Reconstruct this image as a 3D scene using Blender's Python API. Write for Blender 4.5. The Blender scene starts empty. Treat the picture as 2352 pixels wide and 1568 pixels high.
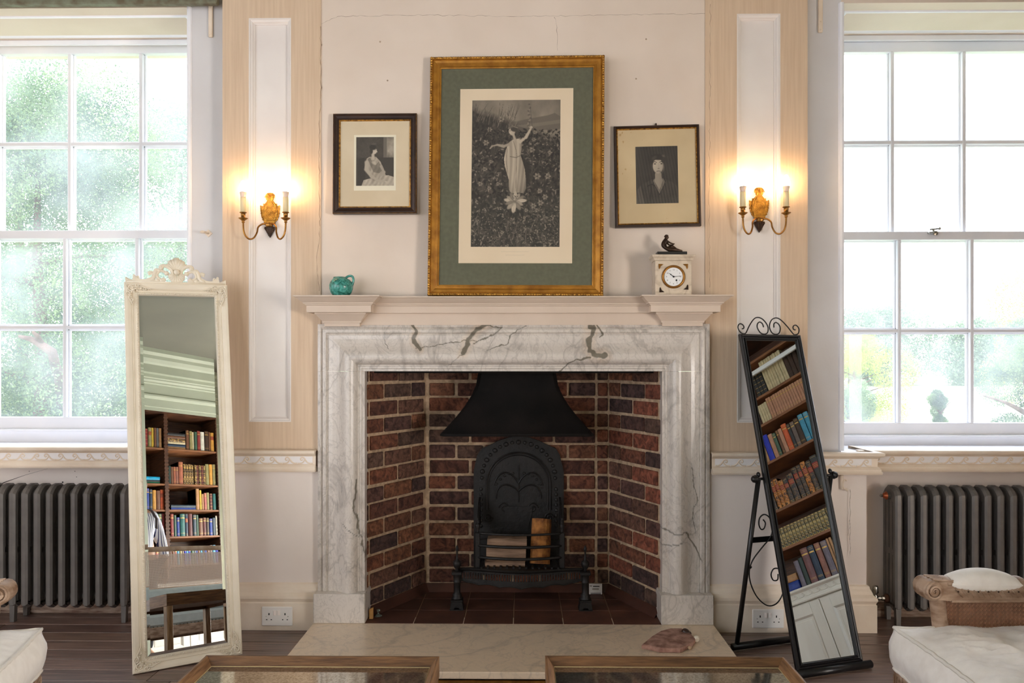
import bpy, bmesh, math, random
import numpy as np
from math import pi, sin, cos, sqrt, atan2, radians
from mathutils import Vector, Matrix, noise
R = random.Random(7)
SC = bpy.context.scene
COL = SC.collection

# ------------------------------------------------------------ camera
F = 1750.0
YBACK = -5.7
TH = 24 / 1750.0
CP = np.array([0.0, -3.6, 1.265])
cam = bpy.data.cameras.new('camera'); co = bpy.data.objects.new('camera', cam); COL.objects.link(co)
co.location = CP; co.rotation_euler = (pi / 2, 0, TH)
cam.sensor_width = 36; cam.lens = F / 2352 * 36; cam.shift_y = 51 / 2352; cam.clip_start = .05; cam.clip_end = 500
SC.camera = co
SC.view_settings.view_transform = 'Standard'; SC.view_settings.look = 'None'
SC.view_settings.gamma = 1; SC.view_settings.use_curve_mapping = False
SC.view_settings.exposure = 0.04
SC.cycles.use_denoising = True
SC.cycles.max_bounces = 10; SC.cycles.diffuse_bounces = 6; SC.cycles.glossy_bounces = 5
SC.cycles.transparent_max_bounces = 12; SC.cycles.sample_clamp_indirect = 8
SC.cycles.caustics_reflective = False; SC.cycles.caustics_refractive = False

# ------------------------------------------------------------ sky (bright overcast), window portals, added fill lamps
wd = bpy.data.worlds.new('overcast_sky'); SC.world = wd; wd.use_nodes = True
nt = wd.node_tree; bg = nt.nodes['Background']
tc = nt.nodes.new('ShaderNodeTexCoord'); sep = nt.nodes.new('ShaderNodeSeparateXYZ'); cr = nt.nodes.new('ShaderNodeValToRGB')
nt.links.new(tc.outputs['Generated'], sep.inputs[0]); nt.links.new(sep.outputs[2], cr.inputs[0]); nt.links.new(cr.outputs[0], bg.inputs[0])
cr.color_ramp.elements[0].position = 0.0; cr.color_ramp.elements[0].color = (.82, .86, .97, 1)
cr.color_ramp.elements[1].position = .5; cr.color_ramp.elements[1].color = (.82, .88, 1, 1)
bg.inputs[1].default_value = 6.0

def portal(name, loc, rot, sx, sz):
    l = bpy.data.lights.new(name, 'AREA'); l.shape = 'RECTANGLE'; l.size = sx; l.size_y = sz; l.cycles.is_portal = True
    o = bpy.data.objects.new(name, l); COL.objects.link(o); o.location = loc; o.rotation_euler = rot
# area lamps added as fill light from the unseen sides of the room
def fill_light(name, loc, rot, sx, sz, e, c=(1, .93, .85)):
    l = bpy.data.lights.new(name, 'AREA'); l.shape = 'RECTANGLE'; l.size = sx; l.size_y = sz; l.energy = e; l.color = c
    o = bpy.data.objects.new(name, l); COL.objects.link(o); o.location = loc; o.rotation_euler = rot
FILL_OPEN_SIDE = [(-4.95, -3.65), (-3.05, -1.75)]; FILL_OPEN_EAST = [(-5.1, -3.5)]; FILL_OPEN_REAR = [(-3.4, -2.6), (-2.4, -1.55)]      # spans of openings added in unseen walls for the fill lamps
for k, (a, b) in enumerate(FILL_OPEN_SIDE):
    fill_light('fill_light_side', (-3.95, (a + b) / 2, 1.6), (0, -pi / 2, 0), 1.5, b - a, 6)
for k, (a, b) in enumerate(FILL_OPEN_REAR):
    fill_light('fill_light_rear', ((a + b) / 2, YBACK - .55, 1.15), (pi / 2, 0, 0), b - a, 2.0, 14)
for k, (a, b) in enumerate(FILL_OPEN_EAST):
    fill_light('fill_light_east', (4.15, (a + b) / 2, .95), (0, pi / 2, 0), 1.4, b - a, 260)
portal('daylight_portal', (-2.42, .62, 1.95), (-pi / 2, 0, 0), 1.7, 2.2)
portal('daylight_portal', (2.36, .62, 1.95), (-pi / 2, 0, 0), 1.7, 2.2)

# ------------------------------------------------------------ pixel -> point helpers (measuring aids)
fw = np.array([-sin(TH), cos(TH), 0]); rt = np.array([cos(TH), sin(TH), 0]); up = np.array([0, 0, 1.0])
def ray(px, py): return fw + rt * (px - 1176) / F + up * (835 - py) / F
def W(px, py, Y): d = ray(px, py); return Vector(CP + d * (Y - CP[1]) / d[1])
def Wz(px, py, z): d = ray(px, py); return Vector(CP + d * (z - CP[2]) / d[2])
def WX(px, Y): return W(px, 835, Y).x
def WZ(py, Y, px=1200): return W(px, py, Y).z

# ------------------------------------------------------------ materials
def lin(c):
    if max(c) > 1.001: c = [v / 255 for v in c]
    else: return (*c[:3], 1)
    return tuple((v / 12.92 if v <= .04045 else ((v + .055) / 1.055) ** 2.4) for v in c[:3]) + (1,)
MATS = {}
def mat(name, c1, c2=None, scale=8, stretch=(1, 1, 1), detail=4, rough=.6, metal=0, bump=0, bscale=None, lo=.35, hi=.65, attr=None, spec=.5, dist=0, sheen=0, attrmix=1.0):
    if name in MATS: return MATS[name]
    m = bpy.data.materials.new(name); m.use_nodes = True; n = m.node_tree; p = n.nodes['Principled BSDF']
    p.inputs['Roughness'].default_value = rough; p.inputs['Metallic'].default_value = metal
    p.inputs['Specular IOR Level'].default_value = spec
    if sheen: p.inputs['Sheen Weight'].default_value = sheen
    p.inputs['Base Color'].default_value = lin(c1)
    tc = n.nodes.new('ShaderNodeTexCoord'); mp = n.nodes.new('ShaderNodeMapping'); mp.inputs['Scale'].default_value = stretch
    n.links.new(tc.outputs['Object'], mp.inputs[0])
    out = None
    if c2:
        t = n.nodes.new('ShaderNodeTexNoise'); t.inputs['Scale'].default_value = scale; t.inputs['Detail'].default_value = detail; t.inputs['Distortion'].default_value = dist
        n.links.new(mp.outputs[0], t.inputs['Vector'])
        r = n.nodes.new('ShaderNodeValToRGB'); r.color_ramp.elements[0].position = lo; r.color_ramp.elements[1].position = hi
        r.color_ramp.elements[0].color = lin(c1); r.color_ramp.elements[1].color = lin(c2)
        n.links.new(t.outputs[0], r.inputs[0]); out = r.outputs[0]
    if attr:
        a = n.nodes.new('ShaderNodeAttribute'); a.attribute_name = attr
        if out is None:
            out = a.outputs[0]
        else:
            x = n.nodes.new('ShaderNodeMix'); x.data_type = 'RGBA'; x.blend_type = 'MULTIPLY'; x.inputs[0].default_value = attrmix
            n.links.new(out, x.inputs[6]); n.links.new(a.outputs[0], x.inputs[7]); out = x.outputs[2]
    if out is not None: n.links.new(out, p.inputs['Base Color'])
    if bump:
        t2 = n.nodes.new('ShaderNodeTexNoise'); t2.inputs['Scale'].default_value = bscale or scale * 3; t2.inputs['Detail'].default_value = 5
        n.links.new(mp.outputs[0], t2.inputs['Vector'])
        b = n.nodes.new('ShaderNodeBump'); b.inputs['Strength'].default_value = bump; b.inputs['Distance'].default_value = .004
        n.links.new(t2.outputs[0], b.inputs['Height']); n.links.new(b.outputs[0], p.inputs['Normal'])
    MATS[name] = m; return m
def emis(name, c, s):
    m = bpy.data.materials.new(name); m.use_nodes = True; p = m.node_tree.nodes['Principled BSDF']
    p.inputs['Base Color'].default_value = (1, .9, .8, 1); p.inputs['Emission Color'].default_value = (*c, 1); p.inputs['Emission Strength'].default_value = s
    return m

WHITE = mat('white_wall_paint', (226, 211, 196), (217, 201, 185), 2.2, rough=.75, bump=.12, bscale=60)
BEIGE = mat('beige_brushed_paint', (216, 192, 164), (204, 178, 150), 9, (9, 9, .35), rough=.7, bump=.2, bscale=30, lo=.3, hi=.7)
PANELW = mat('white_panel_paint', (232, 226, 220), (224, 216, 210), 3, rough=.6, bump=.1, bscale=60)
TRIM = mat('cream_trim_paint', (236, 222, 203), (224, 206, 184), 6, rough=.55, bump=.2, bscale=40)
FRIEZE = mat('frieze_ground_white', (236, 232, 230), rough=.6)
DADOW = mat('lower_wall_paint', (236, 226, 217), (228, 216, 207), 2, rough=.7, bump=.12, bscale=50)
WINW = mat('window_gloss_white', (246, 246, 250), (238, 240, 246), 4, rough=.4, bump=.08, bscale=50)
MANT = mat('mantel_paint', (212, 194, 176), (202, 184, 166), 4, rough=.6, bump=.06, bscale=40)
GREENW = mat('pale_green_paint', (184, 192, 174), (176, 184, 166), 3, rough=.6)
CEIL = mat('ceiling_paint', (128, 128, 117), (122, 122, 112), 2, rough=.9)
DOORW = mat('white_cupboard_paint', (232, 230, 222), (224, 221, 212), 3, (3, 3, .5), rough=.5)
SHELFW = mat('dark_oak_shelf', (96, 60, 38), (60, 34, 22), 6, (1, 1, 12), rough=.5, bump=.15)
SHELFB = mat('oak_shelf_edge', (150, 100, 64), (108, 68, 42), 6, (1, 1, 12), rough=.5, bump=.15)
BLACK = mat('black_iron', (14, 13, 15), (20, 19, 21), 20, spec=.45, rough=.34, bump=.1, bscale=120)
CASTI = mat('cast_iron_soot', (17, 15, 14), (28, 24, 22), 14, spec=.35, rough=.5, bump=.5, bscale=60)
HOOD = mat('sooty_hood_metal', (14, 12, 11), (26, 21, 19), 6, spec=.2, rough=.8, bump=.3, bscale=80)
RADM = mat('radiator_grey_enamel', (112, 108, 104), (100, 96, 93), 12, rough=.42, bump=.12, bscale=90, metal=.25)
GOLD = mat('gilt_frame', (186, 130, 48), (150, 98, 32), 20, rough=.42, metal=.55, bump=.3, bscale=90)
GOLDH = mat('gilt_ornament', (214, 160, 70), (120, 78, 28), 90, rough=.35, metal=.6, bump=.6, bscale=160)
BRASS = mat('aged_brass', (178, 128, 62), (140, 98, 50), 30, rough=.32, metal=.9)
SCPL = mat('gilt_sconce_plate', (196, 146, 62), (140, 98, 38), 60, rough=.42, metal=.85, bump=.3, bscale=150)
BRONZE = mat('dark_bronze', (74, 56, 44), (50, 38, 32), 30, rough=.4, metal=.8)
CREAMF = mat('cream_mirror_frame', (232, 222, 202), (224, 213, 192), 8, rough=.5, bump=.05)
CANDLE = mat('ivory_candle_sleeve', (236, 216, 170), rough=.5)
MIRR = mat('mirror_silver', (226, 230, 228), rough=.0, metal=1)
OAK_SHADED = mat('limed_oak_shaded', (124, 88, 54), (82, 54, 30), 9, (1.2, 14, 14), rough=.5, bump=.35, bscale=30)  # darkened: shade on the rail's inner face is put into the colour
OAKY = mat('limed_oak_side', (150, 112, 76), (104, 72, 46), 9, (14, 1.2, 14), rough=.5, bump=.35, bscale=30)
CARV = mat('weathered_carved_wood', (182, 156, 134), (128, 98, 74), 16, (1, 1, 3), rough=.6, bump=.5, bscale=60)
CANE = mat('woven_cane', (164, 118, 90), (120, 82, 60), 40, rough=.5)
LINEN = mat('oatmeal_linen', (242, 238, 231), (234, 229, 221), 30, rough=.9, bump=.12, bscale=400, sheen=.3)
LINEND = mat('linen_piping', (226, 221, 212), rough=.9)
SOFAC = mat('pale_blue_grey_cloth', (196, 204, 202), (186, 194, 192), 20, rough=.9)
COPPER = mat('copper_pipe', (176, 96, 62), rough=.35, metal=.8)
CHROME = mat('brushed_nickel', (170, 168, 160), rough=.25, metal=1)
BLKPAINT = mat('black_paint_mark', (10, 10, 10), rough=.6)
CRACK = mat('plaster_crack', (120, 96, 78), rough=.9)
PLASTIC = mat('white_socket_plastic', (238, 234, 228), rough=.35)
MAT_PAPER = mat('ivory_mount_card', (220, 203, 172), (210, 192, 160), 5, rough=.8)
MAT_PAPER2 = mat('stained_mount_card', (212, 190, 150), (198, 175, 136), 4, rough=.8)
PAPERW = mat('print_paper', (230, 211, 182), (224, 204, 173), 3, rough=.8)
GREENM = mat('sage_green_mount', (100, 100, 80), (92, 92, 74), 60, rough=.9)
DKFRAME = mat('dark_wood_frame', (58, 38, 28), (40, 26, 20), 12, rough=.35, bump=.2)
PRINT = mat('engraving_ink', (255, 255, 255), attr='Col', rough=.75)
JUGM = mat('teal_glaze', (88, 170, 158), (30, 96, 84), 60, rough=.18, bump=.25, bscale=120, dist=1)
ALAB = mat('alabaster', (214, 198, 176), (174, 154, 130), 14, dist=2.5, rough=.3, lo=.45, hi=.8)
DIAL = mat('enamel_dial', (240, 240, 238), rough=.25)
TILE = mat('quarry_tile', (96, 60, 47), (72, 44, 35), 7, rough=.55, bump=.3, attr='Col')
GROUT = mat('grout', (150, 122, 100), rough=.9)
MORTAR = mat('lime_mortar', (196, 168, 138), (160, 136, 110), 40, rough=.95, bump=.8, bscale=140)
BRICK = mat('old_brick', (255, 246, 236), (150, 140, 132), 30, rough=.92, bump=1.0, bscale=70, attr='Col', dist=1)
for _n in BRICK.node_tree.nodes:
    if _n.type == 'BUMP': _n.inputs['Distance'].default_value = .012
LOGB = mat('log_bark', (176, 116, 56), (110, 66, 30), 26, rough=.85, bump=.8, bscale=70)
LOGS = mat('split_log_face', (158, 128, 104), (124, 98, 78), 10, (1, 1, 6), rough=.8, bump=.3)
STONE = mat('red_brown_stone', (186, 146, 130), (128, 90, 78), 26, rough=.85, bump=.8, bscale=90)
SHELLW = mat('shell_white', (220, 208, 190), rough=.4)
SHELLD = mat('shell_dark', (54, 36, 28), rough=.3)
LEADG = mat('pale_green_lead', (120, 124, 104), (96, 86, 66), 20, rough=.7, bump=.3)
FLOORM = mat('old_floorboards', (134, 106, 94), (84, 64, 57), 5, (1, 16, 16), rough=.42, bump=.25, bscale=30, attr='Col', detail=6, spec=1.0)
FLOORM.node_tree.nodes['Principled BSDF'].inputs['Coat Weight'].default_value = .5; FLOORM.node_tree.nodes['Principled BSDF'].inputs['Coat Roughness'].default_value = .38
GRASS = mat('meadow_grass', (158, 168, 130), (140, 154, 116), 1.5, rough=1)
BARK = mat('tree_bark', (122, 96, 84), (90, 70, 60), 6, rough=.9)

def marble(name, base, grey, vscale=3.0, dark=.55):
    m = bpy.data.materials.new(name); m.use_nodes = True; n = m.node_tree; p = n.nodes['Principled BSDF']
    p.inputs['Roughness'].default_value = .28
    tc = n.nodes.new('ShaderNodeTexCoord')
    def nz(sc, det, dist, off=0):
        mp = n.nodes.new('ShaderNodeMapping'); mp.inputs['Location'].default_value = (off, off * .7, off * 1.3); mp.inputs['Rotation'].default_value = (.3, .5, .6); mp.inputs['Scale'].default_value = (1, 1, .6)
        t = n.nodes.new('ShaderNodeTexNoise'); t.inputs['Scale'].default_value = sc; t.inputs['Detail'].default_value = det; t.inputs['Distortion'].default_value = dist
        n.links.new(tc.outputs['Object'], mp.inputs[0]); n.links.new(mp.outputs[0], t.inputs['Vector']); return t.outputs[0]
    def ridge(src, w):
        a = n.nodes.new('ShaderNodeMath'); a.operation = 'SUBTRACT'; a.inputs[1].default_value = .5; n.links.new(src, a.inputs[0])
        b = n.nodes.new('ShaderNodeMath'); b.operation = 'ABSOLUTE'; n.links.new(a.outputs[0], b.inputs[0])
        c = n.nodes.new('ShaderNodeMapRange'); c.inputs[1].default_value = 0; c.inputs[2].default_value = w; c.inputs[3].default_value = 1; c.inputs[4].default_value = 0
        n.links.new(b.outputs[0], c.inputs[0]); return c.outputs[0]
    cur = None
    def mix(a, col, f, amt):
        x = n.nodes.new('ShaderNodeMix'); x.data_type = 'RGBA'; mm = n.nodes.new('ShaderNodeMath'); mm.operation = 'MULTIPLY'; mm.inputs[1].default_value = amt
        n.links.new(f, mm.inputs[0]); n.links.new(mm.outputs[0], x.inputs[0])
        if a is None: x.inputs[6].default_value = lin(base)
        else: n.links.new(a, x.inputs[6])
        x.inputs[7].default_value = lin(col); return x.outputs[2]
    cloud = nz(5, 4, 1.5, 3)
    cur = mix(None, grey, cloud, .55)
    cur = mix(cur, (120, 112, 104), ridge(nz(vscale, 7, 1.2, 0), .022), dark)
    cur = mix(cur, (110, 102, 96), ridge(nz(vscale * 3.2, 6, 2.0, 5), .03), dark * .7)
    cur = mix(cur, (132, 124, 116), ridge(nz(vscale * 8, 5, 2.5, 9), .04), dark * .5)
    a = n.nodes.new('ShaderNodeAttribute'); a.attribute_name = 'Col'
    x = n.nodes.new('ShaderNodeMix'); x.data_type = 'RGBA'; n.links.new(a.outputs['Alpha'], x.inputs[0]); n.links.new(cur, x.inputs[6]); n.links.new(a.outputs[0], x.inputs[7])
    n.links.new(x.outputs[2], p.inputs['Base Color']); return m
MARB = marble('veined_marble', (216, 208, 198), (188, 180, 173), 2.6, .38)
HEARM = marble('hearth_marble', (238, 218, 192), (214, 194, 170), 1.5, .26)

def antique():
    m = bpy.data.materials.new('antique_mirror_plate'); m.use_nodes = True; n = m.node_tree; p = n.nodes['Principled BSDF']
    tc = n.nodes.new('ShaderNodeTexCoord'); t = n.nodes.new('ShaderNodeTexNoise'); t.inputs['Scale'].default_value = 170; t.inputs['Detail'].default_value = 4; t.inputs['Distortion'].default_value = .4
    n.links.new(tc.outputs['Object'], t.inputs['Vector'])
    r = n.nodes.new('ShaderNodeValToRGB'); r.color_ramp.elements[0].position = .28; r.color_ramp.elements[1].position = .62
    r.color_ramp.elements[0].color = lin((150, 140, 124)); r.color_ramp.elements[1].color = lin((214, 209, 198)); n.links.new(t.outputs[0], r.inputs[0]); n.links.new(r.outputs[0], p.inputs['Base Color'])
    p.inputs['Metallic'].default_value = .92; p.inputs['Roughness'].default_value = .07; return m
ANTIQ = antique()

def pane_mat():
    m = bpy.data.materials.new('dusty_window_glass'); m.use_nodes = True; n = m.node_tree; n.nodes.remove(n.nodes['Principled BSDF']); out = n.nodes['Material Output']
    tr = n.nodes.new('ShaderNodeBsdfTransparent'); tl = n.nodes.new('ShaderNodeBsdfTranslucent'); gl = n.nodes.new('ShaderNodeBsdfGlossy'); gl.inputs['Roughness'].default_value = .02
    tl.inputs[0].default_value = (.85, .88, .95, 1)
    tc = n.nodes.new('ShaderNodeTexCoord'); t = n.nodes.new('ShaderNodeTexNoise'); t.inputs['Scale'].default_value = 2.2; t.inputs['Detail'].default_value = 5
    n.links.new(tc.outputs['Object'], t.inputs['Vector'])
    mr = n.nodes.new('ShaderNodeMapRange'); mr.inputs[1].default_value = .35; mr.inputs[2].default_value = .7; mr.inputs[3].default_value = .10; mr.inputs[4].default_value = .34
    n.links.new(t.outputs[0], mr.inputs[0])
    m1 = n.nodes.new('ShaderNodeMixShader'); n.links.new(mr.outputs[0], m1.inputs[0]); n.links.new(tr.outputs[0], m1.inputs[1]); n.links.new(tl.outputs[0], m1.inputs[2])
    m2 = n.nodes.new('ShaderNodeMixShader'); m2.inputs[0].default_value = .007; n.links.new(m1.outputs[0], m2.inputs[1]); n.links.new(gl.outputs[0], m2.inputs[2])
    n.links.new(m2.outputs[0], out.inputs[0]); return m
PANE = pane_mat()
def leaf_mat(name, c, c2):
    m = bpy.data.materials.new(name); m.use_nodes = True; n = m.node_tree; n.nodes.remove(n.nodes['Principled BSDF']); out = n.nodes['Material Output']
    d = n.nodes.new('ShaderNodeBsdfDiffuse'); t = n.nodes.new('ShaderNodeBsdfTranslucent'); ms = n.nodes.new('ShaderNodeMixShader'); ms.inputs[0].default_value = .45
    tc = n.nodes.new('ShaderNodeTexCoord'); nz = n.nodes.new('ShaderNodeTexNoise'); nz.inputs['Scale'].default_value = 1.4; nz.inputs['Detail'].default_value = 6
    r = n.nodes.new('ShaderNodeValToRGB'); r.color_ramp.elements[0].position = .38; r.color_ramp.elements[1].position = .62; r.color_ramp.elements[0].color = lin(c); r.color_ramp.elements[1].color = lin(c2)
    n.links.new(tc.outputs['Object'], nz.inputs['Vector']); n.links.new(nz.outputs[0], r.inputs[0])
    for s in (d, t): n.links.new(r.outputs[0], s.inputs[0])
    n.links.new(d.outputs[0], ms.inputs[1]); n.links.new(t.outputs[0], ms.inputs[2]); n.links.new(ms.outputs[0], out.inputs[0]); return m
LEAF1 = leaf_mat('yew_foliage', (84, 108, 88), (140, 160, 112))
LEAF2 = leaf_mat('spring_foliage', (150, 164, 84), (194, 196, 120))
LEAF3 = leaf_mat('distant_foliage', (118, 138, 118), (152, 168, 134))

# ------------------------------------------------------------ mesh builder
class MB:
    def __init__(s): s.v = []; s.f = []; s.mi = []; s.c = []; s.M = Matrix(); s.m = 0; s.col = None; s.sm = []; s.smooth = False
    def add(s, vs, fs):
        b = len(s.v); s.v += [tuple(s.M @ Vector(v)) for v in vs]
        for f in fs: s.f.append([i + b for i in f]); s.mi.append(s.m); s.sm.append(s.smooth)
        s.c += [s.col or (1, 1, 1)] * len(vs)
    def box(s, a, b, bev=0):
        x0, y0, z0 = a; x1, y1, z1 = b
        if x0 > x1: x0, x1 = x1, x0
        if y0 > y1: y0, y1 = y1, y0
        if z0 > z1: z0, z1 = z1, z0
        if bev <= 0:
            s.add([(x0, y0, z0), (x1, y0, z0), (x1, y1, z0), (x0, y1, z0), (x0, y0, z1), (x1, y0, z1), (x1, y1, z1), (x0, y1, z1)],
                  [(0, 3, 2, 1), (4, 5, 6, 7), (0, 1, 5, 4), (1, 2, 6, 5), (2, 3, 7, 6), (3, 0, 4, 7)]); return
        e = min(bev, (x1 - x0) * .49, (y1 - y0) * .49, (z1 - z0) * .49); vs = []; idx = {}
        for i, X in enumerate((x0, x1)):
            for j, Y in enumerate((y0, y1)):
                for k, Z in enumerate((z0, z1)):
                    sx, sy, sz = (1 - 2 * i) * e, (1 - 2 * j) * e, (1 - 2 * k) * e
                    for a_, q in enumerate(((X, Y + sy, Z + sz), (X + sx, Y, Z + sz), (X + sx, Y + sy, Z))):
                        idx[(i, j, k, a_)] = len(vs); vs.append(q)
        I = lambda i, j, k, a_: idx[(i, j, k, a_)]
        fs = []
        for i in (0, 1): fs.append([I(i, 0, 0, 0), I(i, 1, 0, 0), I(i, 1, 1, 0), I(i, 0, 1, 0)])
        for j in (0, 1): fs.append([I(0, j, 0, 1), I(1, j, 0, 1), I(1, j, 1, 1), I(0, j, 1, 1)])
        for k in (0, 1): fs.append([I(0, 0, k, 2), I(1, 0, k, 2), I(1, 1, k, 2), I(0, 1, k, 2)])
        for j in (0, 1):
            for k in (0, 1): fs.append([I(0, j, k, 1), I(1, j, k, 1), I(1, j, k, 2), I(0, j, k, 2)])
        for i in (0, 1):
            for k in (0, 1): fs.append([I(i, 0, k, 0), I(i, 1, k, 0), I(i, 1, k, 2), I(i, 0, k, 2)])
        for i in (0, 1):
            for j in (0, 1): fs.append([I(i, j, 0, 0), I(i, j, 1, 0), I(i, j, 1, 1), I(i, j, 0, 1)])
        for i in (0, 1):
            for j in (0, 1):
                for k in (0, 1): fs.append([I(i, j, k, 0), I(i, j, k, 1), I(i, j, k, 2)])
        s.add(vs, fs)
    def prism(s, poly, a, b, axis='y'):      # polygon in the two other axes, extruded from a to b
        n = len(poly)
        def P(p, t): return (p[0], t, p[1]) if axis == 'y' else ((p[0], p[1], t) if axis == 'z' else (t, p[0], p[1]))
        s.add([P(p, a) for p in poly] + [P(p, b) for p in poly], [list(range(n)), list(range(2 * n - 1, n - 1, -1))] + [(i, (i + 1) % n, n + (i + 1) % n, n + i) for i in range(n)])
    def tube(s, path, r, n=8, flat=1.0, closed=False, upv=None):
        P = [Vector(p) for p in path]; m = len(P)
        rr = r if hasattr(r, '__len__') else [r] * m
        vs = []; prev = None
        for i, p in enumerate(P):
            a = P[(i - 1) % m] if (i > 0 or closed) else p; b = P[(i + 1) % m] if (i < m - 1 or closed) else p
            t = (b - a).normalized() if (b - a).length > 1e-9 else Vector((0, 0, 1))
            if prev is None:
                u = Vector(upv) if upv else (Vector((0, 1, 0)) if abs(t.y) < .9 else Vector((1, 0, 0)))
            else: u = prev
            u = (u - t * u.dot(t)).normalized(); prev = u; w = t.cross(u)
            for k in range(n):
                an = 2 * pi * k / n; vs.append(tuple(p + u * cos(an) * rr[i] * flat + w * sin(an) * rr[i]))
        fs = [(i * n + k, i * n + (k + 1) % n, ((i + 1) % m) * n + (k + 1) % n, ((i + 1) % m) * n + k) for i in range(m if closed else m - 1) for k in range(n)]
        if not closed: fs += [list(range(n - 1, -1, -1)), list(range((m - 1) * n, m * n))]
        s.add(vs, fs)
    def lathe(s, prof, c=(0, 0, 0), n=24, axis='z', a0=0, a1=2 * pi):
        full = abs(a1 - a0 - 2 * pi) < 1e-6; vs = []; cnt = n if full else n + 1
        for r, h in prof:
            for k in range(cnt):
                a = a0 + (a1 - a0) * k / n
                q = (r * cos(a), r * sin(a), h) if axis == 'z' else ((r * cos(a), h, r * sin(a)) if axis == 'y' else (h, r * cos(a), r * sin(a)))
                vs.append((q[0] + c[0], q[1] + c[1], q[2] + c[2]))
        m = len(prof); fs = []
        for i in range(m - 1):
            for k in range(n): k2 = (k + 1) % cnt; fs.append((i * cnt + k, i * cnt + k2, (i + 1) * cnt + k2, (i + 1) * cnt + k))
        if full and prof[0][0] > 1e-5: fs.append(list(range(n - 1, -1, -1)))
        if full and prof[-1][0] > 1e-5: fs.append(list(range((m - 1) * n, m * n)))
        s.add(vs, fs)
    def ball(s, c, r, n=10, sc=(1, 1, 1)):
        c = Vector(c); old = s.M.copy(); s.M = old @ Matrix.Translation(c) @ Matrix.Diagonal((*sc, 1))
        s.lathe([(r * sin(pi * i / n) if 0 < i < n else 1e-6, -r * cos(pi * i / n)) for i in range(n + 1)], n=max(8, n)); s.M = old
    def grid(s, P):                           # P[i][j] points
        a = len(P); b = len(P[0]); s.add([p for row in P for p in row], [(i * b + j, i * b + j + 1, (i + 1) * b + j + 1, (i + 1) * b + j) for i in range(a - 1) for j in range(b - 1)])
    def sweep(s, path, prof, caps=True, top=False):   # plan path [(x,y)], profile [(offset,z)], offset to the right of travel
        P = [Vector(p) for p in path]; m = len(P); rows = []
        for i in range(m):
            d1 = (P[i] - P[i - 1]).normalized() if i else None; d2 = (P[i + 1] - P[i]).normalized() if i < m - 1 else None
            n1 = Vector((d1.y, -d1.x)) if d1 else None; n2 = Vector((d2.y, -d2.x)) if d2 else None
            if n1 is None: nn = n2
            elif n2 is None: nn = n1
            else: nn = (n1 + n2) / max(.2, 1 + n1.dot(n2))
            rows.append([(P[i].x + nn.x * o, P[i].y + nn.y * o, z) for o, z in prof])
        s.grid(rows); k = len(prof)
        if caps: s.add(rows[0], [list(range(k))]); s.add(rows[-1], [list(range(k))])
        if top: s.add([r[0] for r in rows], [list(range(m))])
    def rframe(s, x0, x1, z0, z1, prof, y=0):    # rectangular frame in XZ, profile [(inset, y offset)]
        loops = [[(x0 + i, y + d, z0 + i), (x1 - i, y + d, z0 + i), (x1 - i, y + d, z1 - i), (x0 + i, y + d, z1 - i)] for i, d in prof]; k = len(loops)
        s.add([p for l in loops for p in l], [(a * 4 + j, a * 4 + (j + 1) % 4, (a + 1) * 4 + (j + 1) % 4, (a + 1) * 4 + j) for a in range(k - 1) for j in range(4)])
    def build(s, name, mats, parent=None, recalc=True, smooth=None, mw=None):
        me = bpy.data.meshes.new(name); me.from_pydata(s.v, [], s.f); me.update()
        for m in (mats if isinstance(mats, (list, tuple)) else [mats]): me.materials.append(m)
        if any(s.mi): me.polygons.foreach_set('material_index', s.mi)
        if s.col is not None or any(c != (1, 1, 1) for c in s.c):
            at = me.color_attributes.new('Col', 'FLOAT_COLOR', 'POINT'); a = np.ones((len(s.c), 4), dtype=np.float32); cc = np.array([c if len(c) == 4 else (*c, 1) for c in s.c]); a[:] = cc; at.data.foreach_set('color', a.ravel())
        if recalc:
            b = bmesh.new(); b.from_mesh(me); bmesh.ops.recalc_face_normals(b, faces=b.faces[:]); b.to_mesh(me); b.free()
        sm = s.sm if smooth is None else [smooth] * len(me.polygons)
        if any(sm): me.polygons.foreach_set('use_smooth', sm)
        o = bpy.data.objects.new(name, me); COL.objects.link(o)
        if smooth == 'auto' or (smooth and isinstance(smooth, float)): pass
        if parent: o.parent = parent
        if mw is not None: o.matrix_world = mw
        return o
def autosmooth(o, ang=35):
    me = o.data; b = bmesh.new(); b.from_mesh(me); b.normal_update(); lim = radians(ang)
    bmesh.ops.remove_doubles(b, verts=b.verts[:], dist=1e-5)
    for f in b.faces: f.smooth = True
    for e in b.edges:
        if len(e.link_faces) == 2 and e.calc_face_angle(0) > lim: e.smooth = False
    b.to_mesh(me); b.free(); return o
def empty(name, loc=(0, 0, 0), label=None, cat=None, group=None, rot=0, kind=None):
    o = bpy.data.objects.new(name, None); COL.objects.link(o); o.location = loc; o.rotation_euler = (0, 0, rot); o.empty_display_size = .1
    tag(o, label, cat, group, kind); return o
def tag(o, label=None, cat=None, group=None, kind=None):
    if label: o['label'] = label
    if cat: o['category'] = cat
    if group: o['group'] = group
    if kind: o['kind'] = kind
    return o
def struct(o, label=None): o['kind'] = 'structure'; return tag(o, label)
def copy_tree(o, parent=None):
    c = o.copy(); COL.objects.link(c); c.parent = parent
    for ch in list(o.children): copy_tree(ch, c)
    return c
def RX(a): return Matrix.Rotation(a, 4, 'X')
def RY(a): return Matrix.Rotation(a, 4, 'Y')
def RZ(a): return Matrix.Rotation(a, 4, 'Z')
def T(*a): return Matrix.Translation(a)
def spiral(cx, cz, r0, r1, a0, turns, n=26): # points (x,z)
    return [(cx + (r0 + (r1 - r0) * i / n) * cos(a0 + turns * 2 * pi * i / n), cz + (r0 + (r1 - r0) * i / n) * sin(a0 + turns * 2 * pi * i / n)) for i in range(n + 1)]
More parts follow.
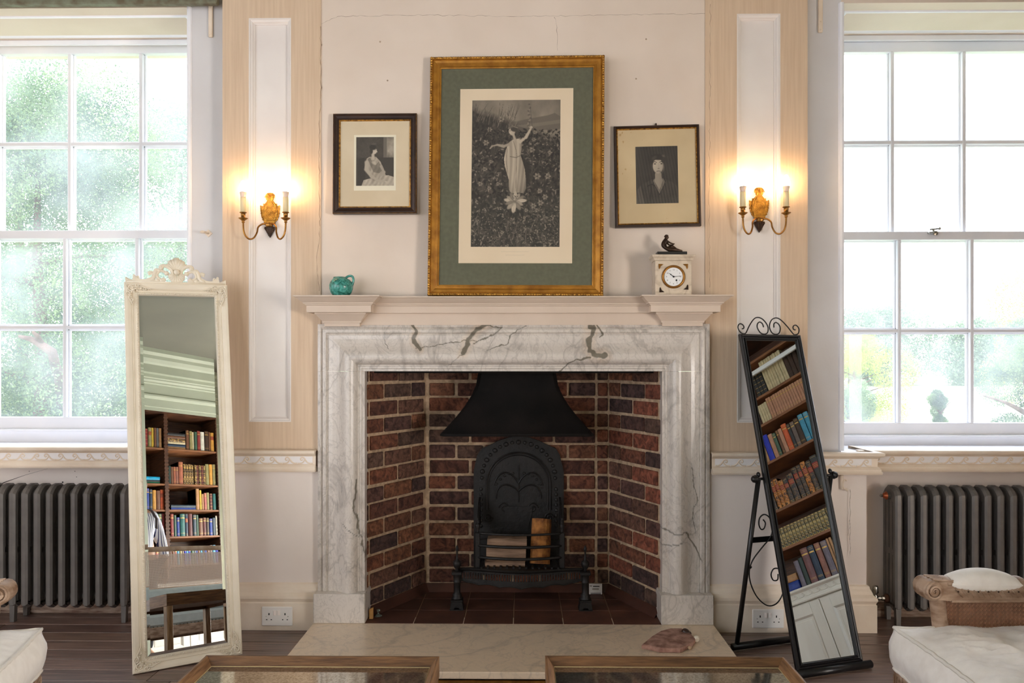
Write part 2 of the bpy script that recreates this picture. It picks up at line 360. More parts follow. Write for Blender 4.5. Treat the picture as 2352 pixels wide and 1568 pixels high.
def bez(p0, p1, p2, p3, n=14):
    out = []
    for i in range(n + 1):
        t = i / n; out.append(tuple(p0[k] * (1 - t) ** 3 + 3 * p1[k] * t * (1 - t) ** 2 + 3 * p2[k] * t * t * (1 - t) + p3[k] * t ** 3 for k in range(len(p0))))
    return out
def catmull(P, n=8):
    P = [P[0]] + list(P) + [P[-1]]; out = []
    for i in range(1, len(P) - 2):
        for j in range(n):
            t = j / n; out.append(tuple(.5 * ((2 * P[i][k]) + (-P[i - 1][k] + P[i + 1][k]) * t + (2 * P[i - 1][k] - 5 * P[i][k] + 4 * P[i + 1][k] - P[i + 2][k]) * t * t + (-P[i - 1][k] + 3 * P[i][k] - 3 * P[i + 1][k] + P[i + 2][k]) * t ** 3) for k in range(len(P[0]))))
    out.append(tuple(P[-2])); return out


# ============================================================ ROOM SHELL
XL, XR, YB, ZC = -3.6, 3.6, -5.7, 3.58
YW = .04            # chimney-breast plane
YP = .035; YS = .10; YF = .47; YU = .245
# floor: individual boards in one mesh
mb = MB()
y = .5; k = 0
while y > YB - .3:
    w = .108; x = XL - .1 - R.random() * 1.5
    while x < XR + .5:
        L = 1.8 + R.random() * 2.2; g = R.uniform(.72, 1.18); mb.col = (g, g * R.uniform(.96, 1.02), g * R.uniform(.95, 1.03))
        mb.box((x, y - w + .0035, -.03), (min(x + L - .003, XR + .5), y, R.uniform(-.0012, 0)), .0015); x += L
    y -= w; k += 1
mb.col = (.12, .1, .1); mb.box((XL - .2, YB - .4, -.06), (XR + .6, .6, -.012))
struct(mb.build('floor', FLOORM), 'dark worn wooden floorboards running across the room')

xp1, xp2, xp3, xp4 = WX(511, YP), WX(737, YP), WX(1620, YP), WX(1855, YP)       # pilaster edges
xo1, xo2 = WX(437, YS), WX(1932, YS)                                            # window opening edges
ZS = WZ(12, YS)                                                                  # soffit
zp_t, zp_b = WZ(42, YP, 620), WZ(968, YP, 620)
zq_t, zq_b = WZ(32, YP, 1742), WZ(970, YP, 1742)
pa, pb = WX(572, YP), WX(668, YP); qa, qb = WX(1693, YP), WX(1792, YP)
XWL = (-3.36, xo1); XWR = (xo2, 3.28)
ZD = .845
mb = MB()                                                                        # wall_north: plain parts
mb.box((xp2, YW, 1.245), (xp3, YW + .055, ZC))
mw1 = MB(); mw1.box((XL - .3, YS, ZS), (xo1, YF + .25, ZC)); mw1.box((XL - .3, YS, ZD - .03), (XWL[0], YF + .25, ZC)); mw1.box((xp1, YP + .06, .0), (xp2 - .05, YF + .1, ZC)); struct(mw1.build('wall_northwest', WHITE), 'wall around and above the left window recess')
mw2 = MB(); mw2.box((xo2, YS, ZS), (XR + .5, YF + .25, ZC)); mw2.box((XWR[1], YS, ZD - .03), (XR + .5, YF + .25, ZC)); mw2.box((xp3 + .05, YP + .06, 0), (xp4, YF + .1, ZC)); struct(mw2.build('wall_northeast', WHITE), 'wall around and above the right window recess')
msb = MB(); msb.box((xo1, YS, ZD - .03), (xp1 + .01, YF + .25, ZC)); msb.box((xp4 - .01, YS, ZD - .03), (xo2, YF + .25, ZC)); struct(msb.build('trim_18', mat('wall_white_cool_shade', (214, 212, 212), (206, 203, 202), 3, rough=.6, bump=.1, bscale=60)), 'plain white strip of wall between each pilaster and window')  # cooler copy of the wall white; window-side shade put into its colour
wall_n = struct(mb.build('wall_north', WHITE), 'off-white plaster chimney wall between two tall windows')
# lower wall
xq1, xq2 = -1.735, WX(1990, YP)
mb = MB()
mb.box((xq1, YP, 0), (WX(735, YP), YP + .2, ZD - .02)); mb.box((WX(1628, YP), YP, 0), (xq2, YP + .2, ZD - .02))
mb.box((XL - .3, YU, 0), (xq1 + .05, YF + .25, ZD - .03)); mb.box((xq2 - .05, YU, 0), (XR + .5, YF + .25, ZD - .03))
lw = mb.build('trim_1', DADOW); struct(lw, 'plain painted wall below the dado rail')
# pilasters with recessed panels
def pilaster(n, x0, x1, a, b, zt, zb):
    mb = MB(); Y0, Y1 = YP, YP + .07; z0 = ZD - .03
    mb.box((x0, Y0, z0), (a, Y1, ZC), .0); mb.box((b, Y0, z0), (x1, Y1, ZC)); mb.box((a, Y0, z0), (b, Y1, zb)); mb.box((a, Y0, zt), (b, Y1, ZC))
    o = struct(mb.build(n, BEIGE), 'beige brushed pilaster with a recessed white panel')
    m2 = MB(); m2.rframe(a, b, zb, zt, [(-.001, -.0005), (.004, -.0005), (.006, .004), (.014, .007), (.019, .016), (.023, .018), (.023, .024)], Y0); m2.build('panel_moulding', PANELW, o)
    m3 = MB(); m3.box((a, Y0 + .023, zb), (b, Y0 + .03, zt)); m3.build('recessed_panel', PANELW, o)
    return o
pilaster('trim_2', xp1, xp2, pa, pb, zp_t, zp_b)
pilaster('trim_3', xp3, xp4, qa, qb, zq_t, zq_b)
# bead beside the window openings
mb = MB(); mb.tube([(xo1 - .004, YS, ZD), (xo1 - .004, YS, ZS)], .012, 8); struct(mb.build('trim_4', WINW), 'rounded white bead at the edge of the left window recess')
mb = MB(); mb.tube([(xo2 - .0, YS, ZD), (xo2 - .0, YS, ZS)], .014, 8); struct(mb.build('trim_5', WINW), 'rounded white bead at the edge of the right window recess')
# plaster cracks
def crack(name, pts, Y, w=.0016, seed=1):
    r = random.Random(seed); P = []
    for (a, b) in zip(pts[:-1], pts[1:]):
        n = max(3, int(abs(a[0] - b[0]) + abs(a[1] - b[1])) // 9)
        for i in range(n):
            t = i / n; P.append(W(a[0] + (b[0] - a[0]) * t + r.uniform(-1.6, 1.6), a[1] + (b[1] - a[1]) * t + r.uniform(-1.6, 1.6), Y))
    P.append(W(*pts[-1], Y)); mb = MB(); mb.tube([(p.x, Y, p.z) for p in P], [w * r.uniform(.25, 1) * .5 for _ in P], 5, flat=.3); return mb.build('plaster_crack', CRACK, wall_n)
crack(1, [(1274, 38), (1279, 62), (1281, 116)], YW, .0022); crack(1, [(738, 55), (775, 38), (960, 34), (1180, 38), (1335, 36), (1500, 33), (1620, 31)], YW, .0018, 3)
crack(1, [(736, 60), (737, 200), (733, 330), (735, 520)], YP, .003, 5); crack(1, [(736, 520), (728, 600), (733, 668)], YP, .0022, 8)
crack(1, [(1632, 10), (1631, 200), (1629, 420), (1630, 660)], YP, .002, 9)
mb = MB()
for px, py in ((873, 96), (890, 185), (1484, 90), (1461, 181), (738, 103)):
    p = W(px, py, YW); mb.ball((p.x, YW - .001, p.z), .004, 6)
struct(mb.build('trim_6', mat('picture_nail', (170, 150, 130), rough=.5)), 'small picture nails left in the plaster')
# shell beyond the camera
mb = MB()
y0 = .1; ys = [YB] + [v for w in FILL_OPEN_SIDE for v in w] + [.6]
mb.box((XL - .3, YB - .3, 0), (XL, .6, .9)); mb.box((XL - .3, YB - .3, 3.0), (XL, .6, ZC))
for a, b in zip(ys[::2], ys[1::2]): mb.box((XL - .3, a, .9), (XL, b, 3.0))
struct(mb.build('wall_west', WHITE), 'painted side wall with openings added for fill light')
mb = MB(); mb.box((XR + .42, YB - .5, 0), (XR + .5, -5.1, ZC)); mb.box((XR + .42, -3.5, 0), (XR + .5, .7, ZC)); mb.box((XR, YB - .5, 0), (XR + .42, -5.1, ZC)); mb.box((XR, -5.1, 0), (XR + .42, -3.5, .25)); mb.box((XR, -5.1, 2.15), (XR + .42, -3.5, ZC)); mb.box((XR, -3.5, 0), (XR + .42, -3.1, ZC)); mb.box((XR, -.55, 0), (XR + .42, .3, ZC)); mb.box((XR, -3.1, 2.95), (XR + .42, -.55, ZC))  # the gap in this wall is an opening added for the east fill lamp
struct(mb.build('wall_east', WHITE), 'painted wall beside the built-in bookcase')
mb = MB(); mb.box((.9, YB - .5, 0), (XR + .5, YB - .42, ZC)); mb.box((XL - .3, YB - .42, 0), (.95, YB, .12)); mb.box((XL - .3, YB - .42, 2.9), (.95, YB, ZC)); mb.box((XL - .3, YB - .42, .12), (FILL_OPEN_REAR[0][0], YB, 2.9)); mb.box((FILL_OPEN_REAR[0][1], YB - .42, .12), (FILL_OPEN_REAR[1][0], YB, 2.9)); mb.box((FILL_OPEN_REAR[1][1], YB - .42, .12), (.95, YB, 2.9)); mb.box((3.15, YB - .42, 0), (XR, YB, ZC)); mb.box((.95, YB - .42, 2.88), (3.15, YB - .0, ZC))  # rear gaps are openings added for the fill lamps
struct(mb.build('wall_south', GREENW), 'pale green painted wall around the built-in bookcase')
mb = MB(); mb.box((XL - .3, YB - .5, ZC), (XR + .5, .75, ZC + .1)); struct(mb.build('ceiling', CEIL), 'plain grey-white ceiling')
# cornice over the far bookcase
cp = [(0, 2.86), (.012, 2.86), (.012, 2.90), (.02, 2.905), (.02, 3.0), (.035, 3.01), (.045, 3.03), (.045, 3.05), (.03, 3.06), (.03, 3.18), (.05, 3.19), (.05, 3.205), (.07, 3.225), (.07, 3.24), (.085, 3.25), (.085, 3.29), (.12, 3.30), (.12, 3.40), (.14, 3.42), (.165, 3.46), (.17, 3.5), (.2, 3.53), (.2, ZC), (0, ZC)]
mb = MB(); mb.sweep([(XR, YB + .0), (2.52, YB), (2.52, YB + .03), (1.5, YB + .03), (1.5, YB), (XL, YB)], cp)
struct(mb.build('trim_7', GREENW), 'pale green stepped cornice below the ceiling')

# dado rail, Vitruvian scroll
DPROF = [(0, .752), (.028, .752), (.032, .760), (.026, .768), (.026, .776), (.020, .784), (.014, .788), (.014, .826), (.020, .829), (.024, .833), (.034, .836), (.038, .842), (.038, .852), (.034, .855), (0, .857)]
def scroll_motif(mb, x, y, z, h, s=1):
    # one running wave: a ribbon that rises and curls over
    P = [(-.036, .004), (-.024, .0035), (-.012, .009), (-.003, .019), (.004, .029), (.012, .0335), (.0195, .030), (.0215, .0235), (.0175, .0185), (.012, .020), (.0115, .0245)]
    P = catmull(P, 4); wd = [.0042 if i < len(P) * .55 else .0042 - .0018 * (i / len(P) - .55) / .45 for i in range(len(P))]
    k = h / .038
    mb.tube([(x + s * p[0] * k, y, z + p[1] * k) for p in P], [w * k for w in wd], 6, flat=.8)
    P2 = catmull([(.000, .022), (.006, .013), (.014, .006), (.026, .0035), (.036, .004)], 4)
    mb.tube([(x + s * p[0] * k, y, z + p[1] * k) for p in P2], .0038 * k, 6, flat=.8)
def dado(n, path, label, fx0, fx1, fy, flip=None, ends=None, dz=0):
    mb = MB(); mb.sweep(path, [(o, z + dz) for o, z in DPROF]); o = struct(mb.build(n, TRIM), label)
    m2 = MB(); m2.box((fx0, fy - .0155, .789 + dz), (fx1, fy - .01, .825 + dz)); m2.build('frieze_ground', FRIEZE, o)
    m3 = MB(); n_ = max(1, int((fx1 - fx0) / .0705)); st = (fx1 - fx0) / n_
    for i in range(n_):
        x = fx0 + st * (i + .5); m3.smooth = True
        scroll_motif(m3, x, fy - .015, .7885 + dz, .0365, 1 if (flip is None or x < flip) else -1)
    m3.build('wave_scroll_ornament', TRIM, o); return o
YD1, YD2 = .02, .14
xm1, xm2 = WX(727, YD1), WX(1633, YD1)
dado('trim_8', [(XL, YD2), (xq1 + .03, YD2)], 'cream dado rail with wave scrolls under the left window', XL + .1, xq1, YD2, flip=WX(88, YD2))
dado('trim_9', [(xq1, .3), (xq1, YD1), (xm1, YD1)], 'cream dado rail with wave scrolls left of the fireplace', xq1 + .02, xm1 - .015, YD1, flip=WX(603, YD1))
xe = WX(2006, YD1)
dado('trim_10', [(xm2, YD1), (xe, YD1), (xe, .3)], 'cream dado rail with wave scrolls right of the fireplace', xm2 + .015, xe - .015, YD1, dz=-.008)
dado('trim_11', [(xe - .03, YD2), (XR + .1, YD2)], 'cream dado rail with wave scrolls under the right window', xe + .02, XR, YD2, dz=-.01)
# window boards / solid behind the dado
mb = MB(); mb.box((XL, YD2, .75), (xo1, YF, .845)); mb.box((xq1, YD1, .75), (xm1, YS + .1, .845)); struct(mb.build('trim_12', WINW), 'white painted sill board of the left window')
mb = MB(); mb.box((xo2, YD2, .75), (XR, YF, .835)); mb.box((xm2, YD1, .75), (xe, YD2 + .05, .838)); struct(mb.build('trim_13', WINW), 'white painted sill board of the right window')
# dark broken end of rail beside the marble
mb = MB(); mb.box((xm1 - .002, YD1 - .015, .78), (xm1 + .01, YD1 + .02, .85), .004); mb.box((xm2 - .01, YD1 - .015, .77), (xm2 + .002, YD1 + .02, .84), .004); struct(mb.build('trim_14', mat('bare_dark_wood_end', (70, 52, 38), rough=.9)), 'dark broken ends of the dado rail beside the marble')
# skirting
SK = [(0, 0), (.035, 0), (.035, .128), (.031, .134), (.034, .142), (.038, .150), (.036, .162), (.027, .171), (.022, .176), (.018, .190), (.012, .2), (.010, .212), (.0, .218)]
ss = WX(721, 0)
mb = MB(); mb.sweep([(xq1, .24), (xq1, YP), (ss + .02, YP)], SK); struct(mb.build('baseboard_left', TRIM), 'cream moulded skirting left of the fireplace')
mb = MB(); mb.sweep([(WX(1636, 0) - .02, YP), (xq2, YP), (xq2, .24)], SK); struct(mb.build('baseboard_right', TRIM), 'cream moulded skirting right of the fireplace')
PEEL = mat('peeling_skirting', (178, 156, 138), (118, 90, 76), 14, (1, 3, 6), rough=.9, bump=.8)
mb = MB(); mb.box((XL, YU - .02, 0), (xq1, YU + .01, .085), .006); mb.box((xq2, YU - .02, 0), (XR, YU + .01, .07), .006); struct(mb.build('trim_15', PEEL), 'bare peeling skirting behind the radiators')
mb = MB(); P = [W(0, 1112, YU), W(14, 1106, YU), W(60, 1090, YU), W(110, 1076, YU)]; mb.tube([(p.x, YU, p.z) for p in P], [.003, .002, .0008, .0003], 5, flat=.3)
for px, py in ((67, 1082), (144, 1107), (176, 1095), (172, 1082)): p = W(px, py, YU); mb.ball((p.x, YU, p.z), .004 if px == 144 else .002, 6)
mb.build('plaster_chip', BLKPAINT, lw)

# ------------------------------------------------------------ sash windows
def window(n, x0, x1, upb, lob, zs_u, zs_l, fast=None, label=''):
    """x0,x1 jamb faces; upb/lob glazing bar centres; zs = (top glass, bar, bottom) heights"""
    root = struct(empty(n, ((x0 + x1) / 2, YF, .84)), label); inv = T(-(x0 + x1) / 2, -YF, -.84)
    def B(mb, name, mt): mb2 = MB(); mb2.v = [tuple(inv @ Vector(v)) for v in mb.v]; mb2.f = mb.f; mb2.mi = mb.mi; mb2.c = mb.c; mb2.sm = mb.sm; return mb2.build(name, mt, root)
    # outer frame, head, sill
    mb = MB(); mb.box((x0 - .12, YF + .0, .80), (x0, YF + .16, ZS + .05)); mb.box((x1, YF, .80), (x1 + .12, YF + .16, ZS + .05))
    mb.box((x0 - .12, YF, zs_u[0] + .055), (x1 + .12, YF + .16, ZS + .05)); mb.box((x0 - .12, YF - .01, .80), (x1 + .12, YF + .16, zs_l[2] - .062))
    mb.box((x0 - .12, YF - .03, zs_l[2] - .075), (x1 + .12, YF, zs_l[2] - .065), .003); mb.box((x0 - .12, YF - .012, ZS - .03), (x1 + .12, YF, ZS), .004)
    B(mb, 'window_frame', WINW)
    bars = []
    for nm, yy, bb, zz, rail in (('upper_sash', YF + .075, upb, zs_u, (.055, .045)), ('lower_sash', YF + .035, lob, zs_l, (.045, .062))):
        zt, zm, zb = zz; y0 = yy - .02; y1 = yy + .02
        mb = MB(); mb.box((x0, y0, zt), (x1, y1, zt + rail[0]), .003); mb.box((x0, y0, zb - rail[1]), (x1, y1, zb), .003)
        edges = [x0] + bb + [x1]
        mb.box((x0, y0, zb), (x0 + .045, y1, zt)); mb.box((x1 - .045, y0, zb), (x1, y1, zt))
        for b in bb:
            mb.box((b - .010, y0, zb), (b + .010, y1, zt), .003); mb.box((b - .019, yy, zb), (b + .019, y1, zt), .004)
        mb.box((x0, y0 + .001, zm - .010), (x1, y1, zm + .010), .003); mb.box((x0, yy, zm - .019), (x1, y1, zm + .019), .004)
        B(mb, nm, WINW)
        for i in range(len(edges) - 1):
            for za, zb2 in ((zb, zm), (zm, zt)):
                mg = MB(); mg.add([(edges[i] + .001, yy + .012, za - .008), (edges[i + 1] - .001, yy + .012, za - .008), (edges[i + 1] - .001, yy + .012, zb2 + .008), (edges[i] + .001, yy + .012, zb2 + .008)], [(0, 1, 2, 3)]); B(mg, 'window_pane', PANE)
    if fast:
        p = W(*fast, YF + .01); mb = MB(); mb.smooth = False; mb.box((p.x - .03, p.y - .012, p.z - .012), (p.x + .02, p.y + .01, p.z - .002), .003); mb.tube([(p.x - .02, p.y, p.z + .012), (p.x + .03, p.y - .004, p.z + .016)], .004, 8); mb.ball((p.x + .03, p.y - .004, p.z + .016), .008, 8); mb.tube([(p.x, p.y, p.z - .01), (p.x, p.y, p.z + .016)], .006, 8); mb.lathe([(.0, 0), (.012, .003), (.012, .01), (0, .012)], (p.x + .004, p.y - .02, p.z - .01), 12, 'y')
        B(mb, 'sash_fastener', CHROME)
    # panelled soffit moulding
    return root
ZU = (WZ(126, YF + .075, 220), WZ(333, YF + .075, 220), WZ(536, YF + .075, 220)); ZL = (WZ(549, YF + .035, 220), WZ(752, YF + .035, 220), WZ(957, YF + .035, 220))
ub = [WX(v, YF + .075) for v in (1, 164, 327)]; lb = [WX(v, YF + .035) for v in (-10, 153, 318)]
window('window_1', WX(-160, YF + .05), WX(486, YF + .05), ub, lb, ZU, ZL, None, 'tall white sash window left of the fireplace, yew trees outside')
ub = [WX(v, YF + .075) for v in (2046, 2210, 2375)]; lb = [WX(v, YF + .035) for v in (2062, 2228, 2394)]
ZU2 = (WZ(122, YF + .075, 2130), WZ(329, YF + .075, 2130), WZ(538, YF + .075, 2130)); ZL2 = (WZ(552, YF + .035, 2130), WZ(760, YF + .035, 2130), WZ(970, YF + .035, 2130))
window('window_2', WX(1884, YF + .05), WX(2545, YF + .05), ub, lb, ZU2, ZL2, (2144, 532), 'tall white sash window right of the fireplace, bright sky outside')
for n, x0, x1 in (('trim_16', XWL[0], xo1), ('trim_17', xo2, XWR[1])):
    mb = MB(); m = T(0, 0, ZS) @ RX(-pi / 2); mb.M = m
    mb.rframe(x0 + .05, x1 - .05, .10 + .08, YF - .04, [(0, 0), (.004, .006), (.012, .008), (.018, .002), (.022, 0)], 0); mb.M = Matrix()
    struct(mb.build(n, WINW), 'moulded panel on the underside of the window recess')

# ============================================================ FIREPLACE
HZ = .05
fp = empty('fireplace', (-.04, .04, HZ), 'white veined marble fireplace surround with a painted mantelshelf', 'fireplace')
def fin(mb, name, mt, parent, **k):      # build in world coordinates, parented to a root whose transform is compensated
    inv = parent.matrix_basis.inverted(); mb.v = [tuple(inv @ Vector(v)) for v in mb.v]; return mb.build(name, mt, parent, **k)
MP = [(0, YW + .01), (0, .006), (7, .001), (9, .006), (11, .009), (12.5, -.002), (20, -.004), (22, .006), (24, .007), (25, .003), (26.5, .004), (35, .003), (44, -.001), (52, -.009), (59, -.020), (65, -.031), (70, -.037), (76, -.039), (82, -.037), (87, -.030), (91, -.020), (93.5, -.008), (94, -.004), (97, -.003), (98, .002), (102, .001), (103.5, .006), (109, .007), (109, .10)]
mx0, mx1, mzt = WX(729, .0), WX(1631, .0), WZ(743.5, .0); wS = .224 / 109
MPs = [(s * wS, d) for s, d in MP]; wI = .224
zin = mzt - wI; zpl = WZ(1357, -.0, 800)
VEINS = [([(945, 742), (955, 760), (948, 775), (958, 797), (965, 806)], 5.5), ([(1118, 744), (1095, 756), (1078, 778), (1070, 800), (1063, 811)], 8.0), ([(1108, 745), (1135, 750), (1150, 748)], 3), ([(1150, 750), (1130, 768), (1100, 781), (1088, 790)], 2.5), ([(1066, 812), (1030, 840)], 1.5), ([(1120, 805), (1165, 790), (1172, 775), (1185, 762)], 2.2),
         ([(1352, 750), (1364, 752), (1356, 770), (1352, 790), (1354, 805), (1362, 816), (1378, 818), (1392, 815)], 8.5), ([(1372, 745), (1385, 765), (1378, 770)], 3), ([(1356, 823), (1320, 826), (1290, 848), (1275, 858)], 2.4), ([(1095, 782), (1060, 785), (1010, 790), (955, 802)], 1.6), ([(880, 750), (884, 790), (895, 800)], 1.2), ([(1185, 760), (1210, 745)], 2)]
VW = [([(W(a, b, -.01).x, W(a, b, -.01).z) for a, b in pl], w / 486) for pl, w in VEINS]
VJ = [([(1521, 1215), (1560, 1225), (1578, 1222), (1600, 1260), (1612, 1290)], 3.5), ([(1590, 1075), (1600, 1150), (1592, 1190), (1600, 1225)], 2), ([(820, 1100), (815, 1170), (825, 1225), (836, 1290)], 3), ([(790, 1200), (822, 1235)], 2), ([(1522, 1250), (1565, 1250)], 3)]
VW += [([(W(a, b, -.01).x, W(a, b, -.01).z) for a, b in pl], w / 486) for pl, w in VJ]
def veincol(x, z):
    q = Vector((x * 14, z * 14, 0)); x += noise.noise(q) * .012 + noise.noise(q * 3.5) * .005; z += noise.noise(q + Vector((9, 4, 0))) * .012 + noise.noise(q * 3.5 + Vector((3, 1, 0))) * .005
    best = 0; ora = 0
    for pl, w in VW:
        for a, b in zip(pl[:-1], pl[1:]):
            dx, dz = b[0] - a[0], b[1] - a[1]; L = dx * dx + dz * dz; t = max(0, min(1, ((x - a[0]) * dx + (z - a[1]) * dz) / L)); d = math.hypot(x - a[0] - t * dx, z - a[1] - t * dz)
            ww = w * (.55 + .6 * abs(noise.noise(Vector((x * 30, z * 30, 5)))))
            if d < ww: best = max(best, min(1, (ww - d) / ww * 4))
            if w > .01 and d < w * 2.2: ora = max(ora, .32 * (1 - d / (w * 2.2)))
    if best > .05: return (.14, .12, .085, .9 * best)
    if ora > .02: return (.62, .40, .20, ora)
    return (.5, .5, .5, 0)
def marble_grid(mb, rows):
    old = len(mb.v); mb.grid(rows); mb.c = mb.c[:old] + [veincol(v[0], v[2]) for v in mb.v[old:]]
mb = MB(); mb.col = (.5, .5, .5, 0); rows = []
for z in np.linspace(zin + .0015, 0, 2)[:1]: rows.append([(mx0 + s, d, zin + .0003) for s, d in MPs])
rows.append([(mx0 + s, d, mzt - s) for s, d in MPs])
# fine profile for colour resolution
def finep(pr, st=.003):
    out = []
    for (a, b) in zip(pr[:-1], pr[1:]):
        n = max(1, int(math.hypot(b[0] - a[0], b[1] - a[1]) / st)); out += [(a[0] + (b[0] - a[0]) * i / n, a[1] + (b[1] - a[1]) * i / n) for i in range(n)]
    return out + [pr[-1]]
MPf = finep(MPs); nx = 800
rows = [[(mx0 + s, d, zin + .0003) for s, d in MPf]] + [[(mx0 + s + (mx1 - mx0 - 2 * s) * t, d, mzt - s) for s, d in MPf] for t in np.linspace(0, 1, nx)] + [[(mx1 - s, d, zin + .0003) for s, d in MPf]]
marble_grid(mb, rows)
autosmooth(fin(mb, 'lintel', MARB, fp, recalc=True), 40)
for sgn, xo in ((1, mx0), (-1, mx1)):
    mb = MB(); mb.col = (.5, .5, .5, 0)
    marble_grid(mb, [[(xo + sgn * s, d, z) for s, d in MPf] for z in np.linspace(zpl, zin - .0004, 150)])
    autosmooth(fin(mb, 'jamb', MARB, fp), 40)
    mb = MB(); a = WX(719, -.05) if sgn > 0 else WX(1640, -.05); b = WX(838, -.05) if sgn > 0 else WX(1519, -.05)
    mb.col = (.5, .5, .5, 0); mb.box((a, -.05, HZ), (b, .10, zpl), .004); fin(mb, 'plinth_block', MARB, fp)
# mantelshelf with breakfront ends
ZM = 1.578; pz = 1 / 496
MPROF = [(px_, py_ * pz) for px_, py_ in ((.0, 68), (.0, 60), (.006, 60), (.008, 56), (.018, 50), (.031, 42), (.035, 40.5), (.037, 40.5), (.037, 37), (.066, 37), (.066, 22), (.070, 21), (.072, 18.5), (.078, 18), (.080, 15), (.086, 13), (.096, 9), (.106, 4.5), (.109, 3.5), (.115, 3), (.115, 0))]
MPROF = [(0, MPROF[0][1])] + MPROF[1:]; MPROF = [(o, ZM - z) for o, z in MPROF]
b0, b1 = WX(745, -.02), WX(826, -.02); b2, b3 = WX(1522, -.02), WX(1614, -.02)
mb = MB(); path = [(b0, YW + .02), (b0, -.02), (b1, -.02), (b1, .045), (b2, .045), (b2, -.02), (b3, -.02), (b3, YW + .02)]
mb.sweep(path, MPROF, caps=False)
mb.box((b0 - .1, YW - .06, ZM - .02), (b3 + .1, YW + .01, ZM)); mb.box((b0 - .113, -.133, ZM - .004), (b1 + .113, YW, ZM)); mb.box((b2 - .113, -.133, ZM - .004), (b3 + .113, YW, ZM)); mb.box((b0, -.068, ZM - .005), (b3, YW, ZM))
mb.box((b0 + .002, .0, mzt - .005), (b3 - .002, YW + .01, ZM - .05)); mb.box((b1, .044, mzt - .004), (b2, .06, ZM - .03))
fin(mb, 'mantelshelf', MANT, fp)
# hearth
h = [Wz(718, 1433, HZ), Wz(1641, 1433, HZ)]; hx0, hx1 = WX(718, -.05), WX(1641, -.05); hyf = -.60
mb = MB(); mb.col = (.5, .5, .5, 0)
mb.box((hx0, hyf, .022), (hx1, -.052 + .10, HZ), .003)
hs = tag(mb.build('hearth_slab', HEARM), 'large pale veined marble hearth slab on the floor', 'hearth')
mb = MB(); mb.box((hx0 + .02, hyf + .02, 0), (hx1 - .02, -.03, .0215)); mb.build('mortar_bed', mat('dark_bed', (70, 58, 48), (40, 32, 28), 30, rough=.95, bump=.5), hs)
mb = MB(); mb.box((hx0 + .1, hyf + .006, 0.0), (hx1 - .1, hyf + .018, .014), .002); mb.build('brass_edging', BRASS, hs)

# firebox
fb = empty('firebox', (-.03, .3, HZ), 'brick lined fireplace opening with splayed sides and tiled floor', 'firebox')
YFB = .48
fx0, fx1 = WX(842, .06), WX(1516, .06); gx0, gx1 = WX(979, YFB), WX(1397, YFB); zft = 1.232
BC = [(.30, .115, .07), (.36, .16, .095), (.24, .10, .07), (.20, .10, .085), (.34, .13, .075), (.15, .085, .08), (.28, .14, .10), (.42, .18, .10), (.22, .13, .10)]
def brickwall(name, p0, p1, bond, phase, side):
    p0 = Vector(p0); p1 = Vector(p1); L = (p1 - p0).length; d = (p1 - p0) / L; r = random.Random(name)
    M = Matrix(((d.x, -d.y, 0, p0.x), (d.y, d.x, 0, p0.y), (0, 0, 1, 0), (0, 0, 0, 1)))
    mb = MB(); mb.M = M; mb.m = 0; mb.box((-.012, .010, HZ - .02), (L + .012, .06, zft)); nmort = len(mb.v)
    mb.m = 1; z = HZ + .035; row = 0; pitch = .0835
    # n toward the room is local -y
    while z < zft - .05:
        j = .014; zz0, zz1 = z + j / 2, z + pitch - j / 2
        if bond == 'english':
            if row % 2: xs = [-.225 + .225 * i + phase for i in range(8)]; bw = .225
            else: xs = [-.1125 + .1125 * i + phase for i in range(14)]; bw = .1125
            if row % 2 == 0: bw = .1125
            if row % 2 == 0: xs = [-.15 + .15 * i + phase for i in range(11)]; bw = .15
        else: xs = [-.225 + .225 * i + (phase if row % 2 else phase + .1125) for i in range(6)]; bw = .225
        for x in xs:
            a, b = max(x + j / 2, .002), min(x + bw - j / 2, L - .002)
            if b - a < .02: continue
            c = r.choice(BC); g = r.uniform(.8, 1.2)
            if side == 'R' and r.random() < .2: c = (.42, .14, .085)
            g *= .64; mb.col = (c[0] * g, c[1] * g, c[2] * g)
            q = [r.uniform(-.0025, .0025) for _ in range(6)]
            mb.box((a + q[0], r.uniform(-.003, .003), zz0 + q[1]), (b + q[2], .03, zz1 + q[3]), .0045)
        z += pitch; row += 1
    inv = fb.matrix_basis.inverted(); mb.v = [tuple(inv @ Vector(v)) for v in mb.v]
    mb.c = [(1, 1, 1)] * nmort + mb.c[nmort:]
    return mb.build(name, [MORTAR, BRICK], fb)
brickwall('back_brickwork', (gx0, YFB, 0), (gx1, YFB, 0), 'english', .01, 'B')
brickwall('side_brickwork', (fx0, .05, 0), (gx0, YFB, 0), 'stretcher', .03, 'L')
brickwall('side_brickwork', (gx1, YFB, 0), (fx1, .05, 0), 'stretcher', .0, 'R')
mb = MB(); r = random.Random(4); txs = [WX(v, 0) for v in (838, 952, 1063, 1178, 1294, 1407, 1521)]; tp = (txs[-2] - txs[1]) / 4
ty = [-.045, Wz(1178, 1402, HZ).y, Wz(1178, 1376, HZ).y]; ty += [ty[2] + .19, ty[2] + .38]
for j in range(4):
    for i in range(-2, 8):
        x = txs[1] + tp * (i - 1); g = r.uniform(.75, 1.2); mb.col = (g, g, g); mb.box((max(x, WX(838, 0)) + .002, ty[j] + .002, HZ - .015), (min(x + tp, WX(1519, 0) + .02) - .002, ty[j + 1] - .002, HZ + .0015), .0012) if x < WX(1519, 0) and x + tp > WX(838, 0) else None
mb.col = (1, 1, 1); fin(mb, 'tiled_floor', TILE, fb)
mb = MB(); mb.box((fx0 - .03, -.046, HZ - .02), (fx1 + .03, .6, HZ - .0005)); fin(mb, 'grout_bed', GROUT, fb)
mb = MB()
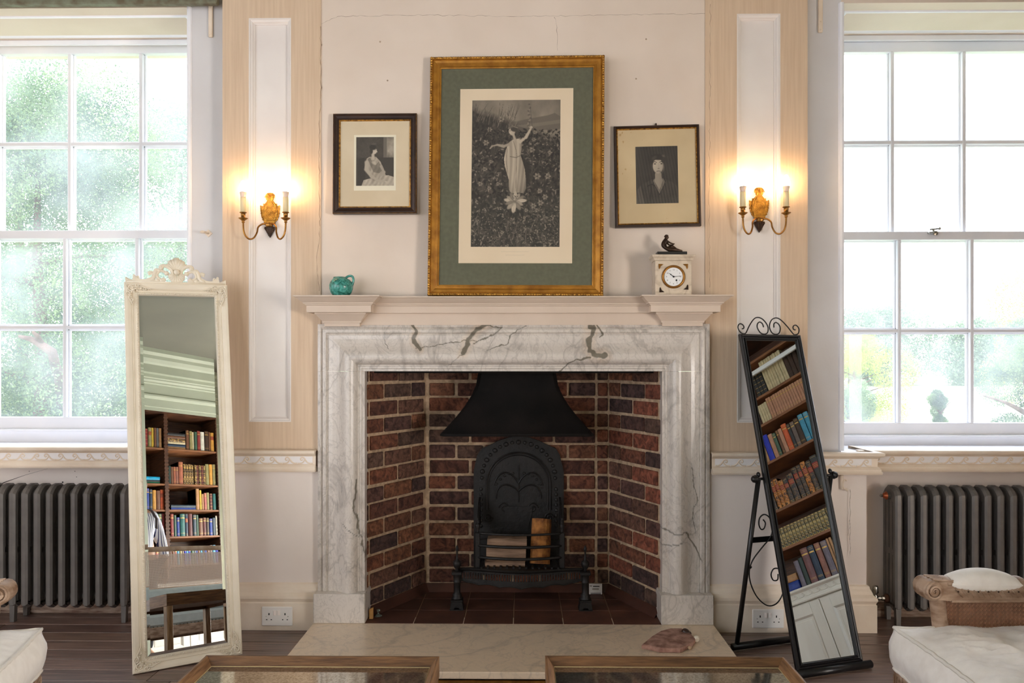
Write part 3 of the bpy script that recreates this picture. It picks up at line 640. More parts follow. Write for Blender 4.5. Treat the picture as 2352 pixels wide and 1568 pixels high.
for a, b in (((fx0, .06), (gx0, YFB)), ((gx0, YFB), (gx1, YFB)), ((gx1, YFB), (fx1, .06))):
    d = (Vector(b) - Vector(a)).normalized(); n = Vector((d.y, -d.x)); p = [Vector(a), Vector(b)]
    mb.add([(p[0].x, p[0].y, HZ + .04), (p[1].x, p[1].y, HZ + .04), (p[1].x + n.x * .035, p[1].y + n.y * .035, HZ), (p[0].x + n.x * .035, p[0].y + n.y * .035, HZ)], [(0, 1, 2, 3)])
mb.col = (.75, .68, .62); mb.c = [mb.col] * len(mb.v); fin(mb, 'tile_skirting', TILE, fb)
mb = MB(); mb.box((fx0 - .03, .100, zin - .010), (fx1 + .03, .13, zin + .008)); mb.box((fx0 - .03, .1, 1.234), (fx1 + .03, .6, 1.24)); mb.box((fx0 - .09, .56, HZ), (fx1 + .09, .58, 1.24)); mb.box((fx0 - .1, .12, HZ), (fx0 - .09, .58, 1.24)); mb.box((fx1 + .09, .12, HZ), (fx1 + .1, .58, 1.24))  # lintel strip plus an unseen outer box added to stop light leaks
fin(mb, 'iron_lintel', HOOD, fb)
# smoke hood
mb = MB(); prof = [(0, .374, .20), (.008, .374, .20), (.016, .366, .21), (.05, .335, .235), (.09, .300, .262), (.14, .262, .292), (.19, .232, .312), (.24, .211, .325), (.305, .200, .333)]
z0 = WZ(1000, .12, 1187); xc = WX(1187, .15); rows = []
for z, hw, yf in prof:
    yy = .12 + (yf - .20) * 1.3; rows.append([(xc - hw, YFB - .001, z0 + z), (xc - hw, yy + .03, z0 + z), (xc - hw + .02, yy, z0 + z), (xc, yy, z0 + z), (xc + hw - .02, yy, z0 + z), (xc + hw, yy + .03, z0 + z), (xc + hw, YFB - .001, z0 + z)])
mb.grid(rows); mb.tube([tuple(p) for p in rows[0]], .006, 6)
hd = mb.build('smoke_hood', HOOD); tag(hd, 'flared sooty metal smoke hood above the grate', 'fireplace hood'); autosmooth(hd, 50)
# fireback
def px2(px, py, Y): p = W(px, py, Y); return (p.x, p.z)
YB2 = .455
fbk = [px2(x, y, YB2) for x, y in ((1088, 1320), (1088, 1082), (1092, 1062), (1096, 1045), (1106, 1030), (1125, 1022), (1145, 1012), (1170, 1004), (1192, 1001), (1214, 1004), (1238, 1012), (1258, 1022), (1277, 1030), (1286, 1045), (1290, 1062), (1295, 1082), (1295, 1320))]
mb = MB(); mb.prism(fbk, YB2, YFB - .003); cx, cz = px2(1191, 1110, YB2)
def arc(rx, rz, a0, a1, n=24, oz=0): return [(cx + rx * cos(a0 + (a1 - a0) * i / n), YB2 - .002, cz + oz + rz * sin(a0 + (a1 - a0) * i / n)) for i in range(n + 1)]
for rx, rz, rr in ((.170, .165, .006), (.158, .152, .0035)): mb.tube([(cx - rx, YB2 - .002, cz - .14)] + arc(rx, rz, pi, 0) + [(cx + rx, YB2 - .002, cz - .14)], rr, 6)
for i in range(19): a = pi * i / 18; mb.ball((cx + .195 * cos(a), YB2 - .002, cz + .03 + .19 * sin(a)), .010 + .003 * (i % 2), 6, (1, .6, 1))
for s in (-1, 1):
    for k in range(8): mb.ball((cx + s * .20, YB2 - .002, cz - .03 - k * .028), .009, 6, (1, .6, 1.2))
    mb.tube([(x, YB2 - .002, z) for x, z in bez((cx, cz + .0), (cx + s * .04, cz + .08), (cx + s * .11, cz + .08), (cx + s * .13, cz - .01))], .005, 6)
    mb.tube([(x, YB2 - .002, z) for x, z in bez((cx, cz - .04), (cx + s * .06, cz + .02), (cx + s * .12, cz - .0), (cx + s * .12, cz - .08))], .005, 6)
    mb.tube([(x, YB2 - .002, z) for x, z in spiral(cx + s * .075, cz - .13, .03, .006, 0 if s > 0 else pi, s * 1.4)], .004, 6)
    for k in range(5): mb.ball((cx + s * (.03 + .022 * k), YB2 - .002, cz + .055 - .006 * k * k * .6), .008, 6, (1, .5, .8))
    mb.tube([(x, YB2 - .002, z) for x, z in spiral(cx + s * .16, cz - .18, .025, .005, 0, s * 1.5)], .004, 6)
mb.tube([(cx, YB2 - .002, cz - .1), (cx, YB2 - .002, cz + .1)], .004, 6)
mb.prism([(cx - .05, cz - .24), (cx + .05, cz - .24), (cx + .07, cz - .16), (cx + .075, cz - .12), (cx - .075, cz - .12), (cx - .07, cz - .16)], YB2 - .008, YB2 + .001)
fbo = mb.build('fireback', CASTI); tag(fbo, 'arched black cast iron fireback with raised vase and foliage relief', 'fireback')
# grate
YG = .20
gr = empty('fire_grate', (W(1194, 835, YG).x, YG + .05, HZ), 'black iron basket grate with bowed bars, urn finials and pierced apron', 'fire grate')
def G(px, py, Y=YG): p = W(px, py, Y); return Vector((p.x, Y, p.z))
gl, grr = G(1097, 1300).x, G(1291, 1300).x; gc = (gl + grr) / 2; ghw = (grr - gl) / 2
for py in (1225, 1253.5, 1280.5):
    z = G(1190, py + 2, YG - .03).z; mb = MB(); mb.smooth = True
    mb.tube([(gc + ghw * t, YG - .045 * (1 - t * t), z) for t in np.linspace(-1, 1, 17)], .0075 if py != 1225 else .006, 8); fin(mb, 'grate_bar', CASTI, gr)
for x in (gl, grr):
    mb = MB(); zt = G(1097, 1222).z; mb.box((x - .013, YG - .008, G(1097, 1306).z), (x + .013, YG + .012, zt), .003)
    mb.box((x - .011, YG + .012, G(1097, 1306).z), (x + .011, YG + .2, G(1097, 1306).z + .012))
    s = -1 if x < gc else 1
    mb.prism([(YG + .02, zt), (YG + .21, zt), (YG + .21, zt + .14), (YG + .12, zt + .115), (YG + .04, zt + .05)], x - .005, x + .005, 'x'); fin(mb, 'side_upright', CASTI, gr)
    mb = MB(); mb.smooth = True; mb.lathe([(.0045, 0), (.009, .003), (.004, .008), (.011, .022), (.0125, .034), (.010, .042), (.004, .046), (.003, .056), (.0055, .062), (.0045, .070), (0, .074)], (x, YG - .0, zt), 14); fin(mb, 'urn_finial', CASTI, gr)
ax, bx = G(1050, 1300, YG - .02).x, G(1344, 1300, YG - .02).x; zr = G(1190, 1309, YG - .03).z
def serp(t): # serpentine plan, t -1..1
    return YG - .035 - .028 * cos(pi * t) - .0 + (.02 if abs(t) > .97 else 0)
ts = np.linspace(-1, 1, 49)
mb = MB(); mb.grid([[((ax + bx) / 2 + (bx - ax) / 2 * t, serp(t) - .006, zr - .008), ((ax + bx) / 2 + (bx - ax) / 2 * t, serp(t) - .012, zr), ((ax + bx) / 2 + (bx - ax) / 2 * t, serp(t) - .006, zr + .006), ((ax + bx) / 2 + (bx - ax) / 2 * t, YG + .0, zr + .006)] for t in ts]); fin(mb, 'hearth_shelf', CASTI, gr)
mb = MB(); ab = G(1190, 1342, YG - .03).z
for i in range(48):
    t0, t1 = ts[i], ts[i + 1]; X = lambda t: (ax + bx) / 2 + (bx - ax) / 2 * t
    def strip(za, zb, ya=0): mb.add([(X(t0), serp(t0) + ya, za(t0)), (X(t1), serp(t1) + ya, za(t1)), (X(t1), serp(t1) + ya, zb(t1)), (X(t0), serp(t0) + ya, zb(t0)), (X(t0), serp(t0) + ya + .004, za(t0)), (X(t1), serp(t1) + ya + .004, za(t1)), (X(t1), serp(t1) + ya + .004, zb(t1)), (X(t0), serp(t0) + ya + .004, zb(t0))], [(0, 1, 2, 3), (4, 5, 6, 7), (0, 1, 5, 4), (2, 3, 7, 6)])
    sc_ = lambda t: ab + .008 * abs(sin(t * 3 * pi)) - .012 * (1 - abs(t)) + (.02 * max(0, abs(t) - .85) / .15)
    strip(lambda t: zr - .016, lambda t: zr - .006); strip(sc_, lambda t: ab + .022)
    m_ = (t0 + t1) / 2; w_ = (bx - ax) / 96 * .5; mb.box((X(m_) - w_, serp(m_), ab + .02), (X(m_) + w_, serp(m_) + .004, zr - .012))
mb.tube([((ax + bx) / 2 + (bx - ax) / 2 * t, serp(t) - .002, ab + .008 * abs(sin(t * 3 * pi)) - .012 * (1 - abs(t)) + (.02 * max(0, abs(t) - .85) / .15)) for t in ts], .003, 6)
fin(mb, 'pierced_apron', CASTI, gr)
for x in (ax, bx):
    y = YG - .025; mb = MB()
    mb.box((x - .034, y - .034, HZ + .001), (x + .034, y + .034, HZ + .006)); mb.prism([(x - .034, HZ + .001), (x - .018, HZ + .001), (x - .01, HZ + .014), (x + .01, HZ + .014), (x + .018, HZ + .001), (x + .034, HZ + .001), (x + .027, HZ + .042), (x - .027, HZ + .042)], y - .03, y + .03)
    mb.box((x - .030, y - .030, HZ + .042), (x + .030, y + .030, HZ + .05), .002); fin(mb, 'foot', CASTI, gr)
    mb = MB(); mb.smooth = True; mb.lathe([(.026, .05), (.027, .056), (.021, .062), (.024, .07), (.018, .078), (.016, .084), (.016, .13), (.02, .136), (.017, .14), (.019, .168), (.022, .172)], (x, y, HZ), 20); mb.smooth = False; mb.box((x - .026, y - .026, HZ + .172), (x + .026, y + .026, HZ + .188), .003); fin(mb, 'column', CASTI, gr)
    mb = MB(); mb.smooth = True; mb.lathe([(.012, .188), (.007, .196), (.018, .212), (.021, .226), (.018, .236), (.010, .242), (.006, .25), (.004, .27), (.0045, .285), (.008, .292), (.0085, .300), (.004, .312), (0, .316)], (x, y, HZ), 16); fin(mb, 'urn_finial', CASTI, gr)
mb = MB()
for i in range(13): x = gl + .02 + (grr - gl - .04) * i / 12; mb.box((x - .005, YG - .03, zr + .004), (x + .005, YG + .2, zr + .014))
mb.box((gl, YG + .19, zr), (grr, YG + .205, zr + .1)); fin(mb, 'bottom_bars', CASTI, gr)
# logs
def log(name, pts, label, mtop=None):
    mb = MB(); mb.smooth = False; r = random.Random(name); A, B_, ra, rb, seg = pts; A = Vector(A); B_ = Vector(B_); ax_ = (B_ - A).normalized(); u = ax_.orthogonal().normalized(); w = ax_.cross(u); rows = []
    for i in range(9):
        t = i / 8; rr = ra + (rb - ra) * t; rows.append([tuple(A + (B_ - A) * t + (u * cos(q) * (1 + .08 * noise.noise(Vector((i * .8, q * 2, 3)))) + w * sin(q) * seg) * rr * (1 + .07 * noise.noise(Vector((q * 3, t * 4, 1))))) for q in [2 * pi * k / 18 for k in range(19)]])
    mb.grid(rows); n_ = len(mb.v); mb.m = 1; mb.add(rows[0][:-1], [list(range(18))]); mb.add(rows[-1][:-1], [list(range(18))])
    o = mb.build(name, [LOGB, LOGS]); return tag(o, label, 'log', None)
a = G(1224, 1300, YG + .06); b = G(1247, 1192, YG + .12); log('firewood_log', ((a.x + .035, a.y, a.z + .012), (b.x - .006, b.y, b.z), .058, .056, .8), 'orange-brown round log standing upright at the right of the grate')
def slab(name, px0, px1, py0, py1, y0, y1, label, rot=0):
    mb = MB(); a = G(px0, py1, y0); b = G(px1, py0, y0); rows = []; n = 14
    hgt = b.z - a.z
    for i in range(n + 1):
        t = i / n; x = a.x + (b.x - a.x) * t; q = noise.noise(Vector((x * 20, hgt * 50, 1))) * .004
        rows.append([(x, y0 + .01, a.z + q), (x, y0, a.z + hgt * .2 + q), (x, y0 - .002, a.z + hgt * .8 + q), (x, y0 + .012, b.z + q * 1.6), (x, y1, b.z - .004 + q), (x, y1, a.z)])
        rows[-1].append(rows[-1][0])
    mb.grid(rows); mb.add(rows[0][:-1], [range(6)]); mb.add(rows[-1][:-1], [range(6)]); o = mb.build(name, LOGS); return tag(o, label, 'log')
slab('firewood_log', 1114, 1206, 1290, 1303, YG + .01, YG + .11, 'thin split log lying lowest in the left of the grate')
slab('firewood_log', 1117, 1208, 1257, 1289, YG + .012, YG + .10, 'grey-brown split log in the middle of the left stack')
slab('firewood_log', 1119, 1210, 1238, 1256, YG + .02, YG + .12, 'split log lying topmost at the left of the grate')
# small things in the firebox
mb = MB(); p = Wz(1368, 1364, HZ + .003); a = W(1353, 1340, p.y); b = W(1383, 1363, p.y); mb.m = 0; mb.box((a.x, p.y, HZ + .002), (b.x, p.y + .002, a.z)); mb.m = 1
hh = a.z - HZ; ww = b.x - a.x
def mk(u0, u1, v0, v1, m=1): mb.m = m; mb.box((a.x + ww * u0, p.y - .0006, HZ + hh * v0), (a.x + ww * u1, p.y, HZ + hh * v1))
mk(.3, .8, .72, .8); mk(.25, .75, .45, .58, 2); mk(.12, .9, .13, .17); mk(.12, .9, .04, .08); mk(.06, .22, .74, .84, 2)
tag(mb.build('label_card', [mat('card_white', (226, 222, 218), rough=.6), BLKPAINT, mat('card_grey', (150, 140, 130), rough=.6)]), 'small white printed card leaning inside the fireplace', 'card')
mb = MB(); p = Wz(852, 1421, HZ + .002); mb.prism([(p.x - .009, HZ + .002), (p.x + .009, HZ + .002), (p.x + .010, HZ + .054), (p.x + .007, HZ + .054), (p.x - .008, HZ + .047)], p.y, p.y + .014); tag(mb.build('wooden_wedge', mat('pine', (196, 150, 88), (170, 124, 66), 30, rough=.7)), 'small pale wooden wedge inside the left corner of the fireplace', 'wedge')
GLASSK = mat('clear_glass_knob', (200, 215, 200), rough=.05); GLASSK.node_tree.nodes['Principled BSDF'].inputs['Transmission Weight'].default_value = .85
mb = MB(); mb.smooth = True; p = Wz(869, 1414, HZ + .002); mb.lathe([(.018, 0), (.018, .003), (.008, .008), (.004, .014), (.004, .02), (.009, .024), (.009, .032), (.0, .034)], (p.x, p.y, HZ + .0015), 18); tag(mb.build('glass_stopper', GLASSK), 'small clear glass stopper on the tiles inside the fireplace', 'glass stopper')
# stone and shells on the hearth
mb = MB(); O = [Wz(x, y, HZ) for x, y in ((1474, 1490), (1498, 1470), (1518, 1458), (1540, 1452), (1566, 1452), (1585, 1462), (1592, 1470), (1598, 1474), (1590, 1486), (1562, 1500), (1538, 1499), (1515, 1499), (1495, 1494))]
n = len(O); c = sum(O, Vector()) / n; th = .02
rows = [[tuple(p + Vector((0, 0, .002))) for p in O + O[:1]], [tuple(c + (p - c) * 1.01 + Vector((0, 0, th * .8))) for p in O + O[:1]], [tuple(c + (p - c) * .97 + Vector((0, 0, th))) for p in O + O[:1]]]
for f in (.7, .4, .12): rows.append([tuple(c + (p - c) * f + Vector((0, 0, th + .006 * (1 - f) + .002 * noise.noise(p * 30)))) for p in O + O[:1]])
mb.grid(rows); mb.add(rows[-1][:-1], [range(n)]); mb.add(rows[0][:-1], [range(n)]); tag(mb.build('flat_stone', STONE), 'flat reddish-brown angular stone slab on the marble hearth', 'stone')
p = Wz(1583, 1474, HZ); 
mb = MB(); mb.smooth = True; mb.M = T(p.x, p.y + .07, HZ + .018) @ RY(.6); mb.ball((0, 0, .0), .017, 10, (1.2, 1, .95)); mb.tube([(x, -.004 - i * .0008, z) for i, (x, z) in enumerate(spiral(.012, .004, .009, .002, 0, 1.5))], .004, 6); tag(mb.build('seashell', SHELLD), 'dark brown snail shell behind the flat stone', 'shell')
p = Wz(1599, 1476, HZ); mb = MB(); mb.smooth = True; mb.M = T(p.x + .004, p.y + .01, HZ + .015); mb.ball((0, 0, 0), .013, 10, (1, 1, 1.1)); mb.tube([(x, -.012 + i * .0004, z) for i, (x, z) in enumerate(spiral(0, -.003, .009, .002, .5, 1.6))], .0035, 6); tag(mb.build('seashell', SHELLW), 'small white spiral shell at the right tip of the stone', 'shell')
p = Wz(1583, 1490, HZ); mb = MB(); mb.smooth = True; mb.ball((p.x + .0, p.y - .01, HZ + .009), .008, 8, (1.2, 1, 1)); tag(mb.build('pebble', mat('pale_pebble', (190, 160, 130), rough=.8)), 'small pale pebble in front of the shells', 'pebble')

# ============================================================ PICTURES
def pmat(cx, cz, y, yaw=0, roll=0, lean=0): return T(cx, y, cz) @ RZ(yaw) @ RX(lean) @ RY(roll)
class Paint:
    def __init__(s, w, h, base, seed=1):
        s.w, s.h = w, h; s.a = np.full((h, w), base, dtype=float); s.Y, s.X = np.mgrid[0:h, 0:w].astype(float); s.X /= w; s.Y /= h; s.asp = h / w; s.r = np.random.RandomState(seed)
    def noise(s, n, seed):
        r = np.random.RandomState(seed); g = r.rand(n + 2, n + 2); x = s.X * n; y = s.Y * n; i = x.astype(int); j = y.astype(int); u = x - i; v = y - j; u = u * u * (3 - 2 * u); v = v * v * (3 - 2 * v)
        return (g[j, i] * (1 - u) + g[j, i + 1] * u) * (1 - v) + (g[j + 1, i] * (1 - u) + g[j + 1, i + 1] * u) * v
    def fb(s, n, seed): return (s.noise(n, seed) * .5 + s.noise(n * 2, seed + 1) * .28 + s.noise(n * 4, seed + 2) * .14 + s.noise(n * 9, seed + 3) * .08)
    def put(s, m, v, al=1): m = np.clip(m, 0, 1) * al; s.a = s.a * (1 - m) + v * m
    def ell(s, cx, cy, rx, ry, v, al=1, rot=0, soft=.15, shade=0):
        dx = (s.X - cx); dy = (s.Y - cy) * s.asp; c, sn = cos(rot), sin(rot); u = (dx * c + dy * sn) / rx; w = (-dx * sn + dy * c) / ry; d = np.sqrt(u * u + w * w)
        s.put((1 - d) / soft, v + shade * (-u * .6 - w * .5), al)
    def line(s, pts, w, v, al=1, soft=.5, shade=0):
        for (a, b) in zip(pts[:-1], pts[1:]):
            w0, w1 = (w, w) if not hasattr(w, '__len__') else w
            ax, ay, bx, by = a[0], a[1] * s.asp, b[0], b[1] * s.asp; dx, dy = bx - ax, by - ay; L = dx * dx + dy * dy + 1e-9
            t = np.clip(((s.X - ax) * dx + (s.Y * s.asp - ay) * dy) / L, 0, 1); d = np.hypot(s.X - ax - t * dx, s.Y * s.asp - ay - t * dy); ww = w0 + (w1 - w0) * t
            s.put((ww - d) / (ww * soft), v + shade * ((s.X - ax - t * dx) / ww), al)
    def poly(s, pts, v, al=1, tex=None):
        m = np.zeros_like(s.a, dtype=bool); n = len(pts)
        for i in range(n):
            x1, y1 = pts[i]; x2, y2 = pts[(i + 1) % n]
            c = ((y1 > s.Y) != (y2 > s.Y)) & (s.X < (x2 - x1) * (s.Y - y1) / (y2 - y1 + 1e-12) + x1); m ^= c
        vv = v if tex is None else v + tex; mm = m.astype(float) * al; s.a = s.a * (1 - mm) + vv * mm
    def blur(s, n=1):
        for _ in range(n): a = np.pad(s.a, 1, mode='edge'); s.a = (a[:-2, 1:-1] + a[2:, 1:-1] + a[1:-1, :-2] + a[1:-1, 2:] + 4 * a[1:-1, 1:-1]) / 8
    def mesh(s, name, w, h, parent, tint0=(.035, .028, .022), tint1=(.78, .70, .54)):
        rows = [[((i / (s.w - 1) - .5) * w, 0, (.5 - j / (s.h - 1)) * h) for i in range(s.w)] for j in range(s.h)]
        mb = MB(); mb.grid(rows); a = np.clip(s.a, 0, 1)[..., None] ** 1.9; c = np.array(tint0) + (np.array(tint1) - np.array(tint0)) * a; mb.c = [tuple(q) for q in c.reshape(-1, 3)]; mb.col = (1, 1, 1)
        return mb.build(name, PRINT, parent, recalc=False)
def garden_print():
    P = Paint(250, 416, .25, 5); n = P.fb(9, 3); n2 = P.fb(40, 11)
    P.a = .15 + .22 * (n - .5) + .30 * (n2 - .45)
    sky = np.clip((.30 - P.Y - .06 * P.X * 0 - .22 * (1 - P.X)) / .05, 0, 1); P.put(sky, .58 + .35 * (P.fb(5, 21) - .5), .9)
    P.poly([(.40, .16), (.62, .13), (.86, .105), (.93, .09), (1, .115), (1, .2), (.45, .22)], .36, .8); P.poly([(.5, .175), (1, .135), (1, .16), (.6, .19)], .5, .6)
    for k in range(90):
        x = P.r.uniform(0, .5); y = P.r.uniform(.05, .16) + x * .1; P.line([(x, y), (x + P.r.uniform(.0, .07), y - P.r.uniform(.04, .09))], (.003, .001), P.r.choice([.12, .55]), .8)
    r = P.r
    for k in range(2600):                       # leaves and small blooms
        x, y = r.rand(), r.uniform(.2, 1); dark = .2 if y < .45 else .45
        if r.rand() < dark: continue
        v = r.choice([.08, .14, .3, .42, .58], p=[.28, .22, .22, .16, .12]); P_ell_local(P, x, y, r.uniform(.008, .032), r.uniform(.004, .012), v, r.uniform(0, 3.1))
    for cx, cy, q in ((.86, .52, .03), (.74, .52, .034), (.70, .27, .022), (.71, .22, .02), (.68, .34, .028), (.77, .62, .026), (.83, .66, .028), (.78, .70, .03), (.70, .72, .028), (.62, .75, .02), (.74, .75, .022), (.22, .42, .02), (.15, .47, .024), (.30, .57, .02), (.2, .6, .022), (.10, .57, .024), (.66, .18, .018), (.20, .20, .025), (.33, .13, .03), (.88, .36, .02), (.9, .24, .018), (.16, .29, .03), (.42, .83, .014), (.6, .8, .016), (.35, .9, .02), (.85, .8, .014), (.55, .92, .016)):
        for k in range(6): a = k * 1.05; P_ell_local(P, cx + q * .7 * cos(a), cy + q * .7 * sin(a) / P.asp, q * .62, q * .42, .62 - .12 * (k % 2), a)
        P_ell_local(P, cx, cy, q * .4, q * .3, .3, 0)
    for k in range(14): P_ell_local(P, .645 + .012 * sin(k), .03 + k * .012, .014 + k * .0008, .009, .4 + .2 * (k % 2), k)
    P.line([(.655, .04), (.70, .30), (.68, .5)], (.004, .004), .32)
    for k in range(7): P.line([(.22 + .01 * k, .36), (.19 + .03 * k, .26), (.20 + .05 * k, .17 + .004 * k)], (.012, .004), .16 + .06 * (k % 2), .9)
    P.blur(1)
    st = .07 * np.sin(P.X * 120 + 5 * np.sin(P.Y * 6 + P.X * 5)) + .05 * np.sin(P.X * 47 + 2 + 3 * P.Y) + .05 * (P.fb(20, 77) - .5)
    P.ell(.60, .50, .085, .20, .09, .9, .1, .5); P.ell(.40, .45, .06, .2, .12, .6, 0, .6)
    P.poly([(.425, .285), (.47, .268), (.545, .262), (.562, .30), (.560, .345), (.552, .375), (.575, .42), (.60, .47), (.612, .53), (.615, .60), (.59, .635), (.52, .63), (.45, .635), (.425, .61), (.42, .54), (.40, .50), (.375, .45), (.365, .40), (.385, .34)], .70, 1, st * .9 + .10 * np.clip((.52 - P.X) * 5, -1, .6) - .5 * np.clip((P.X - .55) * 3, 0, .35) - .25 * np.clip((P.Y - .55) * 6, 0, 1))
    P.line([(.47, .28), (.50, .34), (.51, .38), (.50, .60)], (.003, .004), .42); P.line([(.435, .385), (.50, .392), (.555, .378)], (.006, .005), .42); P.line([(.40, .33), (.39, .42), (.41, .5)], (.005, .003), .5)
    P.line([(.43, .30), (.36, .315), (.29, .305)], (.024, .015), .66, 1, .45); P.line([(.29, .305), (.23, .313), (.205, .33)], (.014, .008), .64)
    P.line([(.545, .285), (.61, .255), (.66, .20)], (.024, .014), .78, 1, .45); P.ell(.668, .187, .018, .017, .74)
    P.line([(.485, .268), (.47, .238)], (.02, .018), .72); P.ell(.452, .215, .038, .048, .78, 1, -.3, .2, .1)
    P.ell(.478, .197, .050, .036, .22, 1, .1, .3); P.ell(.512, .228, .020, .045, .22, 1, .1, .4); P.line([(.41, .193), (.46, .178), (.515, .19)], .007, .5); P.ell(.45, .185, .03, .012, .36, .8, -.2, .5)
    P.line([(.425, .21), (.438, .209)], .004, .3); P.ell(.416, .226, .003, .004, .5); P.line([(.428, .238), (.44, .238)], .003, .35)
    cx, cy = .49, .69
    for k, (a_, L, w_) in enumerate(((-2.95, .10, .024), (-2.5, .085, .022), (-2.0, .095, .026), (-1.5, .10, .024), (-1.05, .09, .024), (-.55, .10, .024), (-.1, .11, .024), (.45, .085, .022), (1.0, .10, .028), (1.7, .115, .030), (2.3, .10, .028), (2.85, .09, .022))):
        P_ell_local(P, cx + L * .62 * cos(a_) * 1.15, cy + L * .62 * sin(a_) / P.asp, L * .62, w_, .88 - .16 * (k % 3), a_); P.line([(cx, cy), (cx + L * cos(a_), cy + L * sin(a_) / P.asp)], .0025, .5, .7)
    for k in range(6): P_ell_local(P, cx - .02 + .01 * k, cy - .03 + .008 * sin(k * 2), .005, .012, .35, k)
    for k in range(900):
        x, y = r.rand(), r.uniform(.74, 1)
        if abs(x - .5) < .16 and y < .80: continue
        P_ell_local(P, x, y, r.uniform(.003, .012), r.uniform(.002, .007), r.choice([.08, .14, .5, .66]), r.uniform(0, 3))
    for k in range(30): x = r.rand(); y = r.uniform(.82, .98); P.line([(x, y), (x + r.uniform(-.06, .06), y - r.uniform(.05, .10))], (.010, .002), r.choice([.12, .3, .4]), .8)
    return P
def P_ell_local(P, cx, cy, rx, ry, v, rot):
    m = max(rx, ry) * 1.1; x0 = int(max(0, (cx - m) * P.w)); x1 = int(min(P.w, (cx + m) * P.w + 1)); y0 = int(max(0, (cy - m / P.asp) * P.h)); y1 = int(min(P.h, (cy + m / P.asp) * P.h + 1))
    if x1 <= x0 or y1 <= y0: return
    X = P.X[y0:y1, x0:x1] - cx; Y = (P.Y[y0:y1, x0:x1] - cy) * P.asp; c, s = cos(rot), sin(rot); u = (X * c + Y * s) / rx; w = (-X * s + Y * c) / ry; d = np.sqrt(u * u + w * w); k = np.clip((1 - d) / .3, 0, 1)
    P.a[y0:y1, x0:x1] = P.a[y0:y1, x0:x1] * (1 - k) + (v - .12 * d) * k
def seated_print():
    P = Paint(176, 228, .22, 2); P.a = .24 + .12 * (P.fb(6, 2) - .5) + .06 * (P.fb(40, 5) - .5)
    P.poly([(.80, .0), (1, 0), (1, .42), (.80, .42)], .55, 1, .5 * (P.fb(7, 9) - .5)); P.poly([(.72, 0), (.81, 0), (.81, .42), (.72, .42)], .42, .9)
    P.poly([(0, .42), (1, .42), (1, 1), (0, 1)], .18, .6); P.poly([(.06, .45), (.22, .42), (.26, 1), (.04, 1)], .14, .7)
    tx = .05 * np.sin(P.X * 50 + P.Y * 34 + 6 * P.fb(4, 8)) + .22 * (P.fb(9, 7) - .5)
    P.poly([(.14, 1), (.20, .88), (.40, .84), (.60, .80), (.85, .78), (1, .82), (1, 1)], .72, 1, tx)
    P.poly([(.28, .44), (.36, .40), (.52, .40), (.64, .50), (.72, .64), (.78, .78), (.74, .86), (.55, .92), (.40, .86), (.32, .74), (.22, .62)], .66, 1, tx)
    P.poly([(.30, .45), (.36, .42), (.50, .58), (.60, .50), (.70, .66), (.62, .74), (.46, .72)], .42, .8, tx * .5)
    P.line([(.28, .52), (.27, .66), (.40, .80)], (.075, .05), .74, 1, .5); P.line([(.40, .80), (.60, .90), (.76, .90)], (.055, .03), .72, 1, .5); P.line([(.66, .60), (.74, .72), (.66, .78)], (.05, .035), .68, 1, .5)
    P.ell(.80, .92, .05, .02, .8, 1, .3)
    P.line([(.45, .44), (.44, .34)], (.055, .05), .78); P.ell(.48, .285, .075, .095, .82, 1, .1, .25, -.08); P.ell(.44, .21, .11, .085, .14, 1, .2, .35); P.ell(.40, .29, .05, .09, .16, 1, 0, .4); P.ell(.47, .14, .08, .035, .3, 1, -.1, .4)
    P.poly([(.535, .27), (.565, .305), (.535, .315)], .8); P.ell(.515, .265, .010, .005, .25); P.line([(.50, .25), (.53, .247)], .005, .3); P.ell(.53, .335, .013, .006, .4)
    P.ell(.47, .53, .09, .05, .8, .8, .5, .5)
    return P
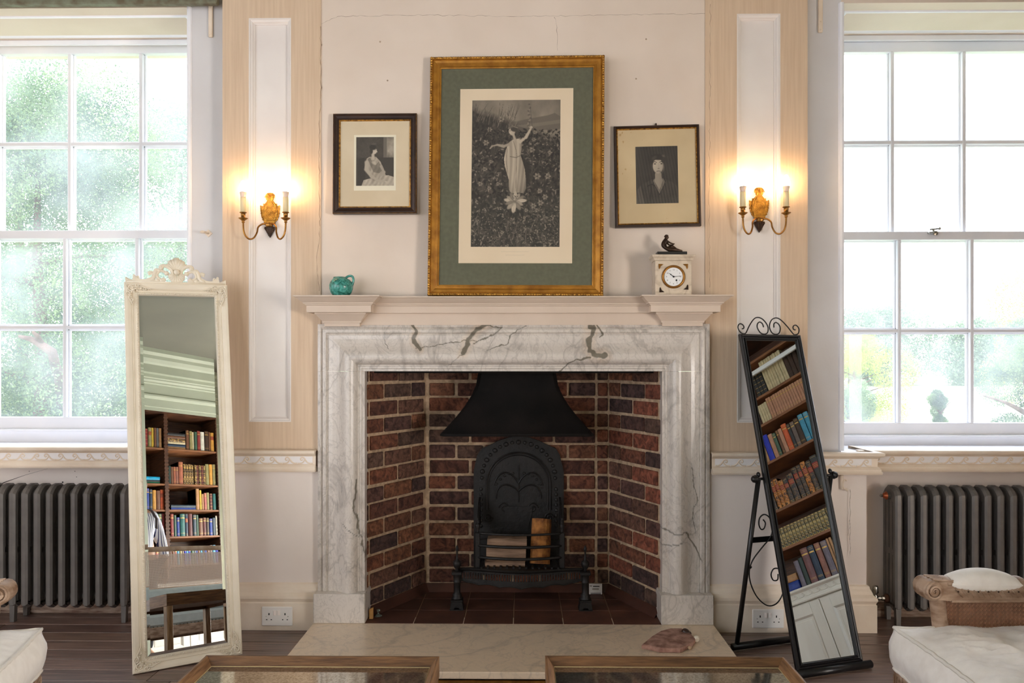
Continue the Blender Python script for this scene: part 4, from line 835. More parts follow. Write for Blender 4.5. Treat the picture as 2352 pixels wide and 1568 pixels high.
def bust_print():
    P = Paint(196, 268, .16, 3); st = .07 * np.sin(P.X * 220 + 8 * P.Y) + .05 * np.sin(P.X * 90 - 20 * P.Y); P.a = .17 + .10 * (P.fb(5, 2) - .5) + st * .6
    P.put(np.clip((.25 - P.X) / .25, 0, 1), .32, .4)
    P.poly([(0, .78), (.14, .66), (.36, .58), (.66, .57), (.88, .64), (1, .74), (1, 1), (0, 1)], .20, 1, st + .08 * (P.fb(12, 4) - .5))
    P.poly([(0, .78), (.10, .68), (.20, 1), (0, 1)], .42, .5, st)
    P.poly([(.38, .61), (.44, .56), (.64, .56), (.70, .63), (.55, .84)], .40, 1, st); P.poly([(.455, .46), (.60, .46), (.61, .56), (.63, .60), (.55, .76), (.43, .60), (.45, .56)], .62, 1, -.7 * np.clip(P.X - .52, 0, 1)); P.blur(1)
    P.ell(.525, .345, .135, .190, .78, 1, 0, .18, .10); P.put(np.clip((P.X - .60) / .08, 0, 1) * (((P.X - .52) / .155) ** 2 + ((P.Y - .36) * P.asp / .215) ** 2 < 1), .55, .6)
    P.ell(.53, .185, .20, .085, .12, 1, .05, .3); P.ell(.68, .24, .08, .09, .16, 1, .4, .3); P.ell(.37, .24, .05, .10, .14, 1, .2, .3); P.ell(.44, .20, .09, .05, .3, .6, -.5, .6); P.ell(.66, .17, .06, .04, .42, .7, .5, .7)
    for x in (.455, .61): P.line([(x - .045, .278), (x, .268), (x + .04, .28)], .010, .14, .9); P.ell(x, .306, .034, .016, .45, .8); P.ell(x, .306, .016, .014, .1)
    P.line([(.54, .30), (.545, .375)], .006, .6, .5); P.ell(.54, .388, .026, .012, .42, .8); P.line([(.49, .435), (.535, .430), (.585, .436)], .008, .25); P.line([(.50, .447), (.57, .448)], .008, .58, .6)
    P.line([(.39, .60), (.45, .70), (.55, .84), (.66, .68), (.70, .60)], .010, .10); P.line([(.27, .69), (.37, .66), (.44, .69)], .016, .1); P.line([(.36, .68), (.33, .95)], .012, .1)
    return P
# large gilt picture
def quad(px0, px1, py0, py1, Y): a = W(px0, py1, Y); b = W(px1, py0, Y); return (a.x + b.x) / 2, (a.z + b.z) / 2, b.x - a.x, b.z - a.z
cx, cz, w, h = quad(983.5, 1387, 120, 677, -.035); cz = ZM + h / 2 + .004
big = empty('gilt_framed_picture', label='large gilt-framed engraving with sage green mount leaning on the mantelshelf', cat='picture')
big.matrix_world = pmat(cx, cz, -.030, yaw=-.035, roll=radians(.45), lean=-.028)
mb = MB(); mb.rframe(-w / 2, w / 2, -h / 2, h / 2, [(0, .03), (0, .004), (.004, .0), (.011, .001), (.014, .006), (.018, .004), (.028, .006), (.036, .012), (.040, .012), (.042, .009), (.045, .009), (.047, .014), (.052, .015), (.052, .022)]); mb.build('frame', GOLD, big)
mb = MB(); mb.smooth = True
for i in range(int(w / .0115)):
    for z in (-h / 2 + .006, h / 2 - .006): mb.ball((-w / 2 + .006 + i * (w - .012) / (int(w / .0115) - 1), .0015, z), .0066, 5, (1.05, .7, .85))
for i in range(int(h / .0115)):
    for x in (-w / 2 + .006, w / 2 - .006): mb.ball((x, .0015, -h / 2 + .006 + i * (h - .012) / (int(h / .0115) - 1)), .0066, 5, (.85, .7, 1.05))
mb.build('bead_edge', GOLDH, big)
s_ = 1 / 494
def card(name, parent, px0, px1, py0, py1, c, y, m, mset=None):   # rectangle given in picture pixels relative to picture centre c=(px,py)
    mb = MB(); mb.box(((px0 - c[0]) * s_, y, -(py1 - c[1]) * s_), ((px1 - c[0]) * s_, y + .002, -(py0 - c[1]) * s_)); return mb.build(name, m, parent)
c = (1185.5, 398)
card('mount', big, 1005, 1367, 140, 660, c, .020, GREENM); card('print_sheet', big, 1053, 1317, 192, 601, c, .0185, PAPERW)
mb = MB(); x0, x1, z0, z1 = (1053 - c[0]) * s_, (1317 - c[0]) * s_, -(601 - c[1]) * s_, -(192 - c[1]) * s_; mb.rframe(x0 - .014, x1 + .014, z0 - .014, z1 + .014, [(0, 0), (.0008, -.0003), (.0016, 0)], .0198); mb.build('ruled_line', mat('mount_line', (92, 96, 80), rough=.9), big)
pr = garden_print().mesh('engraving', 206 * s_, 344 * s_, big, (.022, .018, .015), (.72, .60, .45)); pr.location = ((1184.5 - c[0]) * s_, .0182, -(391 - c[1]) * s_)
mb = MB()
for zz, hw in ((574, 32), (582, 22)):
    P_ = []
    for i in range(40): t = i / 39; P_.append(((1184 - hw + 2 * hw * t - c[0]) * s_, .0183, -(zz - c[1]) * s_ + .0016 * sin(i * 2.3) * (1 if i % 5 else .2)))
    mb.tube(P_, .0003, 4, flat=.4)
mb.build('script_caption', mat('pencil_grey', (170, 158, 132), rough=.9), big)
GL = bpy.data.materials.new('picture_glass'); GL.use_nodes = True; n = GL.node_tree; n.nodes.remove(n.nodes['Principled BSDF']); tr = n.nodes.new('ShaderNodeBsdfTransparent'); gs = n.nodes.new('ShaderNodeBsdfGlossy'); gs.inputs['Roughness'].default_value = .03; mx = n.nodes.new('ShaderNodeMixShader'); mx.inputs[0].default_value = .035; n.links.new(tr.outputs[0], mx.inputs[1]); n.links.new(gs.outputs[0], mx.inputs[2]); n.links.new(mx.outputs[0], n.nodes['Material Output'].inputs[0])
def glass(parent, w, h, y): mb = MB(); mb.add([(-w / 2, y, -h / 2), (w / 2, y, -h / 2), (w / 2, y, h / 2), (-w / 2, y, h / 2)], [(0, 1, 2, 3)]); mb.build('glass', GL, parent)
glass(big, w - .09, h - .09, .016)
# small pictures
cx, cz, w, h = quad(764.5, 957, 259, 491, .01)
p1 = empty('framed_portrait', label='small dark-framed print of a seated woman in profile, left of the gilt picture', cat='picture', group='small portraits'); p1.matrix_world = pmat(cx, cz, .008, lean=-.03, roll=-.002)
mb = MB(); mb.rframe(-w / 2, w / 2, -h / 2, h / 2, [(0, .03), (0, .002), (.004, -.004), (.008, -.004), (.011, 0), (.022, .006), (.026, .003), (.0285, .003)]); mb.build('frame', DKFRAME, p1)
mb = MB(); mb.rframe(-w / 2, w / 2, -h / 2, h / 2, [(.0285, .003), (.031, .001), (.034, .004), (.035, .010)]); mb.build('gilt_slip', GOLDH, p1)
mb = MB(); mb.rframe(-w / 2, w / 2, -h / 2, h / 2, [(.0, .001), (.0022, -.0035), (.004, -.001)]); mb.build('gilt_edge', mat('dull_gilt', (150, 108, 52), (90, 60, 30), 60, rough=.5, metal=.4), p1)
c = (860.5, 375); s_ = 1 / 484
card('mount', p1, 778, 944, 272, 478, c, .009, MAT_PAPER); card('plate_sheet', p1, 812, 909, 308, 437, c, .0082, mat('plate_paper', (232, 224, 200), rough=.8))
pr = seated_print().mesh('portrait_print', 87 * s_, 113 * s_, p1, (.022, .018, .015), (.74, .64, .50)); pr.location = (0, .008, -(369.5 - c[1]) * s_); glass(p1, w - .07, h - .07, .006)
cx, cz, w, h = quad(1412, 1608, 286, 521, .012)
p2 = empty('framed_portrait', label='small thin-framed print of a woman facing forward, above the clock', cat='picture', group='small portraits'); p2.matrix_world = pmat(cx, cz, .010, lean=-.03, roll=-radians(.9), yaw=-.02)
mb = MB(); mb.rframe(-w / 2, w / 2, -h / 2, h / 2, [(0, .028), (0, .002), (.003, -.003), (.008, -.004), (.013, .002)]); mb.build('frame', DKFRAME, p2)
mb = MB(); mb.rframe(-w / 2, w / 2, -h / 2, h / 2, [(.013, .002), (.015, .000), (.0175, .003), (.018, .010)]); mb.build('gilt_slip', GOLDH, p2)
c = (1510, 402.5)
card('mount', p2, 1420, 1600, 294, 513, c, .009, MAT_PAPER2)
pr = bust_print().mesh('portrait_print', 96 * s_, 132 * s_, p2, (.018, .015, .014), (.66, .56, .43)); pr.location = ((1509.5 - c[0]) * s_, .0082, -(399.5 - c[1]) * s_); glass(p2, w - .035, h - .035, .006)
r = random.Random(5)
for (x, y, q, k) in ((1427, 306, .010, 5), (1434, 322, .007, 5), (1432, 300, .006, 4), (1424, 340, .004, 4), (1438, 385, .006, 5), (1431, 395, .004, 4), (1452, 300, .003, 3), (1530, 500, .0035, 2), (1478, 318, .002, 2), (1500, 302, .002, 2), (1450, 375, .002, 2)):
    a, b = (x - c[0]) * s_, -(y - c[1]) * s_; mb = MB(); mb.M = T(a, .0084, b); mb.prism([(cos(t * .4488) * q * .6 * r.uniform(.3, 1.3), sin(t * .4488) * q * .9 * r.uniform(.3, 1.3)) for t in range(14)], 0, .0007); mb.build('foxing_stain', mat('foxing', (186, 156, 112), rough=.9), p2)
mb = MB(); mb.tube([(-.002 + .004 * cos(t * .6), .012, h / 2 + .006 + .005 * sin(t * .6)) for t in range(11)], .0014, 6, closed=False); mb.box((-.003, .008, h / 2 - .002), (.003, .016, h / 2 + .012)); mb.build('hanging_ring', BRONZE, p2)

# ============================================================ MANTEL THINGS
# teal pitcher
p = W(783, 676, -.07); jx = p.x
jug = empty('teal_pitcher', (jx, -.065, ZM), 'small teal glazed squat pitcher with a loop handle on the mantelshelf', 'pitcher')
js = 1 / 500
mb = MB(); mb.smooth = True
pr_ = [(0, .001), (15 * js, .0), (19 * js, 2 * js), (24 * js, 9 * js), (27 * js, 18 * js), (27.5 * js, 26 * js), (25 * js, 33 * js), (20.5 * js, 38.5 * js), (16 * js, 41.5 * js), (13 * js, 43.5 * js), (12.5 * js, 45 * js), (11.5 * js, 44.5 * js), (10 * js, 41 * js)]
N = 28; vs = []; rows = []
for r_, z in pr_:
    row = []
    for k in range(N + 1):
        a = 2 * pi * k / N; q = max(r_, 1e-5); x = q * cos(a); y_ = q * sin(a); zz = z
        if z > 38 * js: x -= .005 * ((z - 38 * js) / (7 * js)); x = x - (.007 * max(0, -cos(a)) ** 3) * (z - 38 * js) / (7 * js)
        row.append((x, y_, zz))
    rows.append(row)
mb.grid(rows); mb.build('body', JUGM, jug)
mb = MB(); mb.smooth = True; mb.tube([(x * js, 0, z * js) for x, z in catmull([(2, 42), (9, 42.5), (17, 47), (25, 47), (28.5, 41), (28, 33), (25.5, 25)], 5)], [.0052] * 6 + [.0055] * 25, 8, flat=1.3); mb.build('handle', JUGM, jug)
# clock
ck = empty('mantel_clock', (WX(1547, -.09), -.05, ZM), 'small alabaster mantel clock with brass bezel and corner mounts', 'clock')
k_ = 1 / 497; D = .085
X = lambda px: (px - 1547) * k_
Z = lambda py: (679 - py) * k_
mb = MB(); mb.box((X(1505), -D / 2, 0), (X(1588), D / 2 + .01, Z(598)), .002); mb.build('case', ALAB, ck)
mb = MB(); pts = [(0, Z(600)), (.006, Z(599)), (.010, Z(594)), (.016, Z(591)), (.018, Z(588)), (.018, Z(586.5)), (0, Z(586))]
mb.sweep([(X(1506), D / 2), (X(1506), -D / 2 + .001), (X(1587), -D / 2 + .001), (X(1587), D / 2)], pts); mb.box((X(1506), -D / 2, Z(600)), (X(1587), D / 2, Z(586.2))); mb.build('cornice', ALAB, ck)
yd = -D / 2; dcx, dcz = X(1546.5), Z(636.5)
mb = MB(); mb.smooth = True; mb.lathe([(.0400, 0), (.0535, 0), (.0538, -.004), (.050, -.009), (.0465, -.010), (.0445, -.007), (.0425, -.004), (.042, -.001)], (dcx, yd, dcz), 48, 'y'); mb.build('bezel', BRASS, ck)
mb = MB(); mb.lathe([(0, -.003), (.0425, -.003), (.0425, 0)], (dcx, yd, dcz), 40, 'y'); dl = mb.build('dial', DIAL, ck)
def text_mb(mb, s, size, x, y, z, rot=0):
    cu = bpy.data.curves.new('t', 'FONT'); cu.body = s; cu.size = size; cu.align_x = 'CENTER'; cu.align_y = 'CENTER'; cu.extrude = .0002; o = bpy.data.objects.new('t', cu); COL.objects.link(o)
    dg = bpy.context.evaluated_depsgraph_get(); dg.update(); me = o.evaluated_get(dg).to_mesh(); M = T(x, y, z) @ RY(rot) @ RX(pi / 2)
    b = len(mb.v); mb.v += [tuple(M @ v.co) for v in me.vertices]; mb.c += [(1, 1, 1)] * len(me.vertices)
    for f in me.polygons: mb.f.append([i + b for i in f.vertices]); mb.mi.append(mb.m); mb.sm.append(False)
    o.evaluated_get(dg).to_mesh_clear(); bpy.data.objects.remove(o)
mb = MB()
for i in range(1, 13): a = pi / 2 - i * pi / 6; text_mb(mb, str(i), .0085, dcx + .032 * cos(a), yd - .0032, dcz + .032 * sin(a), 0)
mb.build('numerals', BLKPAINT, dl, recalc=False)
mb = MB(); mb.tube([(dcx, yd - .006, dcz), (dcx - .021, yd - .006, dcz + .0165)], [.0018, .0007], 6); mb.ball((dcx - .0135, yd - .006, dcz + .0106), .0026, 6, (1, .4, 1)); mb.ball((dcx, yd - .006, dcz), .0042, 8, (1, .5, 1)); mb.build('hour_hand', BLKPAINT, ck)
mb = MB(); mb.tube([(dcx, yd - .007, dcz), (dcx + .037, yd - .007, dcz + .004)], [.0012, .0004], 6); mb.ball((dcx + .026, yd - .007, dcz + .0028), .0018, 6, (1.5, .4, .7)); mb.build('minute_hand', BLKPAINT, ck)
mb = MB(); mb.ball((dcx + .013, yd - .004, dcz - .016), .0045, 8, (.8, .3, 1.1)); mb.build('winding_hole', BLKPAINT, ck)
for sx, sz, px, py, gm in ((-1, 1, 1514, 608, BRASS), (1, 1, 1578, 608, BRASS), (-1, -1, 1516, 671, BRONZE), (1, -1, 1579, 665, BRONZE)):
    mb = MB(); x, z = X(px), Z(py); a = -sx; b = -sz
    mb.prism([(x - a * .003, z - b * .002), (x + a * .020, z - b * .001), (x + a * .013, z + b * .005), (x + a * .007, z + b * .008), (x + a * .004, z + b * .017), (x + a * .001, z + b * .022), (x - a * .002, z + b * .018)], yd - .003, yd)
    for t in (.2, .5, .8): mb.ball((x + a * .016 * t, yd - .003, z + b * .002), .0026, 6); mb.ball((x, yd - .003, z + b * .018 * t), .0026, 6)
    mb.build('corner_mount', gm, ck)
# bronze seated figure on its plinth
fgx = WX(1544, -.09); zt = ZM + Z(586)
fg = empty('bronze_figurine', (fgx, -.05, zt), 'small dark bronze figurine of a seated girl on a slab, atop the clock', 'figurine')
mb = MB(); mb.box((-32 * k_, -.022, 0), (36 * k_, .026, 9 * k_), .001); mb.build('plinth', mat('black_marble', (40, 38, 38), rough=.3), fg)
def skin(name, nodes, edges, m, parent, sub=2, root=0, M=None):
    me = bpy.data.meshes.new(name); me.from_pydata([n[:3] for n in nodes], edges, []); o = bpy.data.objects.new(name, me); COL.objects.link(o)
    md = o.modifiers.new('s', 'SKIN'); md.use_smooth_shade = True; md.branch_smoothing = .4
    for i, n in enumerate(nodes): sv = me.skin_vertices[0].data[i]; r_ = n[3] if not hasattr(n[3], '__len__') else n[3]; sv.radius = (r_, r_) if not hasattr(r_, '__len__') else r_; sv.use_root = (i == root)
    o.modifiers.new('u', 'SUBSURF').levels = sub; o.modifiers['u'].render_levels = sub
    dg = bpy.context.evaluated_depsgraph_get(); dg.update(); m2 = bpy.data.meshes.new_from_object(o.evaluated_get(dg)); bpy.data.objects.remove(o)
    if M is not None: m2.transform(M)
    o = bpy.data.objects.new(name, m2); m2.materials.clear(); m2.materials.append(m); m2.polygons.foreach_set('use_smooth', [True] * len(m2.polygons)); COL.objects.link(o); o.parent = parent; return o
f = k_; zb = 9 * k_
nd = [(-15 * f, 0, zb + 5 * f, 6 * f), (-18 * f, 0, zb + 13 * f, 5.2 * f), (-15 * f, 0, zb + 22 * f, 5.2 * f), (-12.5 * f, 0, zb + 28.5 * f, 4 * f), (-10.5 * f, 0, zb + 30.5 * f, 1.9 * f), (-8.5 * f, 0, zb + 33.5 * f, 3.4 * f), (-8 * f, 0, zb + 36.5 * f, 3.2 * f),
      (-10 * f, -5 * f, zb + 26 * f, 2.1 * f), (-3 * f, -7 * f, zb + 20.5 * f, 1.6 * f), (5 * f, -4 * f, zb + 18.5 * f, 1.2 * f), (9 * f, -3 * f, zb + 18.5 * f, 1.2 * f),
      (-10 * f, 5 * f, zb + 26 * f, 2.1 * f), (-3 * f, 6 * f, zb + 17.5 * f, 1.6 * f), (4 * f, 3 * f, zb + 17 * f, 1.2 * f), (8 * f, 1 * f, zb + 18 * f, 1.1 * f),
      (-6 * f, 4 * f, zb + 8 * f, 4.6 * f), (4 * f, 4 * f, zb + 14 * f, 3.4 * f), (13 * f, 4 * f, zb + 8 * f, 2.4 * f), (22 * f, 4 * f, zb + 2.6 * f, 1.7 * f), (28 * f, 4 * f, zb + 1.6 * f, 1.3 * f),
      (-5 * f, -5 * f, zb + 5 * f, 5.2 * f), (8 * f, -5 * f, zb + 5 * f, 4.2 * f), (20 * f, -4 * f, zb + 3 * f, 2.4 * f), (27 * f, -4 * f, zb + 1.6 * f, 1.4 * f)]
ed = [(0, 1), (1, 2), (2, 3), (3, 4), (4, 5), (5, 6), (3, 7), (7, 8), (8, 9), (9, 10), (3, 11), (11, 12), (12, 13), (13, 14), (0, 15), (15, 16), (16, 17), (17, 18), (18, 19), (0, 20), (20, 21), (21, 22), (22, 23)]
nd = [(a, b, c_, r_ * (1.5 if i < 4 else 2.0 if i == 4 else 1.5 if i in (5, 6) else 1.3)) for i, (a, b, c_, r_) in enumerate(nd)]
skin('figure', nd, ed, BRONZE, fg)
mb = MB(); mb.smooth = True; mb.ball((-9.3 * f, 0, zb + 37 * f), 4.4 * f, 8, (1.1, 1, .8)); mb.ball((-13 * f, 0, zb + 36 * f), 2 * f, 8); mb.ball((-4.4 * f, 0, zb + 34 * f), .9 * f, 6, (1.3, .8, .8)); mb.build('hair', BRONZE, fg)

# ============================================================ WALL SCONCES
BULB = emis('lit_candle_bulb', (1.0, .64, .31), 92)
SOCK = mat('bulb_base_ceramic', (240, 214, 196), rough=.4)
def sconce(label, cxp, czp, Yw, flip=1):
    c = W(cxp, czp, Yw); root = empty('wall_sconce', (c.x, Yw, c.z), label, 'wall light', 'two-arm candle sconces'); u = 1 / 487
    # outline of back plate (px units from centre; +z up)
    half = [(0, 50), (6, 49.5), (10, 46), (11, 41), (9, 38), (6, 37), (6, 33), (9, 28), (13, 24), (16, 25), (16, 19), (20, 19), (20, 13), (23, 11), (21, 6), (23, 2), (20, -2), (21, -6), (17, -8), (17, -13), (15, -17), (0, -17)]
    mb = MB(); pl = [(x * u, z * u) for x, z in half] + [(-x * u, z * u) for x, z in half[::-1][:-1]]; pl = pl[:-1] if pl[-1] == pl[0] else pl
    mb.prism(pl, -.004, 0); pl2 = [(x * .8, z * .86 - .001) for x, z in pl]; mb.prism(pl2, -.009, -.003)
    for r_, z_, ph in ((.0265, .0, 0), (.021, .0, 0)): mb.tube([(r_ * cos(t), -.009, .009 * 0 + z_ + r_ * 1.12 * sin(t)) for t in np.linspace(0, 2 * pi, 25)[:-1]], .0016, 6, closed=True)
    for s in (-1, 1):
        mb.tube([(x * u * s, -.009, z * u) for x, z in catmull([(15, 8), (12, 20), (7, 28), (4, 36), (6, 43)], 4)], .0016, 6); mb.tube([(s * x, -.009, z) for x, z in spiral(8.5 * u, 40 * u, .0065, .001, -1.2, 1.3)], .0014, 6)
        for k in range(7): t = k / 6; mb.ball(((22 - 5 * t * t) * u * s, -.004, (18 - 30 * t) * u), .0042, 6, (.8, .8, 1.4))
        for k in range(3): mb.tube([(0, -.0085, 38 * u), (s * k * 3 * u, -.0095, 47 * u)], .0012, 5)
    for a_ in range(-2, 3):
        for q in (1, -1): mb.tube([((a_ * 5 - 8) * u, -.0095, -9 * u * q), ((a_ * 5 + 8) * u, -.0095, 9 * u * q)], .0007, 4)
    mb.box((-13 * u, -.016, -22 * u), (13 * u, 0, -17 * u), .002); mb.build('backplate', SCPL, root)
    mb = MB(); mb.smooth = True; mb.box((-7 * u, -.03, -31 * u), (7 * u, 0, -21 * u), .003); mb.build('arm_block', BRASS, root)
    mb = MB(); mb.prism([(-12 * u, -30 * u), (12 * u, -30 * u), (13 * u, -34 * u), (8 * u, -42 * u), (5 * u, -47 * u), (0, -55 * u), (-5 * u, -47 * u), (-8 * u, -42 * u), (-13 * u, -34 * u)], -.010, 0)
    for s in (-1, 1):
        mb.tube([(s * x, -.011, z) for x, z in spiral(9.5 * u, -34 * u, .006, .0012, 1, 1.3)], .0016, 6)
        for k in range(4): mb.ball((s * (8 - 2 * k) * u, -.010, (-39 - 4 * k) * u), .0032, 6)
    for k in range(3): mb.tube([((k - 1) * 5 * u, -.011, -31 * u), ((k - 1) * 1 * u, -.011, -52 * u)], .0016, 5)
    mb.build('leaf_finial', BRONZE, root)
    yb = -.085
    for s in (-1, 1):
        xe = s * 49 * u
        mb = MB(); mb.smooth = True
        P_ = catmull([(s * 5 * u, -.02, -26 * u), (s * 13 * u, -.03, -25.5 * u), (s * 21 * u, -.045, -34 * u), (s * 22.5 * u, -.053, -47 * u), (s * 28 * u, -.063, -60 * u), (s * 36 * u, -.075, -64 * u), (s * 44 * u, -.083, -57 * u), (s * 48 * u, yb, -45 * u), (s * 49 * u, yb, -28 * u)], 6)
        mb.tube(P_, .0042, 8); mb.build('arm', BRASS, root)
        mb = MB(); mb.smooth = True
        mb.lathe([(.004, -28 * u), (.0075, -27 * u), (.0075, -25 * u), (.005, -24.5 * u), (.009, -22 * u), (.022, -17.5 * u), (.022, -16.8 * u), (.010, -15.5 * u), (.0105, -6 * u), (.0165, -4.5 * u), (.0165, -3.5 * u), (.011, -3 * u)], (xe, yb, 0), 24); mb.build('drip_cup', BRASS, root)
        mb = MB(); mb.smooth = True; mb.lathe([(.0128, -3.5 * u), (.0132, 30 * u), (.0122, 30.5 * u), (.0, 30.4 * u)], (xe, yb, 0), 24); cs = mb.build('candle_sleeve', CANDLE, root)
        mb = MB(); mb.smooth = True; mb.lathe([(.012, 30.4 * u), (.0125, 34 * u), (.0165, 43 * u)], (xe, yb, 0), 24); mb.build('bulb_base', SOCK, root)
        mb = MB(); mb.smooth = True; mb.lathe([(.0165, 43 * u), (.0180, 48 * u), (.0175, 54 * u), (.0140, 61 * u), (.0085, 66.5 * u), (.004, 69 * u), (0, 69.6 * u)], (xe, yb, 0), 24); mb.build('bulb', BULB, root)
    return root
sconce('two-arm brass candle sconce on the pilaster beside the cream mirror', 621, 492, YP + .023)
sconce('two-arm brass candle sconce on the pilaster beside the right window', 1743, 480, YP + .023)

# ============================================================ SOCKETS AND WALL HARDWARE
def socket(label, px0, px1, py0, py1):
    Y = YP - .035; a, b = W(px0, py1, Y), W(px1, py0, Y); w, h = b.x - a.x, b.z - a.z
    root = empty('double_socket', ((a.x + b.x) / 2, Y, (a.z + b.z) / 2), label, 'power socket', 'double wall sockets'); e = .001
    mb = MB(); mb.box((-w / 2, -.008, -h / 2), (w / 2, -.0005, h / 2), .004); mb.build('faceplate', PLASTIC, root)
    for x in (-.011, .009): mb = MB(); mb.box((x - .0065, -.012, .006), (x + .0065, -.008, .028), .001); mb.build('switch', mat('switch_white', (250, 240, 232), rough=.3), root)
    for s in (-1, 1):
        x = s * .038
        for q in ((x - .0025, x + .0025, .006, .016), (x - .014, x - .008, -.017, -.013), (x + .008, x + .014, -.017, -.013)): mb = MB(); mb.box((q[0], -.0086, q[2]), (q[1], -.0078, q[3])); mb.build('pin_hole', BLKPAINT, root)
        mb = MB(); mb.ball((s * .052, -.008, .0), .002, 6); mb.build('screw', CHROME, root)
socket('white double power socket on the skirting beside the cream mirror', 602, 673, 1392, 1436)
socket('white double power socket on the skirting behind the black mirror stand', 1727, 1800, 1398, 1441)
# hooks, brackets
p = W(485, 40, YS)
mb = MB(); z1 = WZ(85, YS - .01, 485); z0 = WZ(5, YS - .01, 485); mb.box((p.x - .010, YS - .012, z1), (p.x + .010, YS, z0), .003); mb.tube([(p.x, YS - .012, z0), (p.x, YS - .05, z0 + .012), (p.x - .01, YS - .10, z0 + .02)], .010, 8); mb.ball((p.x, YS - .012, z1 + .012), .004, 6)
tag(mb.build('curtain_bracket', TRIM), 'cream painted bracket at the top edge of the left window recess', 'bracket', 'curtain brackets')
p = W(1883, 40, YS); mb = MB(); z1 = WZ(74, YS - .01, 1883); mb.box((p.x - .011, YS - .012, z1), (p.x + .011, YS, z0), .003); mb.tube([(p.x, YS - .012, z0), (p.x, YS - .05, z0 + .012), (p.x + .01, YS - .10, z0 + .02)], .010, 8); mb.ball((p.x, YS - .013, z1 + .012), .004, 6); mb.ball((p.x, YS - .013, z1 + .05), .004, 6)
tag(mb.build('curtain_bracket', TRIM), 'cream painted bracket at the top edge of the right window recess', 'bracket', 'curtain brackets')
mb = MB(); a = WX(495, 0); mb.box((XL, YS - .09, WZ(8, YS - .09, 200)), (a, YS - .05, WZ(8, YS - .09, 200) + .09), .006); mb.box((XL, YS - .05, WZ(3, YS - .05, 200)), (a - .02, YS, WZ(3, YS - .05, 200) + .03), .006)
tag(mb.build('curtain_pelmet', LEADG), 'worn greenish wooden curtain rail across the top of the left window', 'curtain rail')
p = W(479, 536, YS); mb = MB(); mb.smooth = True; mb.M = T(p.x, YS, p.z); mb.smooth = False; mb.prism([(-.0, -.018), (.02, 0), (.0, .018), (-.018, 0)], -.005, 0); mb.smooth = True; mb.tube([(0, -.004, 0), (-.004, -.025, .002), (-.012, -.035, .001)], .005, 8); mb.ball((-.014, -.036, .001), .011, 8, (1.3, .8, .6))
tag(mb.build('curtain_tieback_hook', TRIM), 'white painted tieback hook on the wall beside the left window', 'hook')
p = W(1932, 1100, YP)
mb = MB(); x0 = W(1932, 1100, YP).x; mb.box((x0 - .007, YP - .016, WZ(1123, YP, 1932)), (x0 + .006, YP, WZ(1094, YP, 1932) + .01), .003); mb.tube([(x0 + .012 + .011 * cos(t), YP - .016, WZ(1111, YP, 1932) + .022 * sin(t)) for t in np.linspace(.9, 5.4, 14)], .0035, 8); mb.ball((x0 + .02, YP - .016, WZ(1124, YP, 1932)), .006, 6)
tag(mb.build('cord_hook', TRIM), 'white painted cord hook on the pier right of the black mirror', 'hook')
mb = MB(); r = random.Random(3); zt_ = WZ(1124, YP, 1950); zb_ = WZ(1272, YP, 1950); n = 46; pts = [(W(1950, 1124, YP).x + .002 * sin(i * .5), YP - .012, zt_ + (zb_ - zt_) * i / n) for i in range(n + 1)]
mb.tube(pts, .0009, 5)
for i, q in enumerate(pts):
    if i % 1 == 0: mb.ball(q, .0022 if i not in (22, 24) else .004, 5)
mb.tube([(pts[26][0], YP - .012, pts[26][2]), (pts[26][0] - .006, YP - .01, pts[26][2] - .015), (pts[26][0] - .010, YP - .01, pts[26][2] - .045)], .001, 5)
tag(mb.build('pull_cord', mat('painted_cord', (222, 214, 206), (180, 168, 156), 80, rough=.7)), 'thin knotted white blind cord hanging down the pier', 'cord')

